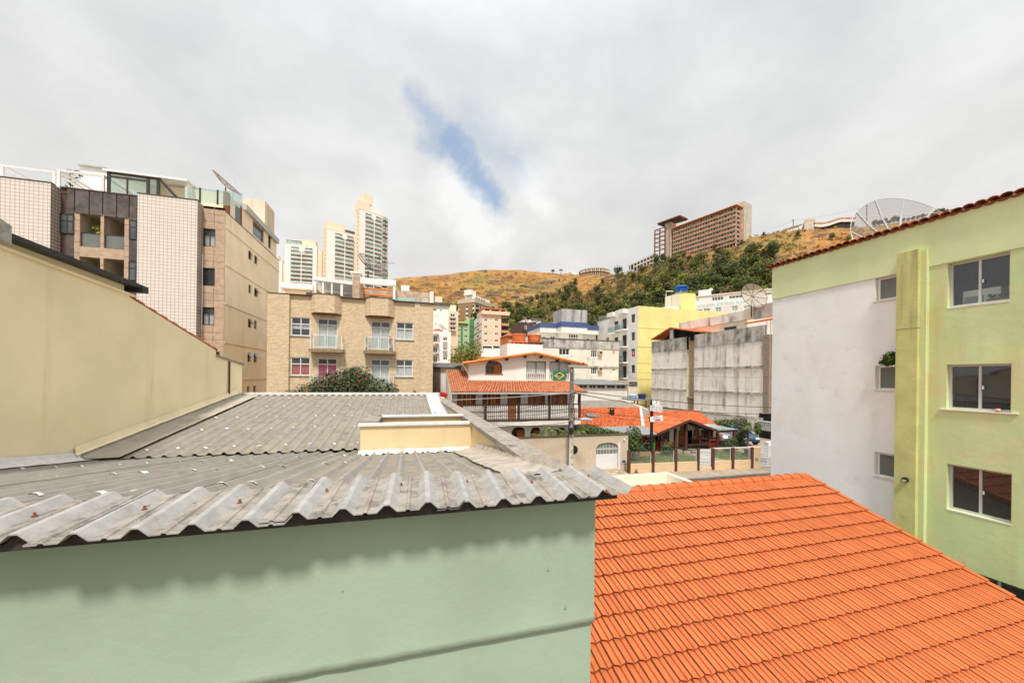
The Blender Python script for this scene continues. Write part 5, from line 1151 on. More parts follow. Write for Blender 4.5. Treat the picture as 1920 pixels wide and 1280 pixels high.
# veranda: tiled roof, posts, wall with shutters, balustrade
va = lambda x, y=735: FV.a(x, y)
ve = FV.z(960, 736); vx0, vx1 = va(845), va(1093)
def tiled(bm, p00, p01, p11, p10, nu, nv, rad=.085):
    """Rows of barrel tiles on the quad p00 (low left), p01 (low right), p11 (top right), p10 (top left); columns run up the slope."""
    p00, p01, p11, p10 = map(Vector, (p00, p01, p11, p10)); nrm = (p01 - p00).cross(p10 - p00).normalized()
    if nrm.z < 0: nrm = -nrm
    P = lambda u, v: (p00 * (1 - u) + p01 * u) * (1 - v) + (p10 * (1 - u) + p11 * u) * v
    for i in range(nu):
        for j in range(nv):
            v0, v1 = j / nv, min(1, (j + 1.12) / nv); uc = (i + .5) / nu; w_ = .5 / nu; rows = []
            for v, lift, k in ((v0, .02, 1.0), (v1, .0, .85)):
                rows.append([P(uc + w_ * k * s, v) + nrm * (h * rad + lift) for s, h in ((-1, -.25), (-.75, .45), (-.3, .95), (.3, .95), (.75, .45), (1, -.25))])
            bm.sheet(rows)
            c = P(uc, v0); bm.poly([rows[0][0], rows[0][1], rows[0][2], rows[0][3], rows[0][4], rows[0][5]])
zr1 = FC.z(960, 714.5); FW2_ = FC.W
c = MB(); tiled(c, FV.W(vx0 + .25, .5, ve + .05), FV.W(vx1 + .15, .5, ve + .05), FC.W(ca(1066), .02, zr1), FC.W(ca(880), .02, zr1), 46, 8); c.build('roof_tiles', K['tile_house'], C, kind='stuff')
c = MB(); c.poly([FV.W(vx0 + .25, .48, ve - .0), FV.W(vx1 + .15, .48, ve - .0), FC.W(ca(1066), .02, zr1 - .06), FC.W(ca(880), .02, zr1 - .06)]); c.build('roof_deck', K['tile_base'], C)
c = MB(); c.poly([FV.W(vx0 + .25, .46, ve - .05), FV.W(vx1 + .1, .46, ve - .05), FW2_(va(1070), .02, zr1 - .13), FW2_(va(876), .02, zr1 - .13)][::-1]); c.build('veranda_bounce_lining', K['white'], C)  # white lining added under the deck to bounce light into the veranda
zhi = at(840, 694, 31).z
c = MB(); pL = FV.W(vx0 + .2, .5, ve + .04); pR = FV.W(va(880), .5, ve + .06)
tl, tr = at(836, 694, 30.2), at(873, 695.5, 30.2)
tiled(c, FV.W(vx0 - .05, .52, ve + .06), FV.W(va(882), .52, ve + .08), tr, tl, 9, 12); c.build('roof_tiles', K['tile_house'], C, kind='stuff')
c = MB(); c.poly([FV.W(vx0 - .05, .5, ve + .0), FV.W(va(882), .5, ve + .0), tr - UP * .08, tl - UP * .08]); c.poly([FV.W(vx0 - .05, .5, ve), tl - UP * .08, (tl.x, tl.y, 0), (FV.W(vx0, 0, 0).x, CYv - .0, 0)][::-1]); c.build('side_wall', K['house_wall'], C)
c = MB(); c.fbox(FV, vx0, vx1 + .15, .50, .60, ve - .07, ve + .03); c.build('gutter', K['zinc_pale'], C)
FW2 = front_(CYv + 1.5); wa = lambda x: FW2.a(x, 750)
zf = FV.z(960, 787); zrl = FV.z(960, 757)
sh = [FW2.rect(857, 737.5, 892, 764), FW2.rect(904.5, 737.5, 938, 764), FW2.rect(990, 739, 1022, 765), FW2.rect(1033.5, 739.5, 1064, 765)]; dr = FW2.rect(951.5, 738, 976, 784); dr = (dr[0], dr[1], zf, dr[3])
zm = sum(r[2] for r in sh) / 4; zM = sum(r[3] for r in sh) / 4 + .02; sh = [(r[0], r[1], zm, zM) for r in sh]
b = MB(); b.fwall(FW2, wa(847), wa(1072), zf - .3, ve + .25, sh + [dr], .15); RS = right_(FW2.W(wa(1072), 0, 0).x); b.poly([RS.W(CYv + 1.5, 0, -.01), RS.W(CYv + 8, 0, -.01), RS.W(CYv + 8, 0, zv), RS.W(CYv + 1.5, 0, zv)]); b.build('veranda_wall', K['white'], C)
for r in sh + [dr]:
    isd = r is dr or r == dr; c = MB(); fw = .09
    for q in ((r[0], r[0] + fw, r[2], r[3]), (r[1] - fw, r[1], r[2], r[3]), (r[0] + fw, r[1] - fw, r[3] - fw, r[3])): c.fbox(FW2, q[0], q[1], -.12, .02, q[2], q[3])
    if not isd: c.fbox(FW2, r[0] + fw, r[1] - fw, -.12, .02, r[2], r[2] + fw)
    w = c.build('door' if isd else 'shuttered_window', K['wood'], C); n = 2 if isd else 4
    for k in range(n):
        u, v = r[0] + fw + (r[1] - r[0] - 2 * fw) * k / n, r[0] + fw + (r[1] - r[0] - 2 * fw) * (k + 1) / n; c = MB()
        c.fbox(FW2, u + .01, v - .01, -.10, -.06, r[2] + (0 if isd else fw), r[3] - fw)
        for j in range(2): zz0 = r[2] + fw + (r[3] - r[2] - 2 * fw) * j / 2; c.fbox(FW2, u + .06, v - .06, -.061, -.045, zz0 + .06, zz0 + (r[3] - r[2] - 2 * fw) / 2 - .05)
        c.build('leaf', K['wood_mid'] if (isd or k % 2 == 0) else K['wood'], w)
for k, x in enumerate((909, 971, 1028.5, 1085)):
    q = va(x, 760); c = MB(); c.fbox(FV, q - .085, q + .085, .02, .19, zf - (.0 if k < 3 else 1.2), ve + .0); c.build('veranda_post', K['wood_dark'], C)
c = MB(); c.fbox(FV, va(858), va(1087), .02, .18, zf - .1, zf + .02); c.fbox(FV, va(858), va(1087), .03, .17, zrl - .06, zrl); rail = c.build('balustrade', K['wood_dark'], C)
bal = MB(); h = zrl - zf - .08; bal.lathe([(.03, 0), (.04, h * .1), (.055, h * .3), (.028, h * .5), (.045, h * .75), (.03, h)], (0, 0, 0), 6); bme = bal.mesh('baluster', K['white_old'], smooth=True); bmw = bal.mesh('baluster', K['wood_mid'], smooth=True)
q0, q1 = va(868), va(1084); nb = 62
for k in range(nb):
    a_ = q0 + (q1 - q0) * (k + .5) / nb; inst(bmw if va(951) < a_ < va(967) else bme, 'baluster', rail, FV.W(a_, .1, zf + .02))
c = MB(); c.fbox(FV, va(845), va(1087), -1.5, .22, zf - .42, zf - .102); c.build('floor_slab', K['white_old'], C)
FL = front_(CYv + .4); ad = [FL.rect(959.5, 800, 985, 822), FL.rect(994.5, 800.5, 1014, 822), FL.rect(1040, 801, 1062, 822)]
b = MB(); b.fwall(FL, FL.a(845, 800), FL.a(1076, 800), -.01, zf - .42, [(r[0], r[1], .2, r[3]) for r in ad], .3); 
for r in ad:
    zs = r[3] - .35
    for i in range(10):
        u0, u1 = i / 10, (i + 1) / 10; f = lambda u: zs + .35 * sqrt(max(0, 1 - (2 * u - 1) ** 2)); X0, X1 = r[0] + (r[1] - r[0]) * u0, r[0] + (r[1] - r[0]) * u1
        b.poly([FL.W(X0, 0, f(u0)), FL.W(X1, 0, f(u1)), FL.W(X1, 0, r[3]), FL.W(X0, 0, r[3])])
b.build('lower_wall', K['white'], C)
for r in ad:
    c = MB(); c.fquad(FL, r[0], r[1], .2, r[3], -.28); w = c.build('arched_door', K['wood_dark'], C); c = MB(); c.fbox(FL, r[0] + (r[1] - r[0]) * .45, r[1] - .05, -.27, -.2, .2, r[3] - .3); c.build('leaf', K['wood_mid'], w)
# white roof tank deck with two orange tanks behind the gable
WT = thing('white_tank_base', 'white block behind the gable ridge of the cream house carrying orange tanks', 'block', (10, 36, 0)); FT = front_(36)
c = MB(); r = FT.rect(951, 650, 1017, 690); c.fbox(FT, r[0], r[1], -3, 0, -.01, FT.z(985, 645)); c.build('wall', K['white'], WT)
for k, (x0, x1, y0, y1, lab) in enumerate(((963, 989.5, 624.5, 639, 'left one of two orange round water tanks above the cream house'), (992, 1018, 626, 640.5, 'right one of two orange round water tanks above the cream house'))):
    Ft = front_(37); r = Ft.rect(x0, y0, x1, y1); rad = (r[1] - r[0]) / 2; t = thing('water_tank', lab, 'water tank', tuple(Ft.W((r[0] + r[1]) / 2, -.6, r[2])), 'orange water tanks'); p = Ft.W((r[0] + r[1]) / 2, -.6, r[2]); h = r[3] - r[2]
    c = MB(); c.lathe([(rad * .82, 0), (rad * .88, h * .3), (rad * .87, h * .34), (rad * .94, h * .7), (rad * .98, h * .8), (rad, h * .82), (rad, h * .9), (rad * .95, h * .95), (rad * .3, h * 1.02)], p, 20); c.build('tank_body', K['orange_tank'], t, smooth=False)
    c = MB(); zb_ = FT.z(985, 645)
    for dx in (-.85, -.3, .3, .85): c.fbox(Ft, (r[0] + r[1]) / 2 + dx * rad - .05, (r[0] + r[1]) / 2 + dx * rad + .05, -.7, -.05, zb_, r[2] - .1)
    c.fbox(Ft, r[0] - .1, r[1] + .1, -1.3, .1, r[2] - .14, r[2] - .01); c.build('stand', K['rust'] if k else K['orange_tank'], t)
# ================================================================== perimeter wall with gate
PWY = 22.2; FP = front_(PWY)
PW = thing('perimeter_wall', 'beige stone faced garden wall with arched white barred gate', 'wall', (10, PWY, 0))
zw = 2.53; gr = FP.rect(1117.5, 830, 1159, 879); gr = (gr[0], gr[1], .30, gr[3] + .02); px1 = FP.a(1177.5, 850)
zs = gr[3] - .35
b = MB(); b.fwall(FP, -2, px1, -.01, zw, [gr], .25); b.poly([FP.W(px1, 0, -.01), FP.W(px1, -.3, -.01), FP.W(px1, -.3, zw), FP.W(px1, 0, zw)]); b.poly([FP.W(-2, 0, zw), FP.W(px1, 0, zw), FP.W(px1, -.3, zw), FP.W(-2, -.3, zw)])
for i in range(12):
    u0, u1 = i / 12, (i + 1) / 12; f = lambda u: zs + (gr[3] - zs) * sqrt(max(0, 1 - (2 * u - 1) ** 2)); X0, X1 = gr[0] + (gr[1] - gr[0]) * u0, gr[0] + (gr[1] - gr[0]) * u1
    b.poly([FP.W(X0, 0, f(u0)), FP.W(X1, 0, f(u1)), FP.W(X1, 0, gr[3]), FP.W(X0, 0, gr[3])])
b.build('wall', K['perim'], PW)
c = MB(); c.fbox(FP, -2, px1 + .03, -.33, .03, zw + .002, zw + .05); c.build('coping', K['brown_frame'], PW)
c = MB(); c.fbox(FP, gr[0], gr[1], -.12, -.08, gr[2], gr[2] + .98); c.fbox(FP, gr[1], gr[1] + .16, -.02, .012, .2, gr[3] - .02); gt = c.build('gate', K['white_metal'], PW)
for k in range(15):
    u = (k + .5) / 15; X = gr[0] + (gr[1] - gr[0]) * u; zt_ = zs + (gr[3] - zs) * sqrt(max(0, 1 - (2 * u - 1) ** 2)) - .03
    c = MB(); c.fbox(FP, X - .014, X + .014, -.115, -.087, gr[2] + .98, zt_); c.build('bar', K['white_metal'], gt)
c = MB(); c.fbox(FP, gr[0], gr[1], -.118, -.084, zs - .1, zs - .06); c.build('cross_bar', K['white_metal'], gt)
c = MB(); c.fquad(FP, gr[0] - .6, gr[1] + .6, 0, 2.4, -2.4); c.build('garden_screen', K['leaf_hedge'], PW)
r = FP.rect(1164, 860.5, 1174, 869); c = MB(); c.fbox(FP, r[0], r[1], -.03, .03, r[2], r[3]); mb = c.build('meter_box', K['zinc_pale'], PW); c = MB(); c.fbox(FP, r[0] + .06, r[1] - .06, .03, .034, r[2] + .06, r[3] - .06); c.build('meter_window', K['glass_mid'], mb)
q = FP.px(1169.5, 823.5); c = MB(); c.lathe([(.02, -.05), (.05, -.03), (.055, .03), (.03, .06)], FP.W(q[0], .08, q[1]), 10); c.build('lamp', K['white'], PW)
q = FP.px(1076, 843); c = MB(); c.tube([FP.W(q[0], .003, q[1]), FP.W(q[0], .02, q[1])], [.28, .28], 20); c.build('round_vent', K['black'], PW)
# paved stone strip in front of the gate: individual slabs
b = MB(); rs = random.Random(9)
for i in range(11):
    for j in range(6):
        X = gr[0] - .6 + i * .33; Y = PWY - .25 - j * .33
        if rs.random() < .12: continue
        c = MB(); s = .15; pts = [(X + dx * s * rs.uniform(.8, 1.05), Y + dy * s * rs.uniform(.8, 1.05)) for dx, dy in ((-1, -1), (1, -1), (1, 1), (-1, 1))]; h = .14 + rs.uniform(0, .02)
        b.hexa([(p[0], p[1], .1) for p in pts] + [(p[0], p[1], h) for p in pts])
o = b.build('paving_stones', mat('pale_stone', (.46, .36, .24), .9, .2, 3, island=.3), None, kind='structure')
# ================================================================== garden plants behind the wall
def frond(bm, base, d, ln, arch, n=14, lw=.30, width=.035, rnd=rp):
    """A feather palm frond: drooping rachis with leaflets on both sides."""
    d = Vector(d).normalized(); pts = []
    for i in range(n + 1):
        k = i / n; pts.append(Vector(base) + Vector((d.x, d.y, 0)) * ln * k + UP * (d.z * ln * k - arch * ln * k * k))
    for i in range(1, n):
        t = (pts[i + 1] - pts[i - 1]).normalized(); s = t.cross(UP).normalized(); L_ = lw * sin(pi * min(.97, i / n + .12)) + .06
        for sg in (-1, 1):
            e = pts[i] + s * sg * L_ * .8 + t * L_ * .6 - UP * L_ * .35 * rnd.uniform(.5, 1.4); m = (pts[i] + e) / 2 + UP * L_ * .12
            bm.poly([pts[i] - t * width, m - t * width * .6, e, m + t * width * .6, pts[i] + t * width])
    bm.tube([pts[0], pts[n // 2], pts[n]], [.018, .012, .004], 4, False)
def palm(x, y, Y, lab, nf, ln, zc, group, z0=0, trunk=.06):
    p = front_(Y); q = p.px(x, y); base = p.W(q[0], 0, z0); t = thing('palm', lab, 'palm', tuple(base), group)
    c = MB(); top = p.W(q[0], 0, zc); c.tube([base, (base + top) / 2 + RT * .06, top], [trunk * 1.3, trunk, trunk * .8], 7); c.build('trunk', K['bark'], t)
    for k in range(nf):
        c = MB(); an = 2 * pi * k / nf + random.uniform(-.2, .2); el = random.uniform(.3, 1.5); frond(c, top, (cos(an), sin(an), el), ln * random.uniform(.8, 1.1), random.uniform(.7, 1.4)); c.build('frond', K['leaf_palm'], t)
palm(1033, 812, 23.6, 'largest feathery palm behind the beige garden wall left of the utility pole', 15, 1.25, 2.75, 'palms behind the garden wall')
palm(1057, 815, 23.4, 'smaller feathery palm tucked directly behind the utility pole', 11, .9, 2.6, 'palms behind the garden wall')
palm(1090, 815, 23.5, 'feathery palm behind the garden wall just right of the utility pole', 12, 1.0, 2.6, 'palms behind the garden wall')
palm(1008, 818, 23.3, 'low yellowish palm in front of the arched door at left end of garden', 9, .75, 2.45, 'palms behind the garden wall')
b = MB(); bl = []
for i in range(14):
    k = i / 13; p = at(1092 + 78 * k, 796 + 18 * k, 26.3); bl.append((p.x, p.y, p.z - .35, .5, .45, .5))
leafcloud(b, bl, 5200, .16, rp, .3, .5); He = thing('hedge', 'dense green hedge sloping behind the garden wall beside the restaurant roof', 'hedge', (14, 24, 0)); b.build('foliage', K['leaf_hedge'], He)
c = MB()
for q in bl[::3]: c.tube([(q[0], q[1], 0), (q[0], q[1], q[2])], .05, 5)
c.build('stem', K['bark'], He)
# ================================================================== utility pole and cables
PYp = 21.4; Fp = front_(PYp); q0 = Fp.px(1070, 850); q1 = Fp.px(1072.5, 680); pb = Fp.W(q1[0], 0, .12); ptop = Fp.W(q1[0], 0, q1[1])
UPo = thing('utility_pole', 'concrete utility pole with short crossarm and tangled cables before the cream house', 'utility pole', tuple(pb))
c = MB(); c.tube([pb, (pb + ptop) / 2, ptop], [.165, .14, .115], 12); c.build('pole', K['pole'], UPo, smooth=True)
c = MB(); zc = Fp.z(1072, 686); c.fbox(Fp, q1[0] - .35, q1[0] + .85, .12, .20, zc - .06, zc + .05); c.build('crossarm', K['pole'], UPo)
for dx in (.36, .72):
    c = MB(); c.lathe([(.03, 0), (.07, .03), (.045, .06), (.075, .09), (.05, .13), (.07, .16), (.02, .2)], Fp.W(q1[0] + dx, .16, zc + .05), 9); c.build('insulator', K['rust'], UPo)
zl_ = Fp.z(1085, 786); c = MB(); c.tube([Fp.W(q1[0], .1, zl_ - .1), Fp.W(q1[0] + .25, .5, zl_ + .12), Fp.W(q1[0] + .4, .8, zl_ + .1)], .025, 6); c.build('lamp_arm', K['zinc_pale'], UPo)
c = MB(); c.tube([Fp.W(q1[0] + .25, .8, zl_ + .1), Fp.W(q1[0] + .55, .82, zl_ + .1), Fp.W(q1[0] + .95, .85, zl_ + .05)], [.05, .09, .05], 8); c.build('lamp_head', K['blue_pale'], UPo)
for k, y in enumerate((696, 718, 735, 765, 790)):
    z = Fp.z(1072, y); c = MB(); c.lathe([(.165, 0), (.165, .05)], (pb.x, pb.y, z), 12); c.build('band_clamp', K['zinc'], UPo)
z = Fp.z(1069, 810); c = MB(); c.lathe([(.10, 0), (.13, .1), (.13, .35), (.08, .42)], (pb.x - .08, pb.y - .17, z - .1), 10); c.build('splice_case', K['black'], UPo)
z = Fp.z(1078, 803); c = MB(); c.lathe([(.06, 0), (.09, .1), (.09, .3), (.05, .34)], (pb.x + .26, pb.y - .1, z - .1), 10); c.build('splice_case', K['black'], UPo)
c = MB(); rk = random.Random(2)
for k in range(9):
    pts = []
    for i in range(13):
        z = Fp.z(1072, 735 + 75 * i / 12); an = k * .7 + i * .35; r = .17 + .05 * sin(i * 1.3 + k); pts.append((pb.x + r * cos(an), pb.y + r * sin(an) - .03, z))
    c.tube(pts, .014, 4)
c.build('cable_bundle', K['cable'], UPo)
c = MB(); c.tube([(pb.x - .2, pb.y - .05, .2), (pb.x - .185, pb.y - .05, 3.6)], .02, 5); c.build('conduit', K['black'], UPo)
for k in range(8): c = MB(); z = .6 + k * .42; c.box(pb.x - .07, pb.y - .21, z, pb.x + .07, pb.y - .19, z + .02); c.build('step_rung', K['rust'], UPo)
def cable(p, q, sag, lab, r=.014, m='cable', name='overhead_cable'):
    p, q = Vector(p), Vector(q); pts = []
    for i in range(17): k = i / 16; pts.append(p + (q - p) * k - UP * sag * 4 * k * (1 - k))
    b = MB(); b.tube(pts, r, 5); return solo(b, name, lab, 'cable', K[m], group='overhead cables at the utility pole')
P_ = lambda y, dx=0: Vector((pb.x + dx, pb.y - .17, Fp.z(1072, y)))
Lx = lambda z, Y, X=-14: Vector((X, Y, z))
def thru(p, x, y, X):                             # end point so that the cable from p passes image point (x, y)
    d = ray(x, y); k = (X - 0) / d.x if abs(d.x) > 1e-6 else 0
    return p
E_ = lambda x, y, t: at(x, y, t)
cable(P_(736), E_(838, 750, 22), .05, 'pale service cable from the utility pole past the tops of the veranda shutters', .024, 'cable_grey')
cable(P_(741), E_(905, 764, 20), .12, 'thin dark cable rising to the pole across the veranda door', .012)
cable(P_(745), E_(890, 776, 20), .12, 'dark cable crossing below the shutters of the veranda to the pole', .012)
cable(P_(748), E_(915, 782, 19), .1, 'lowest slanting thin cable in front of veranda door and balusters', .010)
cable(P_(766), E_(820, 771, 21), .1, 'thick dark cable running along the top of the balustrade', .022)
cable(P_(770), E_(826, 775, 21), .22, 'sagging dark cable just under the balustrade top rail', .016)
cable(P_(778), E_(880, 792, 19), .15, 'drooping cable in front of the baluster feet', .012)
cable(P_(789), E_(890, 791, 21), .25, 'cable crossing along the white slab below the balustrade', .014)
cable(P_(689), E_(858, 682, 40), .3, 'thin wire from the pole top across the cream gable wall to the left', .008, 'cable_grey')
cable(E_(1036, 742, 25), P_(772), .0, 'short steep stay wire in front of the rightmost veranda shutter', .010)
RX, RYy = 36.5, 20.2
for (y0, x1, y1, sag, r, lab) in ((732, 1448, 764, .25, .022, 'upper of the two thick cables from pole over the shop sign toward right'), (736, 1448, 774, .5, .02, 'second thick cable sagging just below the upper one toward right'), (737, 1448, 783.5, .35, .011, 'thin wire crossing the stained white wall above the restaurant roof'), (766, 1448, 798, .3, .012, 'low thin wire crossing the orange restaurant roof'), (770, 1448, 806, .4, .010, 'lowest thin wire over porch gable of the restaurant'), (686, 1448, 706, .3, .008, 'highest faint wire from the crossarm across the white buildings')):
    cable(P_(y0, .1), E_(x1 + 40, y1, 30), sag, lab, r)
cable(E_(1246, 744, 33), E_(1220, 752, 31), .12, 'short slack wire hanging from stained wall toward the sign', .012)
# ================================================================== D: restaurant
D_ = thing('tiled_roof_restaurant', 'single storey restaurant with orange tile roof and gabled timber porch', 'restaurant', (18, 27, 0))
GF = .60
def zat(x, y, Y): return front_(Y).px(x, y)
RYd, EYd = 31.5, 26.9
rg0, rg1 = front_(RYd).px(1216, 769), front_(RYd).px(1306, 770.5); zr = (rg0[1] + rg1[1]) / 2
ev = front_(EYd).px(1352, 801.5); evl = front_(EYd).px(1212, 803)
c = MB(); tiled(c, (evl[0] - .1, EYd, ev[1]), (ev[0], EYd, ev[1]), (rg1[0], RYd, zr), (rg0[0], RYd, zr), 56, 14, .05); c.build('roof_tiles', K['tile_rest'], D_, kind='stuff')
c = MB(); c.poly([(evl[0] - .1, EYd, ev[1] - .06), (ev[0], EYd, ev[1] - .06), (rg1[0], RYd, zr - .06), (rg0[0], RYd, zr - .06)]); c.poly([(ev[0], EYd, ev[1] - .07), (ev[0] + 1.2, RYd + 3, ev[1] - .07), (rg1[0], RYd, zr - .07)]); c.build('roof_deck', K['tile_base'], D_)
l0, l1 = front_(31.0).px(1090, 765), front_(31.0).px(1166, 762.5); m0, m1 = front_(26.9).px(1104, 800), front_(26.9).px(1206, 803)
c = MB(); tiled(c, (m0[0] - 2.6, 26.9, m1[1]), (m1[0] - .12, 26.9, m1[1]), (l1[0] + 1.9, 31.0, l1[1] - .05), (l0[0] - 2.0, 31.0, l1[1] - .05), 58, 13, .05); c.build('roof_tiles', K['tile_rest'], D_, kind='stuff')
c = MB(); c.poly([(m0[0] - 2.6, 26.9, m1[1] - .06), (m1[0] - .12, 26.9, m1[1] - .06), (l1[0] + 1.9, 31.0, l1[1] - .11), (l0[0] - 2, 31.0, l1[1] - .11)]); c.build('roof_deck', K['tile_base'], D_)
c = MB(); c.hexa([(m1[0] - .16, 26.88, m1[1] + .05), (evl[0] - .12, 26.88, m1[1] + .05), (l1[0] + 2.1, 31.0, l1[1] + .03), (l1[0] + 1.9, 31.0, l1[1] + .03), (m1[0] - .16, 26.88, m1[1] + .09), (evl[0] - .12, 26.88, m1[1] + .09), (l1[0] + 2.1, 31.0, l1[1] + .07), (l1[0] + 1.9, 31.0, l1[1] + .07)]); c.build('valley_flashing', K['zinc_pale'], D_)
p = at(1149, 771, 33); c = MB(); c.box(p.x - .16, p.y, p.z - .6, p.x + .16, p.y + .3, p.z + .12); c.box(p.x - .3, p.y - .1, p.z + .25, p.x + .3, p.y + .4, p.z + .31)
for dx in (-.13, .13): c.box(p.x + dx - .02, p.y + .1, p.z + .12, p.x + dx + .02, p.y + .2, p.z + .25)
c.build('chimney', K['black'], D_)
p = at(1108, 778, 30); c = MB(); c.tube([(p.x - .45, p.y, p.z), (p.x + .35, p.y, p.z - .08)], .16, 9); c.tube([(p.x + .4, p.y, p.z - .1), (p.x + .8, p.y, p.z - .1)], .08, 7); c.build('roof_vent', K['zinc'], D_)
# porch gable
GY = 24.6; Fg = front_(GY); ap = Fg.px(1291, 787.5); gl_ = Fg.px(1232.5, 812); gr_ = Fg.px(1346, 808); gb = 29.5
ze = (gl_[1] + gr_[1]) / 2; hw = (gr_[0] - gl_[0]) / 2; ac = (gr_[0] + gl_[0]) / 2 + .1
for s in (-1, 1):
    e = ac + s * hw
    c = MB(); A_, B_ = (ac, GY, ap[1]), (e, GY, ze); C_, D2 = (e, gb, ze), (ac, gb, ap[1])
    if s < 0: tiled(c, B_, C_, D2, A_, 26, 9, .05)
    else: tiled(c, C_, B_, A_, D2, 26, 9, .05)
    c.build('roof_tiles', K['tile_rest'], D_, kind='stuff')
    c = MB(); c.poly([(ac, GY, ap[1] - .06), (e, GY, ze - .06), (e, gb, ze - .06), (ac, gb, ap[1] - .06)]); c.build('roof_lining', K['wood_dark'], D_)
    c = MB(); c.bar((ac, GY - .04, ap[1] - .02), (e + s * .1, GY - .04, ze - .06), .06, .18); c.build('barge_board', K['post_brown'], D_)
FWd = front_(26.8); wd = lambda x: FWd.a(x, 830)
doors = [(wd(1272), wd(1310.5), GF, FWd.z(1290, 806.5)), (wd(1314), wd(1337), FWd.z(1325, 826), FWd.z(1325, 805)), (wd(1228), wd(1237), GF, FWd.z(1230, 812)), (wd(1242), wd(1255), GF + .3, FWd.z(1248, 806)), (wd(1186), wd(1214), FWd.z(1200, 826), FWd.z(1200, 811))]
b = MB(); b.fwall(FWd, wd(1100), wd(1342), -.01, ze + .05, doors, .2); b.poly([FWd.W(wd(1232), 0, ze + .05), FWd.W(wd(1342), 0, ze + .05), FWd.W(ac, 0, ap[1] - .1)]); 
b.poly([(FWd.W(wd(1342), 0, 0).x, 26.8, -.01), (FWd.W(wd(1342), 0, 0).x, 33, -.01), (FWd.W(wd(1342), 0, 0).x, 33, 2.4), (FWd.W(wd(1342), 0, 0).x, 26.8, 2.4)]); b.build('wall', K['house_wall'], D_)
for i, r in enumerate(doors):
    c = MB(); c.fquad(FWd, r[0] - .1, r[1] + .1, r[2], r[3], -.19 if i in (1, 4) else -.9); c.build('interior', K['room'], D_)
    if i in (1, 3, 4): window(D_, FWd, r, K['post_brown'], K['glass_dark'] if i != 3 else K['glass_mid'], 2 if i != 1 else 3, .5 if i == 3 else 0, .07, .04, .06)
for x0, x1 in ((1272, 1282.5), (1300, 1310.5)):
    c = MB(); c.fbox(FWd, wd(x0), wd(x1), .0, .05, GF, doors[0][3]); dl = c.build('door_leaf', K['wood'], D_)
    for j in range(2): cc2 = MB(); z0_ = GF + .15 + j * 1.0; cc2.fbox(FWd, wd(x0) + .1, wd(x1) - .1, .05, .065, z0_, z0_ + .8); cc2.build('door_panel', K['wood_mid'], dl)
for x, yt in ((1240.5, 812), (1268, 803), (1287, 792), (1331, 808)):
    Fq = front_(25.0); q = Fq.a(x, 830); c = MB(); c.fbox(Fq, q - .10, q + .10, -.2, 0, GF - .1, Fq.z(x, yt)); c.build('porch_post', K['post_brown'], D_)
c = MB(); Fq = front_(24.9); z = Fq.z(1300, 833.5); c.fbox(Fq, Fq.a(1290, 835), Fq.a(1331, 835), -.2, -.08, z - .12, z + .02); c.build('porch_rail', K['wood_dark'], D_)
c = MB(); c.box(FWd.W(wd(1180), 0, 0).x, 24.75, -.01, FWd.W(wd(1345), 0, 0).x, 26.8, GF - .02); c.build('porch_floor', K['sidewalk'], D_)
c = MB(); q0, q1 = front_(24.9).px(1167, 806), front_(24.9).px(1232, 812); c.hexa([(q0[0] - 2, 24.6, q1[1] - .04), (q1[0] + .1, 24.6, q1[1] - .04), (q1[0] + .1, 26.88, q1[1] + .3), (q0[0] - 2, 26.88, q1[1] + .3), (q0[0] - 2, 24.6, q1[1] + .0), (q1[0] + .1, 24.6, q1[1] + .0), (q1[0] + .1, 26.88, q1[1] + .34), (q0[0] - 2, 26.88, q1[1] + .34)]); c.build('awning_roof', K['zinc'], D_)
c = MB(); c.fbox(front_(24.6), q0[0] - 2, q1[0] + .1, -.06, .0, q1[1] - .16, q1[1] - .045); c.build('awning_beam', K['post_brown'], D_)
c = MB(); q = front_(25.0).a(1227, 830); c.fbox(front_(25), q - .1, q + .1, -.2, 0, GF - .05, q1[1] - .1); c.build('porch_post', K['post_brown'], D_)
# carport pergola at the right
c = MB(); Fq = front_(24.8); k0, k1 = Fq.px(1346, 806), Fq.px(1383, 806.5)
c.fbox(Fq, k0[0], k1[0], -.12, 0, k1[1] - .12, k1[1] + .06); c.fbox(front_(30), k0[0], k1[0], -.12, 0, k1[1] - .12, k1[1] + .06); c.build('carport_beam', K['post_brown'], D_)
c = MB(); c.hexa([(k0[0] - .3, 24.7, k1[1] + .07), (k1[0], 24.7, k1[1] + .07), (k1[0] - .4, 30, k1[1] + .2), (k0[0] - .3, 30, k1[1] + .2), (k0[0] - .3, 24.7, k1[1] + .10), (k1[0], 24.7, k1[1] + .10), (k1[0] - .4, 30, k1[1] + .23), (k0[0] - .3, 30, k1[1] + .23)]); c.build('carport_roof', K['pane_clear'] if False else K['glass_teal'], D_)
for x in (1346.5, 1378): q = Fq.a(x, 820); c = MB(); c.fbox(Fq, q - .09, q + .09, -.14, -.0, .1, k1[1] - .12); c.build('carport_post', K['post_brown'], D_)
c = MB(); Fr = front_(24.3); 
for x, y0, y1 in ((1281.5, 838, 853), (1297.5, 846.5, 859)): q = Fr.a(x, 845); c.fbox(Fr, q - .03, q + .03, -.06, 0, .1, Fr.z(x, y0))
c.bar(Fr.W(Fr.a(1280, 838), -.03, Fr.z(1280, 837.5)), Fr.W(Fr.a(1306, 850), -.03, Fr.z(1306, 850)), .05); c.build('ramp_handrail', K['wood_dark'], D_)
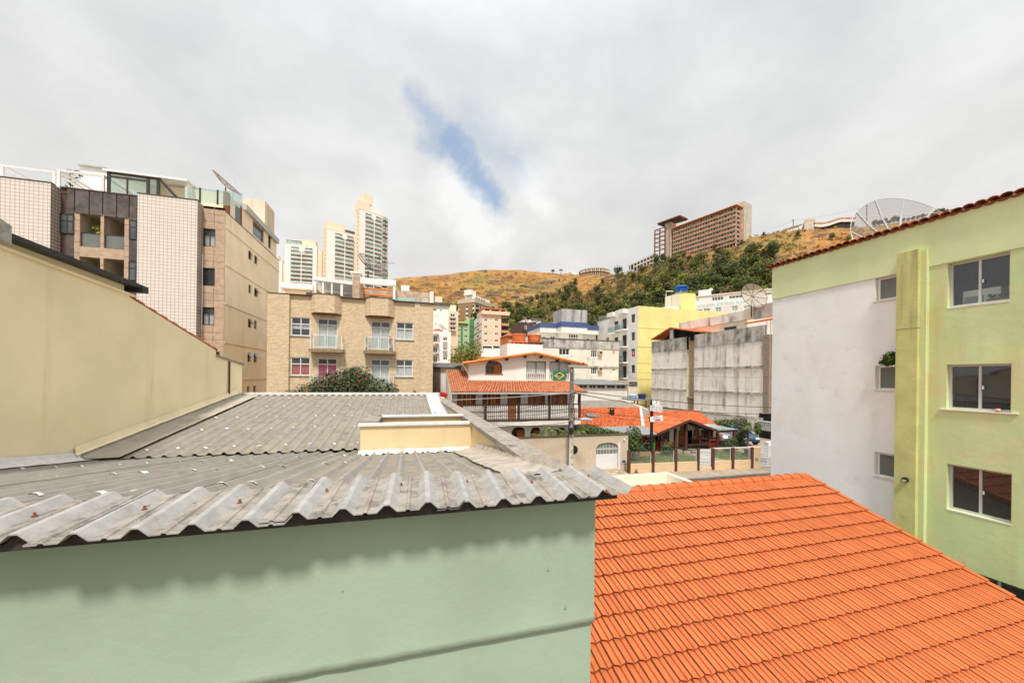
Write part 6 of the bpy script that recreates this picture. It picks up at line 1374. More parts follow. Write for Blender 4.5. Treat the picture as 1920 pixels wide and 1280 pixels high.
# furniture on the porch
def chair(x, y, Y, m, lab, yaw):
    F = front_(Y); q = F.px(x, y); p = F.W(q[0], 0, GF); t = thing('porch_chair', lab, 'chair', tuple(p), 'plastic chairs on the restaurant porch')
    ca_, sa_ = cos(yaw), sin(yaw); R2 = lambda u, v, z: Vector((p.x + u * ca_ - v * sa_, p.y + u * sa_ + v * ca_, p.z + z))
    def bx(nm, u0, u1, v0, v1, z0, z1, lean=0):
        c = MB(); c.hexa([R2(u0, v0, z0), R2(u1, v0, z0), R2(u1, v1, z0), R2(u0, v1, z0), R2(u0, v0 + lean, z1), R2(u1, v0 + lean, z1), R2(u1, v1 + lean, z1), R2(u0, v1 + lean, z1)]); c.build(nm, m, t)
    bx('seat', -.22, .22, -.22, .22, .42, .46); bx('backrest', -.22, .22, .20, .24, .47, .92, .1)
    for u in (-.2, .2):
        for v in (-.2, .2): bx('leg', u - .025, u + .025, v - .025, v + .025, .0, .419)
    for u in (-.245, .245): bx('armrest', u - .025, u + .025, -.2, .22, .64, .67)
def table(x, y, Y, lab, m):
    F = front_(Y); q = F.px(x, y); p = F.W(q[0], 0, GF); t = thing('porch_table', lab, 'table', tuple(p), 'tables on the restaurant porch'); c = MB(); c.box(p.x - .5, p.y - .4, GF + .72, p.x + .5, p.y + .4, GF + .76); c.build('tabletop', m, t)
    for dx in (-.42, .42):
        for dy in (-.32, .32): c = MB(); c.box(p.x + dx - .03, p.y + dy - .03, GF, p.x + dx + .03, p.y + dy + .03, GF + .719); c.build('leg', K['wood_dark'], t)
    b = MB(); b.lathe([(.05, 0), (.06, .1), (.04, .16)], (p.x + .05, p.y, GF + .762), 9); solo(b, 'napkin_holder', 'small white holder standing on ' + lab.split(' with ')[0], 'holder', K['white'], group='holders on the porch tables')
table(1210.5, 836, 25.3, 'wooden table with turquoise and lime chairs at the left of porch', K['wood_mid']); table(1247, 836, 25.5, 'wooden table with red chair by the bookshelf window', K['wood_mid']); table(1302.5, 833, 26.2, 'wooden table with orange top by the double door', K['wood_mid']); table(1333, 836, 25.7, 'white clothed table with red chairs at the right end of the porch', K['white'])
chair(1201, 840, 25.1, K['cyan'], 'turquoise chair at the left porch table', 1.3); chair(1219, 840, 25.1, K['lime'], 'lime green chair right of the left porch table', -1.4); chair(1211, 834, 26.2, K['red'], 'red chair behind the left porch table', 0)
chair(1229, 833, 26.3, K['red'], 'tall red chair standing in the dark porch doorway', .4); chair(1236, 838, 25.4, K['red'], 'red chair between two porch posts beside the doorway', 1.2); chair(1322, 832, 26.3, K['red'], 'red chair under the dark three pane window', .2); chair(1338, 836, 25.2, K['red'], 'red chair in front of the white clothed table', -.6); chair(1347, 832, 26.6, K['red'], 'red chair beside the carport post', -1.2); chair(1350, 829, 27.6, K['cyan'], 'turquoise chair back under the carport', -.5)
# shrubs
def shrub(x, y, Y, rx2, rz2, n, m, lab, sz=.16, group=None, z0=.55, pot=None):
    F = front_(Y); q = F.px(x, y); p = F.W(q[0], 0, q[1]); t = thing('shrub', lab, 'shrub', (p.x, p.y, z0), group); c = MB()
    leafcloud(c, [(p.x, p.y, p.z, rx2, rx2 * .8, rz2), (p.x + rx2 * .4, p.y, p.z + rz2 * .3, rx2 * .6, rx2 * .6, rz2 * .6), (p.x - rx2 * .45, p.y, p.z - rz2 * .2, rx2 * .6, rx2 * .6, rz2 * .5)], n, sz, rp, .3, .35); c.build('foliage', m, t)
    c = MB(); c.tube([(p.x, p.y, z0), (p.x, p.y, p.z)], .05, 5); c.build('stem', K['bark'], t)
    if pot: c = MB(); c.lathe([(.22, 0), (.32, .4), (.34, .45)], (p.x, p.y, z0), 12); c.build('pot', pot, t)
shrub(1186, 830, 22.9, .75, 1.35, 1500, K['leaf_hedge'], 'tall bushy shrub at the left corner post of the restaurant fence', .2)
shrub(1251, 843, 24.2, .55, .55, 500, K['leaf_hedge'], 'yellow green shrub in blue planter before the porch', .18, pot=K['blue_dark'])
for i, x in enumerate((1195.5, 1203, 1211, 1219)): shrub(x, 845, 24.5, .22, .22, 160, K['leaf_bush'], ('first', 'second', 'third', 'last')[i] + ' clipped round shrub from the left on brick planter before porch', .12, 'clipped shrubs on the porch planter')
shrub(1368, 832, 24.2, .75, .65, 900, K['leaf_bush'], 'rounded dark shrub below the carport beam', .17)
shrub(1390, 812, 25.5, .7, 1.6, 1400, K['leaf_bush'], 'tall dark shrub right of the carport post', .2)
shrub(1403, 857, 22.7, .55, .6, 500, K['leaf_bush'], 'low shrub in dark pot behind the right fence glass', .18, pot=K['post_brown'])
for i, (x, y, rx2, rz2) in enumerate(((1345, 794, .9, .5), (1360, 795, .7, .6), (1377, 796, .6, .8), (1392, 797, .6, .7), (1402, 801, .4, .6), (1420, 803, .4, .7))): shrub(x, y, 29.6, rx2, rz2, 420, K['leaf_hedge'], ('first', 'second', 'third', 'fourth', 'fifth', 'sixth')[i] + ' leafy shrub from the left along the foot of the stained wall', .24, 'shrubs along the stained wall')
palm(1401, 830, 24.6, 'small yellow green palm with thick trunk by the carport', 9, .8, 2.35, None, .55, .10)
c = MB(); F = front_(24.25); r = (F.a(1190, 850), F.a(1230, 850)); c.fbox(F, r[0], r[1], -.5, 0, .5, .80); solo(c, 'brick_planter', 'long terracotta planter bed at the left front of porch', 'planter', mat('planter', (.50, .24, .12), .9, .1, 3))
c = MB(); r = (F.a(1346, 847), F.a(1385, 847)); c.fbox(F, r[0], r[1], -.5, 0, .5, .78); solo(c, 'brick_planter', 'low terracotta planter bed under the carport beam', 'planter', mat('planter2', (.50, .24, .12), .9, .1, 3))
# lawn
b = MB(); b.poly([(14.2, 22.2, .56), (21.3, 21.7, .56), (20.2, 24.7, .56), (14.2, 24.7, .56)]); b.poly([(22.4, 21.7, .56), (26, 21.4, .56), (26, 24.7, .56), (22.2, 24.7, .56)]); b.build('lawn', K['lawn'], kind='structure')
b = MB(); b.poly([(14, 22.25, .54), (26.4, 21.4, .54), (26.4, 34, .54), (14, 34, .54)]); b.poly([(26.4, 21.4, .54), (46, 20.9, .118), (46, 34, .118), (26.4, 34, .54)]); b.build('yard_paving', K['sidewalk'], kind='structure')
b = MB()
for _ in range(5200):
    X = rp.uniform(14.3, 25.9); Y = rp.uniform(21.9, 24.6)
    if 21.1 < X < 22.5: continue
    h = rp.uniform(.04, .10); a_ = rp.uniform(0, pi); w2 = .02; b.poly([(X - w2 * cos(a_), Y - w2 * sin(a_), .56), (X + w2 * cos(a_), Y + w2 * sin(a_), .56), (X + rp.uniform(-.04, .04), Y + rp.uniform(-.04, .04), .56 + h)])
o = b.build('lawn_grass', mat('lawn_blade', (.12, .17, .03), .9, .2, 2, island=.35, col2=(.19, .21, .05)), kind='stuff')
# ------------------------------------------------------------------ street fence of the restaurant
ga, gb_ = gnd(1180, 887, .12), gnd(1440, 876.5, .12); ga.z = gb_.z = 0
Fe = Fac((ga.x, ga.y), (gb_.x - ga.x, gb_.y - ga.y)); fa = lambda x: Fe.a(x, 870)
FE = thing('street_fence', 'low tan wall with brown posts and glass panes along the sidewalk', 'fence', (20, 21.7, .12))
posts = [(1177.8, 1182), (1222, 1227), (1265, 1269.5), (1307.5, 1311.5), (1334, 1339.5), (1371.5, 1376.5), (1408, 1412.5)]
zpo = Fe.z(1267, 842); zlw = Fe.z(1245, 867.5)
for x0, x1 in posts: c = MB(); c.fbox(Fe, fa(x0), fa(x1), -.16, .03, .1, zpo); c.build('post', K['post_brown'], FE)
for (x0, x1) in ((1182, 1222), (1227, 1265), (1269.5, 1307.5), (1339.5, 1371.5), (1376.5, 1408)):
    c = MB(); c.fbox(Fe, fa(x0) + .003, fa(x1) - .003, -.14, 0, .1, zlw); c.build('low_wall', K['fence_wall'], FE)
    c = MB(); c.fbox(Fe, fa(x0) + .02, fa(x1) - .02, -.075, -.065, zlw + .01, zpo - .08); c.build('pane', K['pane_clear'], FE)
    c = MB(); c.fbox(Fe, fa(x1) - .06, fa(x1) - .015, -.09, -.05, zlw + .005, zpo - .08); c.build('glazing_bead', K['alu'], FE)
c = MB(); c.fbox(Fe, fa(1337), fa(1447), -.09, -.05, zpo - .06, zpo + .02); c.build('top_rail', K['white_metal'], FE)
c = MB(); c.fbox(Fe, fa(1311.5), fa(1334), -.15, .02, .1, .34); c.build('gate_step', K['fence_wall'], FE)
c = MB(); g0_, g1v = fa(1312), fa(1333.7); c.fbox(Fe, g0_, g0_ + .05, -.10, -.05, .36, zpo - .02); c.fbox(Fe, g1v - .05, g1v, -.10, -.05, .36, zpo - .02); gt = c.build('gate', K['white_metal'], FE)
for k in range(12): z = .38 + k * (zpo - .45) / 11.6; c = MB(); c.fbox(Fe, g0_ + .05, g1v - .05, -.09, -.06, z, z + .065); c.build('slat', K['white_metal'], gt)
c = MB(); c.fbox(Fe, fa(1412.7), fa(1425.5), -.5, .02, .1, zpo - .02); c.build('pillar', K['fence_wall'], FE)
r = Fe.rect(1415.5, 858, 1421, 864); c = MB(); c.fbox(Fe, r[0], r[1], .0, .03, r[2], r[3]); c.build('meter_box', K['zinc'], FE)
c = MB(); g2v = fa(1450); c.fbox(Fe, fa(1440), fa(1441.5), -.11, -.04, .15, zpo); gt = c.build('driveway_gate', K['white_metal'], FE)
for k in range(13): z = .18 + k * (zpo - .2) / 12.6; c = MB(); c.fbox(Fe, fa(1425.8), g2v + 1, -.09, -.06, z, z + .06); c.build('slat', K['white_metal'], gt)
c = MB(); F = Fe.off(-1.4); q = F.px(1446, 829); c.fbox(F, q[0] - .25, q[0] + .5, -.4, 0, .1, q[1]); solo(c, 'gate_pillar', 'white gate pillar with tile cap at the right end of the fence', 'pillar', K['white'])
# sign post
sp = Fe.W(fa(1224), .05, 0); SY = sp.y; Fs = front_(SY)
SG = thing('sign_post', 'tall black post carrying three white shop signs at the sidewalk fence', 'sign post', (sp.x, sp.y, .1))
q = Fs.a(1223, 800); zt_ = Fs.z(1222, 752); c = MB(); c.fbox(Fs, q - .07, q + .07, -.14, 0, zpo - .05, zt_); c.build('post', K['black'], SG)
def sign(lab, pts, lines, m):
    F = Fs.off(.06); P4 = [F.px(*p) for p in pts]; p = [F.W(a, 0, z) for a, z in P4]; bk = [v + Vector((0, .12, 0)) for v in p]
    c = MB(); c.poly([p[0], p[1], p[2], p[3]][::-1]); c.poly(bk); c.cur = 1
    for i in range(4): j = (i + 1) % 4; c.poly([p[i], p[j], bk[j], bk[i]])
    s = c.build('sign_board', [K['white'], K['black']], SG, label=lab); g = MB()
    for (u0, u1, v0, v1) in lines:
        W_ = lambda u, v: (p[0] * (1 - u) + p[1] * u) * (1 - v) + (p[3] * (1 - u) + p[2] * u) * v + Vector((0, -.006, 0))
        x = u0
        while x < u1:                              # small upright strokes read as lettering at this size
            w2 = rp.uniform(.018, .034); g.poly([W_(x, v1), W_(x + w2, v1), W_(x + w2, v0), W_(x, v0)])
            if rp.random() < .7: g.poly([W_(x + w2, v0 + (v1 - v0) * .2), W_(x + w2 * 2, v0 + (v1 - v0) * .2), W_(x + w2 * 2, v0), W_(x + w2, v0)])
            if rp.random() < .5: g.poly([W_(x + w2, v1), W_(x + w2 * 2, v1), W_(x + w2 * 2, v1 - (v1 - v0) * .2), W_(x + w2, v1 - (v1 - v0) * .2)])
            x += w2 * 2.9 + (.05 if rp.random() < .15 else 0)
    if lines: g.build('lettering', m, s)
    return s, p
s, p = sign('small white sign with orange pin mark, topmost', [(1223, 750), (1237, 751.5), (1237, 760), (1223, 759)], [(.1, .55, .72, .8)], K['zinc'])
g = MB(); ce = p[0] * .42 + p[1] * .58 - UP * .08 + Vector((0, -.008, 0)); g.poly([ce + Vector((.055 * cos(an), 0, .06 * sin(an))) for an in [-.3 + 3.75 * i / 8 for i in range(9)]] + [ce - UP * .15]); g.build('pin_mark', K['ridge_orange'], s)
sign('white sign with two dark lines of lettering, middle', [(1218.3, 759.5), (1242, 761.5), (1241.7, 773), (1218.5, 769.5)], [(.06, .42, .1, .45), (.5, .95, .13, .48), (.06, .26, .6, .88), (.33, .46, .6, .88), (.52, .93, .62, .9)], mat('sign_ink', (.09, .04, .08), .7, .1, 4))
s, p = sign('tilted white sign with red lettering, lowest', [(1218.3, 781.5), (1242, 777.5), (1243.5, 788), (1219.5, 791)], [(.3, .7, .14, .36), (.22, .8, .44, .64)], K['red'])
g = MB(); W_ = lambda u, v: (p[0] * (1 - u) + p[1] * u) * (1 - v) + (p[3] * (1 - u) + p[2] * u) * v + Vector((0, -.006, 0)); g.poly([W_(.36, .93), W_(.78, .9), W_(.78, .72), W_(.36, .75)]); g.build('ink_bar', mat('sign_ink2', (.05, .05, .10), .7, .1, 4), s)
# ------------------------------------------------------------------ cars
def car(cx, cy, yaw, m, lab, z0=.545):
    t = thing('parked_car', lab, 'car', (cx, cy, z0)); ca_, sa_ = cos(yaw), sin(yaw); G = lambda u, v, z: Vector((cx + u * ca_ - v * sa_, cy + u * sa_ + v * ca_, z0 + z))
    st = [(-2.0, .45, .62, .70), (-1.95, .30, .80, .78), (-1.2, .25, .95, .84), (-.55, .24, 1.0, .86), (.0, .24, 1.0, .86), (1.2, .24, .98, .86), (1.85, .28, .95, .82), (2.02, .45, .85, .74)]
    c = MB(); c.sheet([[G(u, -w_, zb), G(u, -w_, zb + (zt2 - zb) * .6), G(u, -w_ * .93, zt2), G(u, 0, zt2 + .03), G(u, w_ * .93, zt2), G(u, w_, zb + (zt2 - zb) * .6), G(u, w_, zb)] for u, zb, zt2, w_ in st]); 
    for e in (0, -1): u, zb, zt2, w_ = st[e]; q = [G(u, -w_, zb), G(u, -w_, zb + (zt2 - zb) * .6), G(u, -w_ * .93, zt2), G(u, w_ * .93, zt2), G(u, w_, zb + (zt2 - zb) * .6), G(u, w_, zb)]; c.poly(q if e else q[::-1])
    c.build('body', m, t, smooth=True)
    rf = [(-.75, .98, .80), (-.1, 1.43, .64), (.9, 1.45, .64), (1.75, .98, .76)]
    c = MB(); c.poly([G(rf[1][0], -.64, 1.43), G(rf[2][0], -.64, 1.45), G(rf[2][0], .64, 1.45), G(rf[1][0], .64, 1.43)]); c.poly([G(rf[1][0] + .02, -.62, 1.47), G(rf[2][0], -.62, 1.49), G(rf[2][0], .62, 1.49), G(rf[1][0] + .02, .62, 1.47)])
    for v in (-1, 1):
        for (u0, z0_, w0), (u1, z1_, w1) in zip(rf, rf[1:]): c.bar(G(u0, v * w0, z0_), G(u1, v * w1, z1_), .07)
    c.build('roof', m, t)
    c = MB()
    c.poly([G(rf[0][0], -.78, .99), G(rf[0][0], .78, .99), G(rf[1][0], .63, 1.42), G(rf[1][0], -.63, 1.42)]); c.poly([G(rf[3][0], .75, .98), G(rf[3][0], -.75, .98), G(rf[2][0], -.63, 1.43), G(rf[2][0], .63, 1.43)])
    for v in (-1, 1): c.poly([G(rf[0][0], v * .8, .98), G(rf[3][0], v * .76, .98), G(rf[2][0], v * .64, 1.43), G(rf[1][0], v * .64, 1.42)])
    c.build('window_glass', K['glass_dark'], t)
    for u in (-1.25, 1.3):
        for v in (-.78, .78): c = MB(); c.tube([G(u, v - .1, .31), G(u, v + .1, .31)], .31, 16); w2 = c.build('wheel', K['black'], t); c = MB(); c.tube([G(u, v - .11, .31), G(u, v + .11, .31)], .18, 12); c.build('rim', K['alu'], w2)
    for v in (-.55, .55): c = MB(); c.hexa([G(-2.01, v - .16, .62), G(-1.9, v - .16, .62), G(-1.9, v + .16, .62), G(-2.01, v + .16, .62), G(-1.99, v - .15, .76), G(-1.86, v - .15, .79), G(-1.86, v + .15, .79), G(-1.99, v + .15, .76)]); c.build('headlight', K['white'], t)
    c = MB(); c.hexa([G(-2.03, -.35, .42), G(-1.95, -.35, .42), G(-1.95, .35, .42), G(-2.03, .35, .42), G(-2.0, -.35, .56), G(-1.93, -.35, .56), G(-1.93, .35, .56), G(-2.0, .35, .56)]); c.build('grille', K['black'], t)
p = front_(27.4).px(1354, 829); car(p[0] + .2, 28.0, radians(68), K['silver'], 'silver car parked under carport beside the restaurant')
p = front_(27).px(1398, 826); car(p[0] - .2, 27.6, radians(72), K['car_blue'], 'dark blue car parked beside the stained wall behind the small palm')
# ================================================================== E: stained white block beside the restaurant
EX = 36.0; FE_ = left_(EX)
E = thing('stained_white_block', 'long white apartment block with grey mould streaks and dark floor bands', 'apartment block', (42, 40, 0))
ea = lambda x: FE_.a(x, 690)
e0, e1, e2, e3, e4 = ea(1222), ea(1287.5), ea(1301.5), ea(1433), ea(1444)
zp0 = FE_.z(1433, 609); zpl = FE_.z(1287, 631.5); zb1 = FE_.z(1433, 638.6); zlb = FE_.z(1287, 655)
b = MB(); b.fwall(FE_, e0, e1, -.01, zlb); b.fwall(FE_, e2, e3, -.01, zb1); b.poly([(EX, -e0, -.01), (EX + 9, -e0, -.01), (EX + 9, -e0, zpl), (EX, -e0, zpl)]); b.build('wall', K['dirty'], E)
b = MB(); b.fbox(FE_, e0, e1, -.3, .08, zlb, zpl); b.fbox(FE_, e2, e3, -.3, .08, zb1, zp0); b.build('parapet', K['dirty_band'], E)
fz = []
for k, (yl, yr) in enumerate(((691.5, 687), (728, 738.5), (764, 783))):
    z = (FE_.z(1250, yl + .5) + FE_.z(1420, yr)) / 2; fz.append(z)
    for u, v in ((e0, e1), (e2, e3)): c = MB(); c.fbox(FE_, u, v, -.05, .10, z - .12, z + .10); c.build('floor_band', K['dirty_band'], E)
b = MB(); F2 = FE_.off(-1.0); hs = [F2.rect(1288.5, 628, 1298, 640), F2.rect(1288, 661, 1298, 679), F2.rect(1287.5, 699, 1297.5, 718)]
b.fwall(F2, e1 - .3, e2 + .3, -.01, zpl + .2, hs, .15); b.fbox(FE_, e1 - .02, e1, -1, 0, -.01, zpl - .01); b.fbox(FE_, e2, e2 + .02, -1, 0, -.01, zpl - .01); b.build('recess_wall', K['cream_top'], E)
for r in hs: window(E, F2, r, K['dark_frame'], K['glass_dark'], 2, 0, .06, .1, .05)
c = MB(); c.fbox(F2, e1, e2, 0, .9, fz[2] + 1.6, fz[2] + 1.75); c.build('recess_ledge', K['dirty_band'], E)
b = MB(); b.fbox(FE_, e3 + .003, e4, -.5, .15, 3.0, zb1 + .6); b.build('corner_pier', mat('pebble', (.30, .24, .19), .95, .3, 9, .01, 20), E)
b = MB(); b.fwall(FE_, e4, e4 + 6, -.01, zp0 + .4, [FE_.rect(1445, 655, 1449, 690), FE_.rect(1445, 700, 1449, 722), FE_.rect(1445, 752, 1449, 770)], .2, -.3); b.build('wall', K['white_old'], E)
# base: dark driveway opening at the right
c = MB(); c.fbox(FE_, ea(1425), e4 + 6, -.1, .05, -.01, 2.9); c.build('driveway_opening', K['room'], E)
c = MB()
for k in range(16): q = ea(1428) + k * .22; c.fbox(FE_, q, q + .06, .5, .56, 1.2, 2.1)
c.fbox(FE_, ea(1428), ea(1428) + 3.5, .48, .58, 2.1, 2.2); c.build('baluster_rail', K['white'], E)
b = MB()   # little gabled tile canopy on the left parapet
F3_ = FE_.off(.3); A1, A2, A3 = F3_.px(1221, 637), F3_.px(1257, 614.5), F3_.px(1303, 621)
b.poly([F3_.W(A1[0], 0, A1[1]), F3_.W(A2[0], 0, A2[1]), F3_.W(A2[0], -5, A2[1]), F3_.W(A1[0], -5, A1[1])]); b.poly([F3_.W(A2[0], 0, A2[1]), F3_.W(A3[0], 0, A3[1]), F3_.W(A3[0], -5, A3[1]), F3_.W(A2[0], -5, A2[1])])
for p_, q_ in ((A1, A2), (A2, A3)): b.bar(F3_.W(p_[0], 0, p_[1] + .02), F3_.W(q_[0], 0, q_[1] + .02), .16, .16)
b.build('canopy_roof', K['tile_rest'], E)
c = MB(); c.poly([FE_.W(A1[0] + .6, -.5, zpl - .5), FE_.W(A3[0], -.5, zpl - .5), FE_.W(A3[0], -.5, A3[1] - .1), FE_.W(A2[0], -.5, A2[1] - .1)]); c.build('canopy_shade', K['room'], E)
c = MB(); q = ea(1258); c.fbox(FE_, q - .3, q + .3, -.2, .02, zpl - .2, A2[1] - .2); c.build('canopy_pier', K['white_old'], E)
# set-back upper storey
F4 = FE_.off(-3.5); zu0 = FE_.z(1300, 640); u1_ = F4.px(1400, 581.5); u0_ = F4.px(1275, 611); lw_ = F4.px(1400, 599)
ub = F4.a(1397, 590); b = MB(); b.fbox(F4, F4.a(1274, 612), F4.a(1397, 590), -.3, .12, lw_[1], u1_[1]); b.build('upper_parapet', K['dirty'], E)
b = MB(); b.fwall(F4, F4.a(1270), F4.a(1400), zu0 - 3, lw_[1], [F4.rect(1357, 612, 1381, 620)], .2); b.build('upper_wall', K['cream'], E)
c = MB(); c.fquad(F4, *F4.rect(1357, 612, 1381, 620), d=-.15); c.build('window', K['glass_dark'], E)
b = MB(); b.fbox(F4, ub, ub + 1.2, -.3, .14, lw_[1], u1_[1] + .15); b.build('parapet_pier', K['wood_mid'] if False else K['cream_top'], E)
b = MB(); b.fbox(F4, ub + 1.2, ub + 12, -.3, .12, lw_[1] - .1, u1_[1] + .3); b.build('upper_parapet', K['dirty_band'], E)
b = MB(); z = FE_.z(1420, 602); b.hexa([FE_.W(ea(1396), .1, z - .15), FE_.W(e4 + 4, .1, z - .15), FE_.W(e4 + 4, -3, z + .5), FE_.W(ea(1396), -3, z + .5), FE_.W(ea(1396), .1, z), FE_.W(e4 + 4, .1, z), FE_.W(e4 + 4, -3, z + .65), FE_.W(ea(1396), -3, z + .65)]); b.build('tile_canopy', K['tile_rest'], E)
c = MB()
for k in range(6): q = ea(1436) + k * .42; c.fbox(FE_, q, q + .06, -.05, .0, FE_.z(1440, 632), z - .16)
c.build('window_bars', K['alu'], E)
De = thing('satellite_dish', 'eight sided tan mesh dish standing on the stained upper parapet', 'satellite dish', tuple(at(1411, 570, 44)))
dish(De, at(1411, 556, 43), (-FW * .95 + UP * .28 + RT * .1), 1.55, .3, K['dishmesh_tan'], 8, .03, .04, K['brown_frame'], True)
b = MB(); q = at(1409, 562, 43.2); b.tube([q, (q.x, q.y, lw_[1])], .07, 6); b.build('mast', K['brown_frame'], De)
# ================================================================== generic far building
def block(t, x0, x1, y0, y1, z0, z1, m, name='wall', hf=(), hl=(), hr=(), depth=.2):
    b = MB(); b.fwall(front_(y0), x0, x1, z0, z1, hf, depth); b.fwall(left_(x0), -y1, -y0, z0, z1, hl, depth); b.fwall(right_(x1), y0, y1, z0, z1, hr, depth)
    b.poly([(x0, y0, z1), (x1, y0, z1), (x1, y1, z1), (x0, y1, z1)]); b.poly([(x1, y1, z0), (x0, y1, z0), (x0, y1, z1), (x1, y1, z1)]); return b.build(name, m, t)
def wins(t, F, rs, frame='alu', glass='glass_dark', cols=2, fw=.08, rec=.1):
    for r in rs: window(t, F, r, K[frame], K[glass], cols, 0, fw, rec, .06, split=False)
def base(x, y): return terr(x, y) - 1.0
# ---- G: white front with balconies, yellow side
GYf = 53.0; GXl = front_(GYf).a(1196, 600); Gb = thing('yellow_side_block', 'apartment block with white balcony front and plain yellow side wall', 'apartment block', (GXl + 6, 57, 0))
FG, FGl = front_(GYf), left_(GXl); zg = FG.z(1200, 573.5); gxe = FG.a(1300, 600); gye = -FGl.a(1120, 660)
gw = [FGl.rect(1183.5, 589, 1190.5, 604.5), FGl.rect(1183.5, 622.5, 1190.5, 638), FGl.rect(1183.5, 653.5, 1190.5, 668), FGl.rect(1183.5, 684, 1190.5, 699)]
gd = [FGl.rect(1167, 597, 1175, 618), FGl.rect(1167, 628, 1175, 650), FGl.rect(1167, 657.5, 1175, 679), FGl.rect(1167, 686.5, 1175, 708), FGl.rect(1152, 602, 1159, 624), FGl.rect(1152, 632, 1159, 640)]
yt = -FGl.a(1145, 600)
b = MB(); b.fwall(FGl, -yt, -GYf, -.01, zg, gw + gd, .25); b.fwall(FGl, -gye, -yt, -.01, FGl.z(1135, 600), [FGl.rect(1136, 633, 1142, 640)], .2); b.build('front_wall', K['gwhite'], Gb)
b = MB(); b.fwall(FG, GXl, gxe + 12, -.01, zg); b.poly([(GXl, GYf, zg), (gxe + 12, GYf, zg), (gxe + 12, gye, zg), (GXl, gye, zg)]); b.build('side_wall', K['gyellow'], Gb)
for y in (614, 649.5, 680, 710): z = FG.z(1205, y); c = MB(); c.fbox(FG, GXl, gxe, -.02, .05, z - .04, z + .04); c.build('joint', K['gyellow'], Gb)
for r in gw: window(Gb, FGl, r, K['brown_frame'], K['glass_mid'], 2, 0, .12, .1, .06, split=False)
for i, r in enumerate(gd):
    window(Gb, FGl, r, K['brown_frame'], K['glass_dark'], 2, 0, .1, .1, .06, split=False, name='balcony_door')
    if i == 5: continue
    a0, a1 = r[0] - .9, r[1] + .35; c = MB(); c.fbox(FGl, a0, a1, -.02, .9, r[2] - .2, r[2]); bl_ = c.build('balcony', K['white'], Gb); c = MB(); c.fbox(FGl, a0 + .05, a1 - .05, .82, .86, r[2], r[2] + 1.05); c.fbox(FGl, a0 + .05, a0 + .09, 0, .82, r[2], r[2] + 1.05); c.build('glass_guard', K['pane_green'], bl_)
r = gw[2]; c = MB(); c.fbox(FGl, r[0] + .12, r[1] - .1, -.1, -.06, r[2] + .15, r[2] + (r[3] - r[2]) * .62); s = c.build('red_notice', K['red'], Gb); c = MB()
for k in range(2): c.fbox(FGl, r[0] + .3, r[1] - .3, -.06, -.055, r[2] + .35 + k * .28, r[2] + .47 + k * .28)
c.build('notice_line', K['white'], s)
for (x0, x1, yy) in ((1146, 1157, 588), (1161.5, 1177, 583)): c = MB(); a0, a1 = FGl.a(x0, yy), FGl.a(x1, yy); c.fbox(FGl, a0, a1, -.02, .9, FGl.z((x0 + x1) / 2, yy + 6), zg + .02); c.build('roof_hood', K['gwhite'], Gb)
for k, x in enumerate((1122, 1128, 1135)): a0, a1 = FGl.a(x, 605), FGl.a(x + 5.5, 605); z = FGl.z(1135, 600); c = MB(); c.fbox(FGl, a0, a1, -.05, 0, z, z + .95); c.build('guard_glass', K['pane_green'], Gb)
GT = front_(GYf + 2.5); gx0 = GT.a(1275.5, 570); c = MB(); gx1 = GT.a(1304, 570); c.poly([(gx0, GYf + 2.5, zg - 2), (gx1, GYf + 2.5, zg - 2), (gx1, GYf + 2.5, GT.z(1280, 548.5)), (gx0, GYf + 2.5, GT.z(1280, 548.5))]); zt3 = GT.z(1280, 548.5); c.build('lift_house_front', K['gyellow'], Gb)
FL2 = left_(gx0); c = MB(); la = -FL2.a(1247, 565); c.poly([(gx0, la, zg - 2), (gx0, GYf + 2.5, zg - 2), (gx0, GYf + 2.5, zt3), (gx0, la, zt3)]); c.poly([(gx0, GYf + 2.5, zt3), (gx1, GYf + 2.5, zt3), (gx1, la, zt3), (gx0, la, zt3)]); c.build('lift_house', K['peach'] if False else K['white_old'], Gb)
c = MB(); c.fbox(FG, FG.a(1252, 597), FG.a(1274, 597), -2, -.2, zg - .5, zg + .35); c.build('roof_ledge', K['white'], Gb)
b = MB(); GF2 = front_(GYf + 4); c.box(0, 0, 0, .001, .001, .001)
b.hexa([GF2.W(GF2.a(1304, 590), 0, zg - 3), GF2.W(GF2.a(1378, 590), 0, zg - 3), GF2.W(GF2.a(1378, 590), -6, zg - 3), GF2.W(GF2.a(1304, 590), -6, zg - 3), GF2.W(GF2.a(1304, 590), 0, GF2.z(1310, 586)), GF2.W(GF2.a(1378, 590), 0, GF2.z(1370, 588)), GF2.W(GF2.a(1378, 590), -6, GF2.z(1370, 584)), GF2.W(GF2.a(1304, 590), -6, GF2.z(1310, 584))]); b.build('back_parapet', K['gyellow'], Gb)
def tank(x0, x1, y0, y1, t_, m, lab, base_z, group=None, stand=True):
    p = at((x0 + x1) / 2, y1, t_); rad = (x1 - x0) / 2 / FPX * t_; h = (y1 - y0) / FPX * t_; t = thing('water_tank', lab, 'water tank', tuple(p), group); c = MB()
    c.lathe([(rad * .8, 0), (rad * .86, h * .4), (rad * .92, h * .62), (rad, h * .66), (rad, h * .76), (rad * .93, h * .8), (rad * .6, h * .97), (rad * .1, h)], p, 18); c.build('tank_body', m, t)
    if stand: c = MB(); c.box(p.x - rad * .6, p.y - rad * .6, base_z, p.x + rad * .6, p.y + rad * .6, p.z - .003); c.build('stand', K['concrete'], t)
tank(1265, 1290, 535.5, 548.5, 64, K['blue_tank'], 'bright blue round water tank on top of the yellow lift house', zt3)
b = MB(); q = at(1249, 556, 64); b.tube([at(1249, 556, 64), at(1249, 546, 64), at(1262, 546, 64)], .08, 6); solo(b, 'tank_pipe', 'white bent pipe leading to the bright blue roof tank', 'pipe', K['white'])
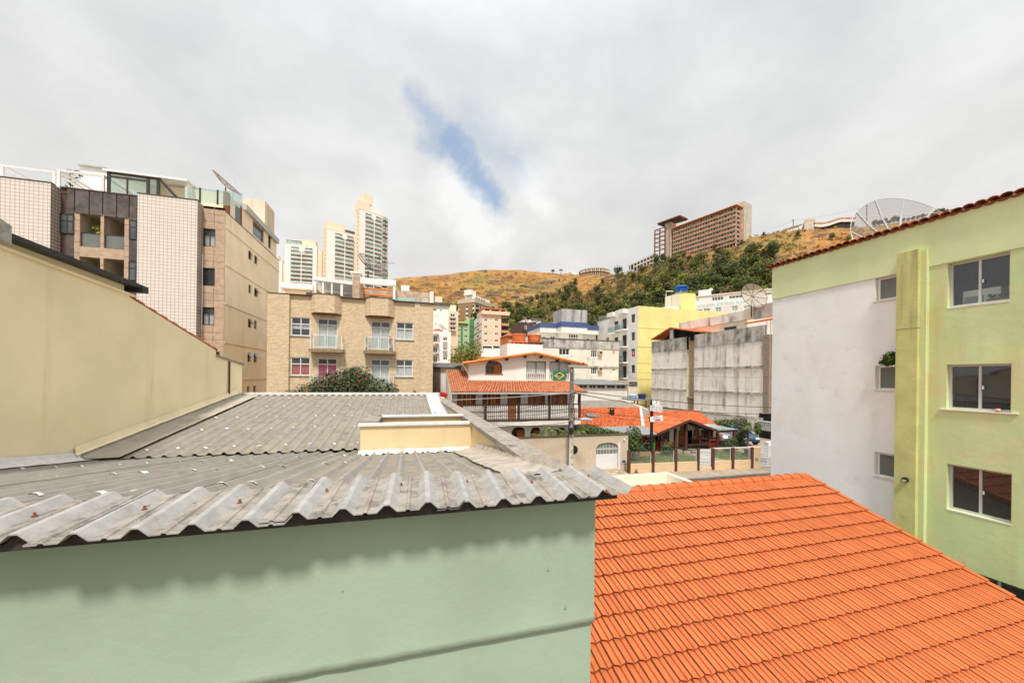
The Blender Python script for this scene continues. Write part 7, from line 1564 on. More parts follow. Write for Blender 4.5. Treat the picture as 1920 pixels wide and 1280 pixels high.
# ---- R: long pale terrace building on the hillside, turned away from the grid
rt_, lt_ = at(1460, 600, 103), at(1296, 600, 115.5)
FR = Fac((lt_.x, lt_.y), (rt_.x - lt_.x, rt_.y - lt_.y)); Rb = thing('pale_terrace_building', 'long pale terraced building with ribbon windows above the stained block', 'building', (rt_.x, rt_.y, 0))
ra = lambda x, y=570: FR.a(x, y); zR = FR.z(1400, 544.5); zR2 = FR.z(1400, 563.5)
wr = [(ra(1333), ra(1355), FR.z(1345, 561), FR.z(1345, 553.8)), (ra(1365), ra(1391), FR.z(1378, 557), FR.z(1378, 551)), (ra(1432), ra(1447), FR.z(1440, 551), FR.z(1440, 545.5)), (ra(1303), ra(1308.5), FR.z(1306, 563), FR.z(1306, 558))]
wl = [(ra(1341.5), ra(1352.5), FR.z(1347, 585), FR.z(1347, 576)), (ra(1372), ra(1383.5), FR.z(1378, 583), FR.z(1378, 573.5)), (ra(1319), ra(1331.5), FR.z(1325, 586), FR.z(1325, 578)), (ra(1394), ra(1409), FR.z(1402, 579), FR.z(1402, 572.5)), (ra(1305), ra(1317), FR.z(1311, 585), FR.z(1311, 580))]
F5 = FR.off(-2.0); b = MB(); b.fwall(F5, F5.a(1296, 570), F5.a(1470, 570), base(lt_.x, lt_.y), zR, [(r[0], r[1], r[2], r[3]) for r in wr], .2); b.poly([F5.W(F5.a(1296, 570), 0, zR), F5.W(F5.a(1470, 570), 0, zR), F5.W(F5.a(1470, 570), -10, zR), F5.W(F5.a(1296, 570), -10, zR)]); b.build('upper_wall', K['white_old'], Rb)
b = MB(); b.fwall(FR, ra(1296), ra(1470), base(rt_.x, rt_.y) - 4, zR2 - .9, wl, .3); b.poly([FR.W(ra(1296), 0, zR2 - .9), FR.W(ra(1470), 0, zR2 - .9), FR.W(ra(1470), -2, zR2 - .9), FR.W(ra(1296), -2, zR2 - .9)]); b.build('lower_wall', K['white_old'], Rb)
for r in wr: window(Rb, F5, r, K['white'], K['glass_mid'], 4, 0, .12, .1, .06)
for r in wl: window(Rb, FR, r, K['white'], K['glass_teal'], 2, 0, .15, .15, .06)
c = MB(); c.fbox(F5, F5.a(1296, 570), F5.a(1470, 570), -.2, .25, zR, zR + .25); c.build('coping', K['tower_tan'], Rb)
c = MB(); r = F5.rect(1309.5, 543, 1330.5, 552); c.fbox(F5, r[0], r[1], -4, -.3, zR, r[3]); c.build('roof_box', K['white'], Rb)
for k in range(7): a0 = ra(1306) + k * (ra(1440) - ra(1306)) / 7; c = MB(); c.fbox(FR, a0, a0 + (ra(1440) - ra(1306)) / 7 - .25, -.12, -.05, zR2 - .9, zR2 + .1); c.build('guard_glass', K['pane_green'], Rb)
p = at(1333, 543, 112); Ds = thing('small_satellite_dish', 'small white dish on the roof corner of the pale terrace building', 'satellite dish', tuple(p)); dish(Ds, p, (-FW * .7 - RT * .5 + UP * .4), .5, .1, K['white'], 3, .03, .03, K['white'], False); c = MB(); c.tube([p, (p.x, p.y, zR)], .05, 5); c.build('mast', K['alu'], Ds)
# ---- J: stained white block with parapet behind the cream house
J = thing('stained_parapet_block', 'white block with mouldy grey parapet and air conditioners behind the cream house', 'apartment block', (16, 56, 0)); JY = 55.5; FJ = front_(JY)
jx0, jx1 = FJ.a(1010, 680), FJ.a(1160, 680); zj = FJ.z(1090, 637.5); zjb = FJ.z(1090, 653)
jr = [FJ.rect(1048, 653, 1068, 665.6), FJ.rect(1108, 656.5, 1119.5, 670), FJ.rect(1148, 658, 1153.5, 666), FJ.rect(1108, 688, 1119.5, 701.5), FJ.rect(1148, 689.7, 1153.3, 697)]
block(J, jx0, jx1, JY, 64, -.01, zjb, K['dirty_j'], hf=jr); wins(J, FJ, jr, 'white', 'glass_dark', 3, .1)
c = MB(); c.fbox(FJ, jx0 - .05, jx1 + .1, -.4, .10, zjb, zj); c.build('parapet', K['dirty_band'], J); c = MB(); c.fbox(FJ, jx0 - .05, jx1 + .13, -.45, .16, zj, zj + .12); c.build('coping', K['groove'], J)
z = FJ.z(1090, 686.5); c = MB(); c.fbox(FJ, jx0, jx1 + .05, -.02, .14, z - .12, z + .12); c.build('floor_band', K['dirty_band'], J)
for x, y, lab in ((1124.5, 662, 'boxed air conditioner beside the upper window of the stained parapet block'), (1124.5, 692, 'boxed air conditioner beside the lower window of the stained parapet block')):
    r = FJ.rect(x - 4.5, y - 4.5, x + 3, y + 3); c = MB(); c.fbox(FJ, r[0], r[1], .0, .5, r[2], r[3]); c.cur = 1; c.fbox(FJ, r[0] + .1, r[1] - .1, .5, .51, r[2] + .1, r[3] - .1); solo(c, 'air_conditioner', lab, 'air conditioner', [K['cream_top'], K['groove']], group='air conditioners on the stained parapet block')
# ---- I: house with blue roof band and grey water box
I = thing('blue_band_building', 'cream building with dark blue roof band behind the stained parapet', 'building', (15, 64, 0)); IY = 64.0; FI = front_(IY); ix0, ix1 = FI.a(1013, 625), FI.a(1122, 625)
ib = FI.z(1085, 617); it = FI.z(1085, 609); iw = FI.z(1085, 625.5)
ir = [FI.rect(1020.5, 629, 1026.5, 635.5), FI.rect(1036, 629, 1045, 636), FI.rect(1093, 631, 1096.5, 638), FI.rect(1105, 632.5, 1110.5, 638.5)]
block(I, ix0, ix1, IY + 1, 75, -.01, iw, K['house_wall'], hf=[(r[0], r[1], r[2], r[3]) for r in ir]); wins(I, front_(IY + 1), ir, 'white', 'glass_dark', 2, .1)
c = MB(); lx = FI.W(ix0, 0, 0).x; ylb = -left_(lx).a(989, 625)
c.box(lx, IY, iw, ix1, ylb, ib); c.build('fascia', K['white_old'], I)
c = MB(); c.box(lx - .1, IY - .1, ib, ix1 + .1, ylb + .1, it); c.build('blue_band', K['blue_band'], I)
F6 = front_(IY - 2.2); bx0, bx1 = F6.a(1053, 620), F6.a(1101, 620); br = F6.off(-1).rect(1066, 625.5, 1084.5, 638)
c = MB(); c.box(bx0, IY - 2.2, iw - .15, bx1, IY - .102, ib + .0); c.build('fascia', K['white_old'], I); c = MB(); c.box(bx0 - .1, IY - 2.3, ib + .003, bx1 + .1, IY - .103, it + .1); c.build('blue_band', K['blue_band'], I)
block(I, bx0 + .4, bx1 - .4, IY - 1.2, IY + .9, -.01, iw - .151, K['house_wall'], 'bay_wall', hf=[br]); window(I, front_(IY - 1.2), br, K['white'], K['glass_dark'], 4, .7, .14, .1, .06)
F7 = front_(IY + 1.5); gx0, gx1 = F7.a(1054, 600), F7.a(1101, 600); gz1 = F7.z(1075, 580); c = MB(); yb_ = -left_(gx0).a(1036.5, 600); c.box(gx0, IY + 1.5, it - .5, gx1, yb_, gz1); c.build('grey_water_box', K['greybox'], I)
# ---- shed and tanks below J
Sh = thing('lean_to_shed', 'long low pale building with grey sheet roof and dark window strip', 'shed', (24, 46, 0)); FS = front_(47); sx0_, sx1_ = FS.a(1060, 720), FS.a(1176, 720)
sr_ = [(FS.a(x0, 722), FS.a(x1, 722), FS.z(1130, 728), FS.z(1130, 721)) for x0, x1 in ((1086, 1101), (1105, 1118), (1120, 1135), (1138.5, 1153.5), (1156, 1173))]
block(Sh, sx0_, sx1_, 47, 53, -.01, FS.z(1130, 720), K['white_old'], hf=sr_); wins(Sh, FS, sr_, 'cream_top', 'glass_dark', 2, .07)
c = MB(); zlo, zhi = FS.z(1130, 720.5), front_(54).z(1130, 711.5)
rows = [[(sx0_ - .3 + (sx1_ + .6 - sx0_) * i / 160, y, z + .06 * sin(i * pi / 2)) for i in range(161)] for y, z in ((46.5, zlo), (54, zhi))]; c.sheet(rows); c.sheet([[(p[0], p[1], p[2] - .04) for p in r] for r in rows], True); c.build('sheet_roof', K['zinc'], Sh)
c = MB(); F8 = front_(50); q0, q1 = F8.a(1178, 725), F8.a(1196, 725); c.box(q0, 50, -.01, q1, 55, F8.z(1187, 713)); c.build('annex_wall', K['cream_top'], Sh); c = MB(); c.fbox(F8, q0 + .1, q1 - .1, -.02, .05, F8.z(1187, 724), F8.z(1187, 715)); c.build('window', K['glass_mid'], Sh)
SL = thing('grey_sheet_roof_building', 'low building with brown grey corrugated sheet roof behind the restaurant', 'building', (24, 40, 0)); c = MB(); F9 = front_(36); 
pA, pB, pC, pD = at(1088, 768, 37), at(1192, 767, 40), at(1166, 750, 44), at(1082, 751, 44); rows = []
for v in (0, 1):
    rows.append([((pA * (1 - u) + pB * u) * (1 - v) + (pD * (1 - u) + pC * u) * v) + UP * .05 * sin(i * pi / 2) for i in range(121) for u in [i / 120]])
c.sheet(rows); c.build('sheet_roof', K['fiber'], SL); c = MB(); c.poly([pA, pB, (pB.x, pB.y, 0), (pA.x, pA.y, 0)]); c.poly([pB, pC, (pC.x, pC.y, 0), (pB.x, pB.y, 0)]); c.build('wall', K['white_old'], SL)
c = MB(); w0, w1 = at(1166, 749, 44.5), at(1235, 775, 38); w2 = at(1165, 752, 44); c.hexa([w0 - UP * 3, w1 - UP * 3, w1 - UP * 3 + Vector((.3, .3, 0)), w0 - UP * 3 + Vector((.3, .3, 0)), w0, w1, w1 + Vector((.3, .3, 0)), w0 + Vector((.3, .3, 0))]); c.build('side_parapet', K['white_old'], SL)
TB = thing('tank_table', 'rusty flat deck carrying two small water tanks behind the restaurant roof', 'platform', tuple(at(1200, 765, 44))); zt4 = at(1200, 747, 44).z; c = MB(); pa4, pb4 = at(1178, 748, 44), at(1219, 749, 44); c.box(pa4.x, pa4.y - 1.2, zt4 - .2, pb4.x, pa4.y + 1.4, zt4); c.build('deck', K['zinc'], TB)
for x in (1180, 1187, 1206, 1217): q = at(x, 750, 44); c = MB(); c.box(q.x - .06, pa4.y - 1.1, -.01, q.x + .06, pa4.y - .98, zt4 - .201); c.build('post', K['rust'], TB)
tank(1178.5, 1194, 738, 746.8, 44, K['blue_pale'], 'open pale blue plastic tank at left on the rusty deck', zt4, 'tanks on the rusty deck', False); tank(1195.5, 1211.5, 737, 746.8, 44, K['blue_dark'], 'dark navy plastic tank with lid at right on the rusty deck', zt4, 'tanks on the rusty deck', False)
# ================================================================== hillside buildings
def hb(name, lab, px0, px1, y_top, t_, depth, m, wl=(), left_px=None, bal=None, cols=2, zb=None, glass='glass_dark', cat='apartment block'):
    """Grid-aligned hillside block: front from px0 to px1 at view depth t_, windows as pixel rects."""
    mid = (px0 + px1) / 2; P = at(mid, y_top, t_); Y = P.y; F = front_(Y); x0, x1 = F.a(px0, y_top), F.a(px1, y_top); zt_ = F.z(mid, y_top)
    y1 = Y + depth if left_px is None else -left_(x0).a(left_px, y_top)
    t = thing(name, lab, cat, ((x0 + x1) / 2, Y, base(P.x, Y))); rs = [F.rect(*r) for r in wl]
    z0 = base(x0, Y) - 6 if zb is None else zb
    block(t, x0, x1, Y, y1, z0, zt_, K[m], hf=rs); wins(t, F, rs, 'white', glass, cols, .15, .12); return t, F, (x0, x1, Y, y1, z0, zt_)
grid = lambda xs, ys, w_, h: [(x - w_ / 2, y - h / 2, x + w_ / 2, y + h / 2) for x in xs for y in ys]
# O white block with grey balconies
t, F, q = hb('white_balcony_block', 'white block with grey balcony slabs right of the beige tiled house', 800, 845.5, 621, 110, 12, 'white', [(830.5, 632, 839, 639), (830.5, 652, 839, 656.5), (830.5, 668.5, 839, 675)] + [(812, 630, 820, 641), (812, 650, 820, 661), (812, 667, 820, 680)], zb=-.01)
for y in (627.5, 645.5, 663): r = F.rect(806, y - 1.8, 823, y + 1.8); c = MB(); c.fbox(F, r[0], r[1], -.1, 1.1, r[2], r[3]); c.build('balcony_slab', K['greybox'], t)
for y in (645.5, 662): r = F.rect(830.3, y - 5, 839.2, y + 5.5); c = MB(); c.fbox(F, r[0], r[1], -.1, .06, r[2], r[3]); c.build('grey_panel', K['greybox'], t)
c = MB(); fr_ = right_(q[1] + .02); c.poly([(q[1] + .02, q[2], -.01), (q[1] + .02, q[3], -.01), (q[1] + .02, q[3], q[5]), (q[1] + .02, q[2], q[5])]); c.build('side_wall', K['cream'], t)
r = F.rect(812, 614, 832, 621); c = MB(); c.hexa([(r[0] - 1, q[2], q[5]), (r[1], q[2], q[5]), (r[1], q[2] + 8, q[5]), (r[0] - 1, q[2] + 8, q[5]), (r[0] + 1.2, q[2] + 1, q[5] + .9), (r[1] - 1.2, q[2] + 1, q[5] + .9), (r[1] - 1.2, q[2] + 7, q[5] + .9), (r[0] + 1.2, q[2] + 7, q[5] + .9)]); c.build('tile_roof', K['tile_old'], t)
p = at(829, 614, 111); Ds = thing('small_satellite_dish', 'tan dish on the roof of the white balcony block', 'satellite dish', tuple(p)); dish(Ds, p, (RT * .6 + UP * .75 - FW * .3), 1.2, .3, K['dishmesh_tan'], 6, .04, .04, K['brown_frame'], False); c = MB(); c.tube([p, (p.x, p.y, q[5])], .08, 5); c.build('mast', K['brown_frame'], Ds)
# N cream block above it
t, F, q = hb('cream_hillside_block', 'cream block with dark flat roof behind the white balcony block', 800, 841.5, 572, 132, 13, 'house_wall', [(825, 580, 829, 584), (817.5, 591, 820, 597), (815, 606.5, 819, 609.5), (812, 578, 819, 583)])
c = MB(); c.fbox(F, q[0], q[1] + .5, -8, .8, q[5], q[5] + .9); c.build('flat_roof', K['dpanel'], t); r = F.rect(817, 554, 830, 567); c = MB(); c.fbox(F, r[0], r[1], -6, -2, q[5], r[3]); c.build('roof_box', K['tower_tan'], t)
t, F, q = hb('narrow_balcony_block', 'narrow pinkish block with dark stacked balconies on the hillside', 842, 859.5, 583, 150, 13, 'peach', [(844, 588 + 8.2 * k, 853.5, 593.5 + 8.2 * k) for k in range(4)], zb=None)
r = F.rect(843, 571, 856, 583); c = MB(); c.fbox(F, r[0], r[1], -6, -1, q[5], r[3]); c.build('roof_box', K['tower_tan'], t)
for k in range(4): r = F.rect(842.5, 593.8 + 8.2 * k, 854.5, 595.4 + 8.2 * k); c = MB(); c.fbox(F, r[0], r[1], -.1, 1.2, r[2], r[3]); c.build('balcony_slab', K['white_old'], t)
# M brown tall block turned
def turned(name, lab, corner, t_, azL, azR, lenL, lenR, ytop, m, cat='tower block', ybot=None):
    """A block seen on its corner: left facade runs away along azL, right facade along azR (degrees from the view axis)."""
    P = at(corner, ytop, t_); dl = FW * cos(radians(azL)) + RT * sin(radians(azL)); dr_ = FW * cos(radians(azR)) + RT * sin(radians(azR))
    t = thing(name, lab, cat, (P.x, P.y, base(P.x, P.y))); FLf = Fac((P.x, P.y), (-dl.x, -dl.y)); FRf = Fac((P.x, P.y), (dr_.x, dr_.y)); return t, FLf, FRf, P, dl, dr_
def tower_body(t, P, dl, dr_, lenL, lenR, z0, z1, mL, mR, name='wall', off=Vector((0, 0, 0))):
    a = P + off; b1 = a + dr_ * lenR; c1 = b1 + dl * lenL; d1 = a + dl * lenL
    Z = lambda v, z: (v.x, v.y, z); m = MB(); m.poly([Z(d1, z0), Z(a, z0), Z(a, z1), Z(d1, z1)]); m.cur = 1; m.poly([Z(a, z0), Z(b1, z0), Z(b1, z1), Z(a, z1)]); m.cur = 0; m.poly([Z(b1, z0), Z(c1, z0), Z(c1, z1), Z(b1, z1)]); m.poly([Z(c1, z0), Z(d1, z0), Z(d1, z1), Z(c1, z1)]); m.poly([Z(a, z1), Z(b1, z1), Z(c1, z1), Z(d1, z1)]); return m.build(name, [mL, mR], t)
t, FL_, FR_, P, dl, dr_ = turned('brown_panel_block', 'tall brown and cream block with white and dark window strips on hillside', 890, 225, -62, 28, 14, 26, 560, 'mbrown')
zt_ = P.z; zb = base(P.x, P.y) - 12; lenL = -FL_.a(859.5, 560); lenR = FR_.a(931, 573)
tower_body(t, P, dl, dr_, lenL, lenR, zb, zt_, K['mcream'], K['mcream'])
for x0, x1 in ((862, 873), (877.5, 886)): r = (FL_.a(x0, 580), FL_.a(x1, 580)); c = MB(); c.fbox(FL_, r[0], r[1], -.1, .3, zb + 2, zt_ - 3.2); c.build('brown_panel', K['mbrown'], t)
for k in range(9):
    z = zt_ - 4.4 - k * 2.75
    for x0, x1 in ((860.2, 862), (874, 877), (886.3, 889)): r = (FL_.a(x0, 580), FL_.a(x1, 580)); c = MB(); c.fbox(FL_, r[0], r[1], -.1, .05, z - .6, z + .75); c.build('window', K['glass_dark'], t); c = MB(); c.fbox(FL_, r[0], r[1], -.1, .04, z - 1.95, z - .62); c.build('white_panel', K['white'], t)
for k in range(6):
    z = zt_ - 4.4 - k * 2.9
    for x0, x1 in ((892, 898), (918, 923)): r = (FR_.a(x0, 575), FR_.a(x1, 575)); c = MB(); c.fbox(FR_, r[0], r[1], -.1, .05, z - .7, z + 1.2); c.build('balcony_opening', K['ruin_dark'], t); c = MB(); c.fbox(FR_, r[0] - .2, r[1] + .2, -.1, 1.3, z - 1.4, z - .71); c.build('balcony_slab', K['mcream'], t)
    for x0 in (900, 905, 909.5, 913.5, 925, 928.3): r = (FR_.a(x0, 575), FR_.a(x0 + 2.0, 575)); c = MB(); c.fbox(FR_, r[0], r[1], -.1, .06, z - .6, z + .9); c.build('window', K['glass_dark'], t); c = MB(); c.fbox(FR_, r[0], r[1], -.1, .055, z - 1.9, z - .62); c.build('white_panel', K['white'], t)
for x in (902.8, 908, 911.9): r = (FR_.a(x, 575), FR_.a(x + .9, 575)); c = MB(); c.fbox(FR_, r[0], r[1], -.1, .3, zb + 2, zt_ - 2.8); c.build('mullion_strip', K['tower_tan'], t)
c = MB(); off = (dl + dr_) * -.5
tower_body(t, P, dl, dr_, lenL + 1, lenR + 1, zt_ - 2.2, zt_ + .3, K['mcream'], K['mcream'], 'roof_band', -(dl + dr_) * .5)
tower_body(t, P, dl, dr_, 7, lenR * .72, zt_ + .31, zt_ + 3.2, K['white'], K['white'], 'penthouse', dl * 3 + dr_ * 4); tower_body(t, P, dl, dr_, 5, 5.5, zt_ + 3.21, zt_ + 6.4, K['tower'], K['tower'], 'tank_box', dl * 4 + dr_ * 2)
for k in range(4): q = P + dl * 2.98 + dr_ * (9 + k * 2.6); c = MB(); F_ = Fac((P + dl * 3).xy, dr_.xy); c.fbox(F_, 6 + k * 2.9, 7.5 + k * 2.9, -.1, .05, zt_ + .9, zt_ + 2.4); c.build('window', K['glass_dark'], t)
# L green block, K peach block
t, F, q = hb('green_block', 'pale and dark green block on the hillside below the brown block', 856, 880.5, 606, 165, 14, 'lgreen', [(859, 617 + 11.3 * k, 864, 621.5 + 11.3 * k) for k in range(3)] + [(870, 617 + 11.3 * k, 876.5, 621.5 + 11.3 * k) for k in range(3)] + [(856.5, 606.5, 879.5, 610)])
r = (F.a(858, 630), F.a(867.5, 630)); c = MB(); z1_ = F.z(863, 612)
for a0, a1 in ((F.a(858, 630), F.a(859, 630)), (F.a(864.2, 630), F.a(867.5, 630))): c = MB(); c.fbox(F, a0, a1, -.1, .25, q[4], z1_); c.build('dark_panel', K['dgreen'], t)
c = MB(); c.fbox(F, F.a(880.5, 620), F.a(887.5, 620), -10, .8, q[4], F.z(884, 598)); c.build('dark_stair_wing', K['dgreen'], t); c = MB(); c.fbox(F, F.a(876, 600), F.a(887.8, 600), -10, .0, q[5], F.z(884, 596.5)); c.build('stair_top', K['lgreen'], t)
for k in range(4): a0, a1 = F.a(881.3, 620), F.a(886.8, 620); z = F.z(884, 613 + k * 9); c = MB(); c.fbox(F, a0, a1, .78, .83, z - .35, z + .35); c.build('window', K['glass_mid'], t)
c = MB(); c.fbox(F, q[0] - .3, F.a(876, 604), -4, 1.0, q[5], q[5] + .6); c.build('roof_edge', mat('lime_edge', (.55, .62, .2), .8, .05, 1), t)
t, F, q = hb('peach_block', 'peach apartment block with square windows and right hand balconies on hillside', 903.5, 940, 590, 150, 12, 'peach', grid((910.8, 931), (599.8, 612.8, 625.8, 638.8), 6.2, 5) + grid((920.3,), (599.5, 612.5, 625.5, 638.5), 3, 3.5), left_px=888.5)
FLk = left_(q[0]); c = MB(); c.fquad(FLk, -q[3], -q[2], q[4], q[5], .03); c.build('white_side', K['white'], t)
for k in range(4):
    z = F.z(905, 606.5 + 13 * k); c = MB(); c.fbox(FLk, -q[3], -q[2], .0, .12, z - .12, z + .12); c.build('red_ledge', K['rust'], t)
    r = FLk.rect(895, 604 + 12 * k, 898, 608 + 12 * k); c = MB(); c.fbox(FLk, r[0], r[1], 0, .06, r[2], r[3]); c.build('window', K['glass_dark'], t)
    r = F.rect(941, 600 + 13 * k, 953, 606.5 + 13 * k); c = MB(); c.fbox(F, q[1], r[1] - .1, -4, -.1, r[2], r[3] + .6); c.build('balcony_opening', K['ruin_dark'], t); c = MB(); c.fbox(F, q[1], r[1] + .2, -4, .8, r[2] - 1.0, r[2]); c.build('balcony_slab', K['peach_dark'], t)
c = MB(); c.fbox(F, q[0] - .2, F.a(954.5, 588), -10, .9, q[5], F.z(920, 583.5)); c.build('top_parapet', K['peach'], t); c = MB(); c.fbox(F, F.a(904, 590), F.a(949, 588), -9, .3, F.z(920, 579.5), F.z(920, 577.8)); c.build('red_roof', K['tile_rest'], t)
for a_ in (906, 918, 936, 947): c = MB(); r0 = F.a(a_, 580); c.fbox(F, r0, r0 + .7, -8, .1, F.z(920, 583.5), F.z(920, 579.6)); c.build('roof_post', K['peach_dark'], t)
for x0, x1 in ((905.5, 922), (924.5, 937), (939, 950.5)): r = F.rect(x0, 648.5, x1, 652.5); c = MB(); c.fbox(F, r[0], r[1], -.1, .05, r[2], r[3]); c.build('garage_opening', K['ruin_dark'], t)
c = MB(); c.fbox(F, q[0], F.a(953, 640), -9, .02, q[4], F.z(920, 647.5)); c.build('white_base', K['white'], t)
# small houses: brown cube with white penthouse; ochre house
t, F, q = hb('brown_cube_house', 'brown box house with white rooftop room beside the blue banded building', 975.5, 1001, 604, 95, 9, 'brownwall', [(983.5, 609, 988, 618)], zb=None, cat='house'); c = MB(); r = F.rect(988, 598, 1022, 612); c.fbox(F, r[0], r[1], -7, -3, q[5] - 1, F.z(1005, 597)); c.build('rooftop_room', K['white'], t)
for x0 in (1000.5, 1008): r = F.rect(x0, 601, x0 + 5, 605.5); c = MB(); c.fbox(F, r[0], r[1], -3, -2.95, r[2], r[3]); c.build('window', K['glass_dark'], t)
c = MB(); r = F.rect(1003, 593.5, 1021, 596); c.fbox(F, r[0], r[1], -7, -2.5, r[3] - .6, r[3]); c.build('dark_canopy', K['dpanel'], t); c = MB(); c.fbox(F, F.a(1001, 615), F.a(1030, 615), -6, -.2, q[4], F.z(1010, 611)); c.build('side_wing', K['white_old'], t)
p = at(985, 601, 93); Ds = thing('small_satellite_dish', 'large tan dish in front of the brown box house', 'satellite dish', tuple(p)); dish(Ds, p, (RT * .75 + UP * .5 - FW * .4), 1.1, .25, K['dishmesh_tan'], 6, .04, .04, K['brown_frame'], False); c = MB(); c.tube([p, (p.x, p.y, q[4])], .07, 5); c.build('mast', K['brown_frame'], Ds)
t, F, q = hb('ochre_house', 'small ochre house with tile roof left of the orange tanks', 952, 974, 630, 100, 8, 'ridge_orange', [(955, 634, 959, 640)], cat='house'); c = MB(); c.hexa([(q[0] - .5, q[2] - .5, q[5]), (q[1] + .5, q[2] - .5, q[5]), (q[1] + .5, q[3], q[5]), (q[0] - .5, q[3], q[5]), (q[0] + 1, q[2] + 3, q[5] + 1.2), (q[1] - 1, q[2] + 3, q[5] + 1.2), (q[1] - 1, q[2] + 3.2, q[5] + 1.2), (q[0] + 1, q[2] + 3.2, q[5] + 1.2)]); c.build('tile_roof', K['tile_old'], t)
# ================================================================== four white towers
def towers():
    spec = [('farthest left white tower half hidden by the tiled block', 496, 300, -18, 72, 486, 492, 529),
            ('second white tower from left, with green glazed top floor', 535, 275, -15, 75, 457, 531, 594),
            ('third white tower from left with tan left edge and cream roof box', 612.5, 262, -40, 50, 428, 605.5, 668.5),
            ('tallest white tower with stepped tan crown', 674.5, 262, -46, 44, 391, 666, 717)]
    fl = 3.0
    for i, (lab, cx, t_, azL, azR, yt, xl, xr) in enumerate(spec):
        t, FLt, FRt, P, dl, dr_ = turned('white_tower', lab, cx, t_, azL, azR, 10, 20, yt, 'tower', 'tower'); t['group'] = 'white residential towers on the hill'
        z1 = P.z; z0 = CZ + 15; lenR = FRt.a(xr, yt + 20); lenL = abs(FLt.a(xl, yt + 20))
        tower_body(t, P, dl, dr_, max(lenL, 3), lenR, z0, z1, K['tower_tan'] if i > 1 else K['tower'], K['tower'])
        a0, a1 = {0: (.0, .55), 1: (.18, .86), 2: (.28, .90), 3: (.25, .97)}[i]; A0, A1 = lenR * a0, lenR * a1; Am = (A0 + A1) / 2; n = int((z1 - z0) / fl)
        for k in range(n):
            z = z1 - 2.6 - k * fl
            if z < CZ + 30: break
            for u, v in ((A0, Am - .25), (Am + .25, A1)):
                if k == 0: u, v = (u, v - (v - u) * .25) if u == A0 else (u + (v - u) * .25, v)
                c = MB(); c.fbox(FRt, u, v, -.1, .06, z - .95, z + 1.0); c.build('loggia', K['glass_mid'] if (k * 7 + i) % 4 else K['glass_teal'], t)
                c = MB(); c.fbox(FRt, u - .3, v, .062, 1.2, z - 1.45, z - .96); c.cur = 1; c.fbox(FRt, u, v - .1, 1.1, 1.16, z - .96, z - .1); c.build('balcony', [K['tower'], K['glass_teal']], t)
            if i >= 2 and k < 22:
                for d in (lenL * .35,): c = MB(); c.fbox(FLt, -d - .5, -d + .5, -.1, .05, z - .6, z + .6); c.build('window', K['glass_mid'], t)
        c = MB(); c.fbox(FRt, Am - .25, Am + .25, -.1, 1.25, z0, z1 - 4); c.build('fin', K['tower'], t)
        c = MB(); c.fbox(FRt, -.1, lenR + .1, -max(4, lenL), .1, z1, z1 + .5); c.build('roof_slab', K['tower_tan'], t)
        if i == 1:
            for u, v in ((.5, lenR * .48),): c = MB(); c.fbox(FRt, u, v, -6, -.6, z1 + .5, z1 + 3.3); c.build('top_floor', K['glass_teal'], t); c = MB(); c.fbox(FRt, u - .2, v + .2, -6.3, -.3, z1 + 3.3, z1 + 3.7); c.build('top_slab', K['white'], t)
            c = MB(); c.fbox(FRt, lenR * .5, lenR * .95, -7, -1.0, z1 + .5, z1 + 4.6); c.build('roof_box', K['tower_tan'], t); c = MB(); c.fbox(FRt, lenR + .01, lenR + 3.2, -9, -1.5, z0, z1 - 2); c.build('side_wing', K['tower_tan'], t)
        if i == 0: c = MB(); c.fbox(FRt, .3, lenR * .8, -5, -.5, z1 + .5, z1 + 4.2); c.build('roof_box', K['tower_tan'], t); c = MB(); c.fbox(FRt, lenR + .01, lenR + 2.4, -8, -1, z0, z1 - 3); c.build('side_wing', K['tower_tan'], t)
        if i == 2:
            c = MB(); c.fbox(FRt, lenR * .02, lenR * .62, -9, -2.0, z1 + .5, z1 + 6); c.build('roof_box', K['tower_tan'], t); c = MB(); c.fbox(FRt, lenR * .62, lenR * .95, -6, -.6, z1 + .51, z1 + 2.6); c.build('top_floor', K['glass_mid'], t)
        if i == 3:
            c = MB(); c.fbox(FRt, -.05, lenR * .45, -8, -.8, z1 + .51, z1 + 6.5); c.build('crown_step', K['tower_tan'], t); c = MB(); c.fbox(FRt, lenR * .2, lenR * .62, -8, -2, z1 + 6.51, z1 + 13); c.build('crown_top', K['tower_tan'], t)
            c = MB(); c.fbox(FRt, lenR * .46, lenR * 1.0, -7, -1.5, z1 + .51, z1 + 5); c.build('crown_step', K['tower'], t)
            rw = FRt.a(727, 480) ; c = MB(); c.fbox(FRt, lenR + .13, rw, -7, -.4, z0, z1 + 1); c.build('right_wing', K['tower'], t)
            for k in range(26):
                z = z1 - .5 - k * fl
                for u in (.35, .72): a_ = lenR + (rw - lenR) * u; c = MB(); c.fbox(FRt, a_ - 1.1, a_ + 1.1, -.5, -.3, z - .8, z + .8); c.build('window', K['glass_dark'] if k % 3 else K['glass_teal'], t); c = MB(); c.fbox(FRt, a_ - 1.4, a_ + 1.2, -.3, .6, z - 1.2, z - .81); c.build('balcony_slab', K['tower'], t)
towers()
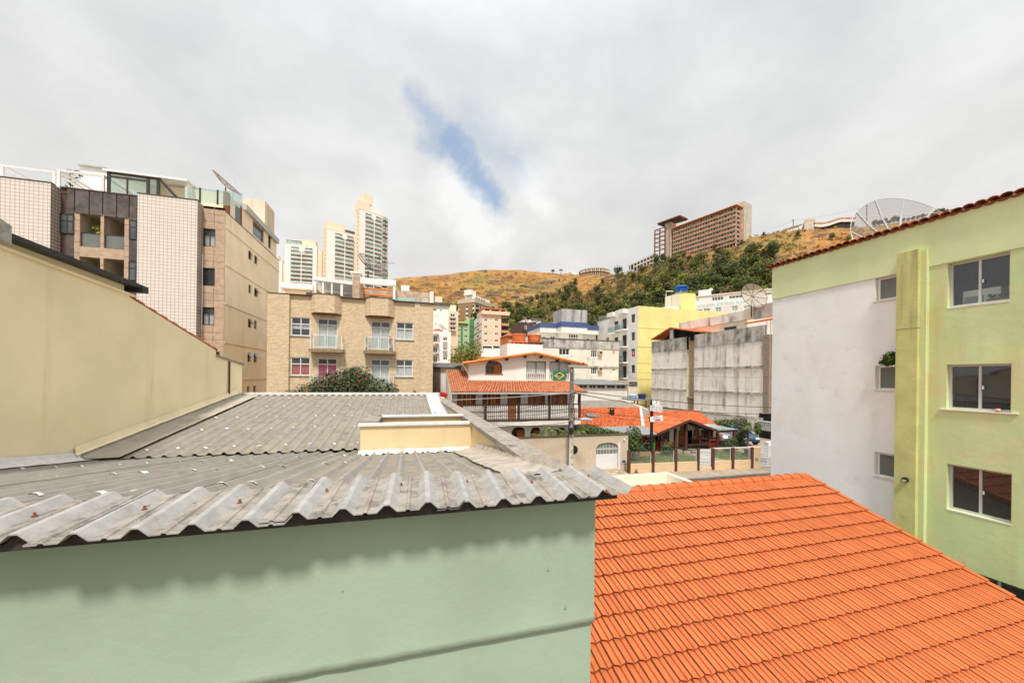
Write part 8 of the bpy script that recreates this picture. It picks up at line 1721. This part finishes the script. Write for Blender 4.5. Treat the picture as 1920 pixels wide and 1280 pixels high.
# ================================================================== ruins on the hill
tR, tL = 252, 292
p0, p1 = at(1262, 430, tL), at(1379, 430, tR); FH = Fac((p0.x, p0.y), (p1.x - p0.x, p1.y - p0.y)); H = thing('unfinished_hotel_ruin', 'long unfinished brick and concrete hotel ruin on the hilltop', 'ruin', (p1.x, p1.y, terr(p1.x, p1.y)))
ha = lambda x, y: FH.a(x, y); a0, a1 = ha(1262, 440), ha(1379, 430); ztop = FH.z(1379, 384.5); zbr = FH.z(1379, 447); fh_ = (ztop - zbr) / 7.3
ndir = FH.U; zfar = terr(p0.x, p0.y) - 2
c = MB(); c.fbox(FH, a0, a1, -14, -1.6, zfar - 6, ztop - 1); c.build('core', K['ruin_dark'], H)
for k in range(10):
    z = ztop - .9 - k * fh_
    if z < zfar: break
    c = MB(); c.fbox(FH, a0, a1 + .3, -15, .3, z - .35, z); c.build('floor_slab', K['ruin_grey'] if k else K['ruin_red'], H)
    c = MB(); nb = 24
    for i in range(nb):
        u, v = a0 + (a1 - a0) * i / nb, a0 + (a1 - a0) * (i + 1) / nb - .12
        hgt = fh_ * (.34 if (i * 13 + k * 7) % 5 else .42); c.fbox(FH, u, v, -.25, .25, z - fh_ + .02, z - fh_ + hgt)
    c.build('brick_parapet', K['ruin_red'], H)
    c = MB()
    for i in range(nb):
        if (i * 5 + k * 3) % 7 < 5: u, v = a0 + (a1 - a0) * (i + .08) / nb, a0 + (a1 - a0) * (i + .80) / nb; c.fbox(FH, u, v, -1.59, -1.45, z - fh_ + .3, z - fh_ + fh_ * .8)
    c.build('white_infill', K['white_old'], H)
for i in range(25): q = a0 + (a1 - a0) * i / 24; c = MB(); c.fbox(FH, q - .2, q + .2, -1.2, -.26, zfar - 4, ztop - 1.2); c.build('column', K['ruin_grey'], H)
FHr = Fac(FH.W(a1 + .3, .3, 0).xy, (-FH.N).xy)
e = FHr.a(1399, 430); eb = FHr.a(1387, 430)
for k in range(9):
    z = ztop - .9 - k * fh_; c = MB(); c.fbox(FHr, .1, eb, -1.5, -.1, z - fh_ + .02, z - fh_ + fh_ * .36); c.build('brick_parapet', K['ruin_red'], H)
c = MB(); c.fbox(FHr, eb, eb + (e - eb) * .6, -3, .0, zbr - 8, ztop - 1.3); c.build('brick_end', K['ruin_red'], H)
c = MB(); c.fbox(FHr, eb + (e - eb) * .3, FHr.a(1405, 430), -6, 1.5, zbr - 8, FHr.z(1400, 383)); c.build('concrete_stair', K['ruin_grey'], H)
c = MB(); c.fbox(FH, a0 - .5, a1 + 1.2, -16, 1.2, ztop - .5, ztop - .05); c.build('roof_edge', K['ridge_orange'], H)
FT_ = FH; t0, t1 = ha(1248, 440), ha(1258.5, 440); zt5 = FH.z(1252, 419)
c = MB(); c.fbox(FH, t0, t1, -6, 1, zfar - 8, zt5); c.build('concrete_stair', K['ruin_grey'], H); c = MB(); c.fbox(FH, ha(1256.5, 440), ha(1258.2, 440), 1, 1.3, zfar - 8, zt5 - .1); c.build('brick_end', K['ruin_red'], H)
pl_, pm_, pr_ = at(1233, 419.5, 300), at(1274.5, 404.5, 285), at(1289, 411, 300); pb_ = at(1245, 424, 320)
c = MB(); c.hexa([pl_ - UP * .9, pm_ - UP * .9, pr_ - UP * .9, pb_ - UP * .9, pl_, pm_, pr_, pb_]); c.build('tilted_roof', K['ruin_dark'], H)
c = MB(); c.bar(pl_, pm_, .8, .9); c.bar(pm_, pr_, .8, .9); c.build('roof_edge', K['rust'], H)
c = MB(); s0, s1 = at(1228, 432, 300), at(1247, 426, 296); sb = at(1228, 470, 300).z
for k in range(3): q = s0 * (1 - k / 2) + s1 * (k / 2); c.bar((q.x, q.y, sb - 6), (q.x, q.y, q.z), .7)
for k in range(6):
    d = UP * -(k * 3.4); c.bar(s0 + d, s1 + d, .6)
    if k < 5: c.bar(s0 + d, s1 + d - UP * 3.4, .35)
c.build('steel_frame', K['rust'], H)
# round ruin
rc = at(1129, 512, 392); RR = thing('round_ruin', 'round open concrete ruin on the far hill crest', 'ruin', (rc.x, rc.y, terr(rc.x, rc.y))); zb5 = at(1129, 514, 392).z - 2; rr_ = 30 / FPX * 392; zt6 = at(1129, 501.5, 392).z
c = MB(); c.lathe([(rr_ * .93, zb5), (rr_ * .93, zt6 - 1), (rr_ * .9, zt6 - .9)], (rc.x, rc.y + rr_, 0), 40); c.build('drum_wall', K['ruin_dark'], RR)
for z, h, k in ((zt6, .8, 1.0), (zt6 - 3.9, .9, 1.04), (zt6 - 5.6, .5, 1.0)): c = MB(); c.lathe([(rr_ * k, z - h), (rr_ * k, z)], (rc.x, rc.y + rr_, 0), 40); c.build('ring_slab', K['ruin_grey'] if h < .85 else K['rust'], RR)
for k in range(26):
    an = pi + pi * (k + .5) / 26; q = (rc.x + rr_ * cos(an), rc.y + rr_ + rr_ * sin(an)); c = MB(); c.box(q[0] - .4, q[1] - .3, zb5 - 2, q[0] + .4, q[1] + .3, zt6 - .8); c.build('column', K['ruin_grey'], RR)
    if k % 2: c = MB(); c.box(q[0] - 1.1, q[1] - .2, zt6 - 3.8, q[0] + .9, q[1] + .2, zt6 - 2.2); c.build('infill', K['white_old'], RR)
# pale terrace ruin left of the hotel, wavy ruin right
w0, w1 = at(1178, 495, 345), at(1226, 482, 312); Fw = Fac((w0.x, w0.y), (w1.x - w0.x, w1.y - w0.y)); T2 = thing('pale_terrace_ruin', 'pale stepped ruin half hidden by trees left of the hotel ruin', 'ruin', (w1.x, w1.y, terr(w1.x, w1.y)))
for k in range(3): c = MB(); z = Fw.z(1200, 487 + 7 * k); a_, b_ = Fw.a(1178 + 10 * k, 490), Fw.a(1226, 485); c.fbox(Fw, a_, b_, -4, 0, z - 1.2, z); c.build('terrace_slab', K['white_old'], T2); c = MB(); c.fbox(Fw, a_, b_, -4, -1, z - 4, z - 1.21); c.build('dark_bay', K['ruin_dark'], T2)
for k in range(8): q = Fw.a(1182 + 6 * k, 488); c = MB(); c.fbox(Fw, q - .3, q + .3, -1, .1, Fw.z(1200, 506), Fw.z(1200, 487) - .4); c.build('column', K['white_old'], T2)
WR = thing('wavy_ruin', 'low wavy roofed brick ruin on the right hill crest', 'ruin', tuple(at(1560, 424, 262)))
c = MB(); c2 = MB(); c3 = MB()
for i in range(24):
    x0, x1 = 1528 + 3.2 * i, 1531.4 + 3.2 * i; wv = lambda x: 416.5 - (x - 1528) * .13 + 2.6 * sin((x - 1528) * .09) * (1 if x < 1580 else .6)
    q = [at(x0, wv(x0), 262), at(x1, wv(x1), 262)]
    for m_, d0, d1 in ((c, .0, 1.4), (c2, 1.4, 3.0)): m_.hexa([q[0] - UP * d1, q[1] - UP * d1, q[1] - UP * d1 + FW * 6, q[0] - UP * d1 + FW * 6, q[0] - UP * d0, q[1] - UP * d0, q[1] - UP * d0 + FW * 6, q[0] - UP * d0 + FW * 6])
    c3.hexa([q[0] - UP * 8 + FW * 1, q[1] - UP * 8 + FW, q[1] - UP * 8 + FW * 5, q[0] - UP * 8 + FW * 5, q[0] - UP * 3 + FW, q[1] - UP * 3 + FW, q[1] - UP * 3 + FW * 5, q[0] - UP * 3 + FW * 5])
c.build('roof_edge', K['ruin_red'], WR); c2.build('beam', K['white_old'], WR); c3.build('wall', K['ruin_dark'], WR)
q = at(1518, 421, 262); r = at(1507, 410, 262); c = MB(); p_ = [at(1509, 430, 262), at(1527, 428, 262)]; c.hexa([p_[0] - UP * 3, p_[1] - UP * 3, p_[1] - UP * 3 + FW * 5, p_[0] - UP * 3 + FW * 5, at(1509, 412, 262), at(1524, 409.5, 262), at(1529, 411, 268), at(1513, 412, 268)]); c.build('concrete_box', K['ruin_grey'], WR)
c = MB(); p_ = [at(1476, 427, 262), at(1508, 417.5, 262)]; c.hexa([p_[0] - UP * .7, p_[1] - UP * .7, p_[1] - UP * .7 + FW * 6, p_[0] - UP * .7 + FW * 6, p_[0], p_[1], p_[1] + FW * 6, p_[0] + FW * 6])
for k in range(4): q = p_[0] * (1 - k / 3) + p_[1] * (k / 3); c.bar(q - UP * 6, q - UP * .7, .4)
c.build('open_canopy', K['ruin_grey'], WR)
for x, y0, y1, t_, lab in ((1625, 384, 418, 258, 'tall thin utility pole on the right hill crest'), (1487, 411, 430, 262, 'short thin utility pole beside the wavy ruin'), (1158, 496.5, 512, 380, 'thin pole right of the round ruin')):
    b = MB(); q = at(x, y1, t_); z1 = at(x, y0, t_).z; b.tube([(q.x, q.y, q.z - 2), (q.x, q.y, z1)], .22, 5); b.box(q.x - 1.1, q.y - .1, z1 - 1.0, q.x + 1.1, q.y + .1, z1 - .8); solo(b, 'hill_pole', lab, 'utility pole', K['wood_dark'])
pts = [at(1625, 386, 258), at(1487, 412, 262), at(1440, 428, 268)]; b = MB()
for p_, q_ in zip(pts, pts[1:]): b.tube([p_ + (q_ - p_) * k / 8 - UP * 3.0 * 4 * (k / 8) * (1 - k / 8) * .5 for k in range(9)], .06, 4)
solo(b, 'hill_power_line', 'thin power line strung between the poles on the right crest', 'power line', K['cable_grey'])
# ================================================================== trees
def tree_protos():
    out = []
    for i, m in enumerate(('tree_dark', 'tree_mid', 'tree_lime', 'tree_olive', 'tree_mid', 'tree_dark')):
        rnd = random.Random(40 + i); c = MB(); bl = []
        for k in range(9): an = rnd.uniform(0, 2 * pi); rr = rnd.uniform(.0, .62); bl.append((rr * cos(an), rr * sin(an), rnd.uniform(.75, 1.55) + (.3 if i == 5 else 0), rnd.uniform(.26, .46), rnd.uniform(.26, .46), rnd.uniform(.2, .38)))
        leafcloud(c, bl, 760, .22, rnd, .5, .55); cr_ = c.mesh('crown', K[m])
        c = MB(); c.tube([(0, 0, -.3), (.03, 0, .4), (0, .02, 1.0)], [.06, .05, .03], 5)
        for b_ in bl[:4]: c.tube([(.01, 0, .6), (b_[0] * .8, b_[1] * .8, b_[2])], [.03, .012], 4)
        out.append((cr_, c.mesh('trunk', K['bark'])))
    return out
TP_ = tree_protos(); rt2 = random.Random(21)
LBL = {0: 'dark green bushy tree in the hillside woods', 1: 'mid green tree in the hillside woods', 2: 'light lime green tree in the hillside woods', 3: 'olive brown tree in the hillside woods', 4: 'rounded mid green tree in the hillside woods', 5: 'tall dark tree in the hillside woods'}
def put_tree(P, k, h, lab, group, cat='tree'):
    o = bpy.data.objects.new('hillside_tree', None); COL.objects.link(o); o.location = P; o['label'] = lab; o['category'] = cat; o['group'] = group; o.empty_display_size = .3
    o.rotation_euler = (0, 0, rt2.uniform(0, 6.28)); w_ = rt2.uniform(.85, 1.2); o.scale = (h * .56 * w_, h * .56 * w_, h * .56)
    for nm, me in zip(('crown', 'trunk'), TP_[k]):
        c = bpy.data.objects.new(nm, me); COL.objects.link(c); c.parent = o
def hit(px, py):
    d = ray(px, py); t = 70.0; prev = None
    while t < 440:
        q = Vector((0, 0, CZ)) + d * t
        if q.z < terr(q.x, q.y): return q, t
        t += 2.0
    return None, None
def inpoly(x, y, poly):
    r = False; j = len(poly) - 1
    for i in range(len(poly)):
        xi, yi = poly[i]; xj, yj = poly[j]
        if (yi > y) != (yj > y) and x < (xj - xi) * (y - yi) / (yj - yi) + xi: r = not r
        j = i
    return r
WOODS = [(840, 660), (832, 580), (862, 575), (880, 612), (935, 600), (940, 580), (975, 575), (1010, 565), (1045, 548), (1056, 535), (1076, 528), (1090, 560), (1112, 545), (1118, 535), (1140, 530), (1160, 505), (1180, 500), (1225, 482), (1262, 473), (1270, 480), (1300, 492), (1340, 484), (1400, 480), (1448, 470), (1452, 640)]
pts = []; tries = 0
while len(pts) < 285 and tries < 12000:
    tries += 1; x, y = rt2.uniform(850, 1456), rt2.uniform(468, 640)
    if not inpoly(x, y, WOODS): continue
    if x > 1290 and y < 520 and rt2.random() < .6: continue
    q, t = hit(x, y)
    if q is None or t < 100: continue
    if any((q - p).length < (4.2 if t < 220 else 5.2) for p, _ in pts): continue
    pts.append((q, t))
for q, t in pts:
    k = rt2.choices(range(6), (3, 3.4, 1.6, 1.7, 2.4, 1.2))[0]; h = rt2.uniform(5.5, 10.5) * (.85 if t > 260 else 1)
    q = Vector((q.x, q.y, terr(q.x, q.y) - .3)); px_, py_ = cam_px(q)[:2]
    zone = ('behind the peach block' if px_ < 960 else 'behind the brown box house' if px_ < 1030 else 'above the grey water box' if px_ < 1105 and py_ < 585 else 'beside the grey water box' if px_ < 1105 else 'under the round ruin' if px_ < 1170 and py_ < 540 else 'left of the white balcony front' if px_ < 1170 else 'under the rusty steel frame' if px_ < 1255 and py_ < 520 else 'high above the white balcony front' if px_ < 1215 and py_ < 560 else 'directly above the white balcony front' if px_ < 1215 else 'on the slope high above the yellow lift house' if px_ < 1290 and py_ < 535 else 'close behind the bright blue tank' if px_ < 1290 and px_ > 1250 else 'close above the yellow side wall' if px_ < 1290 else 'on the slope under the hotel ruin' if py_ < 530 else 'just above the pale terrace building')
    put_tree(q, k, h, LBL[k].replace('in the hillside woods', zone), 'trees in the hillside woods')
# scrub that reads as one mass between the trees and over the dry slopes
b = MB(); rs = random.Random(77); cnt = 0
SPOTS = []
for _ in range(26000):
    if cnt > 3000: break
    x, y = rs.uniform(742, 1600), rs.uniform(425, 640)
    inw = inpoly(x, y, WOODS)
    nz = noise.noise(Vector((x * .018, y * .03, 3)))
    dens = .9 if inw else (.55 if (y > 540 and x < 960 and nz > -.1) else (.42 if x > 1260 and nz > .0 and y > 440 else (.06 if nz > .25 else .0)))
    if rs.random() > dens: continue
    q, t = hit(x, y)
    if q is None or t < 105: continue
    s = rs.uniform(1.0, 2.3) * (1.5 if inw else 1); n = 44; cnt += 1
    leafcloud(b, [(q.x, q.y, q.z + s * .35, s, s, s * .75)], n, s * .48, rs, .6, .5); b_m = rs.choices((0, 1, 2, 3), (2.2, 2.6, 1, 2.6) if inw else (1, 1.8, .8, 3))[0]
    for i in range(len(b.f) - len(b.m), 0): pass
    SPOTS.append((len(b.f), b_m))
k_ = 0
for _ in range(3000):                            # shrubs and green patches on the rocky lower slope
    if k_ > 330: break
    x, y = rs.uniform(748, 990), rs.uniform(540, 612)
    if noise.noise(Vector((x * .03, y * .06, 5))) < -.12 or inpoly(x, y, WOODS): continue
    q, t = hit(x, y)
    if q is None or t < 105: continue
    s = rs.uniform(.8, 2.3); k_ += 1; leafcloud(b, [(q.x, q.y, q.z + s * .3, s * 1.2, s * 1.2, s * .7)], 40, s * .42, rs, .6, .5); SPOTS.append((len(b.f), rs.choices((0, 1, 2, 3), (1.6, 2, 1.6, 3))[0]))
k_ = 0
for _ in range(9000):                            # a second, fuller layer under the trees of the woods
    if k_ > 1500: break
    x, y = rs.uniform(840, 1452), rs.uniform(470, 640)
    if not inpoly(x, y, WOODS) or (x > 1270 and noise.noise(Vector((x * .02, y * .04, 8))) > .15): continue
    q, t = hit(x, y)
    if q is None or t < 105: continue
    s = rs.uniform(1.8, 3.6); k_ += 1; leafcloud(b, [(q.x, q.y, q.z + s * .3, s, s, s * .7)], 60, s * .36, rs, .6, .5); SPOTS.append((len(b.f), rs.choices((0, 1, 2, 3), (1.6, 3, 1.4, 1.2))[0]))
i0 = 0
for end, mm in SPOTS:
    for i in range(i0, end): b.m[i] = mm
    i0 = end
b.build('hill_scrub', [K['tree_dark'], K['tree_mid'], K['tree_lime'], K['tree_olive']], kind='stuff')
b = MB(); rd = random.Random(5); n_ = 0          # tufts of dry grass on the bare slope
while n_ < 4200:
    px_, t = rd.uniform(735, 1640), rd.uniform(170, 405) ** 1.0; P_3 = FW * t + RT * ((px_ - CXP) / FPX * t); z = terr(P_3.x, P_3.y); n_ += 1
    if px_ > 1220 and t > 262: continue
    s = rd.uniform(.5, 1.5)
    for q in range(5):
        an = rd.uniform(0, 6.28); o_ = Vector((P_3.x + rd.uniform(-1.5, 1.5), P_3.y + rd.uniform(-1.5, 1.5), z - .1)); d = Vector((cos(an), sin(an), 0)) * s * .6; b.poly([o_ - d, o_ + d, o_ + d * .7 + UP * s * rd.uniform(.5, 1), o_ - d * .8 + UP * s * rd.uniform(.4, 1)])
b.build('dry_grass', K['dry_tuft'], kind='stuff')
b = MB()
for _ in range(46):                              # dark rock breaking through the slope
    x, y = rd.choice(((rd.uniform(770, 985), rd.uniform(533, 568)), (rd.uniform(890, 1000), rd.uniform(528, 585)), (rd.uniform(1270, 1345), rd.uniform(498, 528))))
    q, t = hit(x, y)
    if q is None: continue
    rr = rd.uniform(.8, 3.4) * t / 330; rows = []
    for i in range(5):
        ph = pi * (i / 4 - .5); rows.append([(q.x + rr * 1.6 * cos(ph) * cos(2 * pi * j / 9) * (1 + .45 * noise.noise(Vector((j, i, x)))), q.y + rr * cos(ph) * sin(2 * pi * j / 9) * (1 + .45 * noise.noise(Vector((j, i + 5, x)))), q.z + rr * .55 * sin(ph) * (1 + .5 * noise.noise(Vector((j % 9, i, y))))) for j in range(9)]); rows[-1].append(rows[-1][0])
    b.sheet(rows)
b.build('rock_outcrop', K['rock'], kind='stuff')
for x, y, h, k, lab in ((1243, 478, 9, 1, 'large green tree at the left foot of the hotel ruin'), (1262, 480, 6.5, 0, 'dark tree just below the hotel ruin stair tower'), (1230, 484, 7, 0, 'dark tree left of the rusty steel frame'), (1198, 498, 10, 5, 'tall dark tree in front of the pale terrace ruin'), (1185, 503, 9, 3, 'pale olive tree left of the pale terrace ruin'), (1168, 508, 8, 3, 'sparse olive tree right of the round ruin'), (1160, 520, 8.5, 5, 'dark tree at the end of the dry slope below round ruin'), (1034, 534, 3.2, 2, 'small bright green bush on the dry slope below the palms'), (1048, 528, 2.6, 2, 'small bright bush on the dry slope right of another'), (1391, 459, 3.2, 0, 'small dark bush right of the hotel ruin'), (1340, 470, 4.5, 1, 'round bush on dry grass under the hotel ruin'), (1496, 450, 5, 0, 'dark bush on the dry slope under the wavy ruin'), (1432, 445, 3.2, 0, 'small dark bush on the crest between both ruins'), (1560, 452, 5.2, 1, 'wide green bush left of the huge dish'), (1590, 455, 4, 2, 'bright green bush beside the huge dish'), (890, 650, 6, 2, 'bright green tree before the peach block'), (880, 655, 5.5, 2, 'lime green tree before the green block')):
    q, t = hit(x, y)
    if q is None: q = at(x, y, 140); 
    put_tree(Vector((q.x, q.y, terr(q.x, q.y) - .2)), k, h, lab, None) if False else None
    o = bpy.data.objects.new('hillside_tree', None); COL.objects.link(o); o.location = (q.x, q.y, terr(q.x, q.y) - .2); o['label'] = lab; o['category'] = 'tree'; o.scale = (h * .6,) * 3
    for nm, me in zip(('crown', 'trunk'), TP_[k]): c = bpy.data.objects.new(nm, me); COL.objects.link(c); c.parent = o
for x in range(1640, 1800, 9):
    q = at(x, 419 - (x - 1640) * .14, 250); h = rt2.uniform(3, 6)
    o = bpy.data.objects.new('hillside_tree', None); COL.objects.link(o); o.location = (q.x, q.y, terr(q.x, q.y) - .4); o['label'] = 'scraggly brown bush on the crest seen through the huge dish'; o['category'] = 'bush'; o['group'] = 'bushes seen through the huge dish'; o.scale = (h * .6, h * .6, h * .5)
    for nm, me in zip(('crown', 'trunk'), TP_[3]): c = bpy.data.objects.new(nm, me); COL.objects.link(c); c.parent = o
# two palms on the crest
for x, y, lab in ((1036.5, 511.5, 'left one of two little palms on the bare hill crest'), (1052, 512.5, 'right one of two little palms on the bare hill crest')):
    p = at(x, y, 405); p.z = terr(p.x, p.y) - .3; t = thing('crest_palm', lab, 'palm', tuple(p), 'palms on the hill crest'); c = MB(); h = 4.3; c.tube([p, p + UP * h], [.35, .25], 6); c.build('trunk', K['bark'], t)
    c = MB()
    for k in range(13): an = k * .483 + x; frond(c, p + UP * h, (cos(an), sin(an), rt2.uniform(.1, 1.0)), 3.2, rt2.uniform(.6, 1.1), 8, 1.1, .25)
    c.build('crown', K['tree_dark'], t)
b = MB(); q = at(1075, 512.5, 400); b.box(q.x - 3.5, q.y, q.z - 2, q.x + 3.5, q.y + 4, q.z + 1.0); b.box(q.x - 3.0, q.y, q.z + 1, q.x - .5, q.y + 3, q.z + 1.8); solo(b, 'crest_hut', 'tiny white hut on the bare crest left of the round ruin', 'hut', K['white'])
# green mound and hedge below the green block
b = MB(); bl = []
for k in range(12): q = at(852 + 4.0 * k, 662 - 1.0 * k, 92); bl.append((q.x, q.y, q.z - 1.2, 1.5, 1.6, 3.2))
leafcloud(b, bl, 2600, .5, rt2, .5, .6); Mo = thing('mound_hedge', 'yellow green mound of hedge below the green block and left of the cream gable', 'hedge', (bl[0][0], bl[0][1], 0)); b.build('foliage', K['tree_lime'], Mo)
c = MB(); c.tube([(bl[5][0], bl[5][1], 0), (bl[5][0], bl[5][1], bl[5][2])], .2, 6); c.build('trunk', K['bark'], Mo)
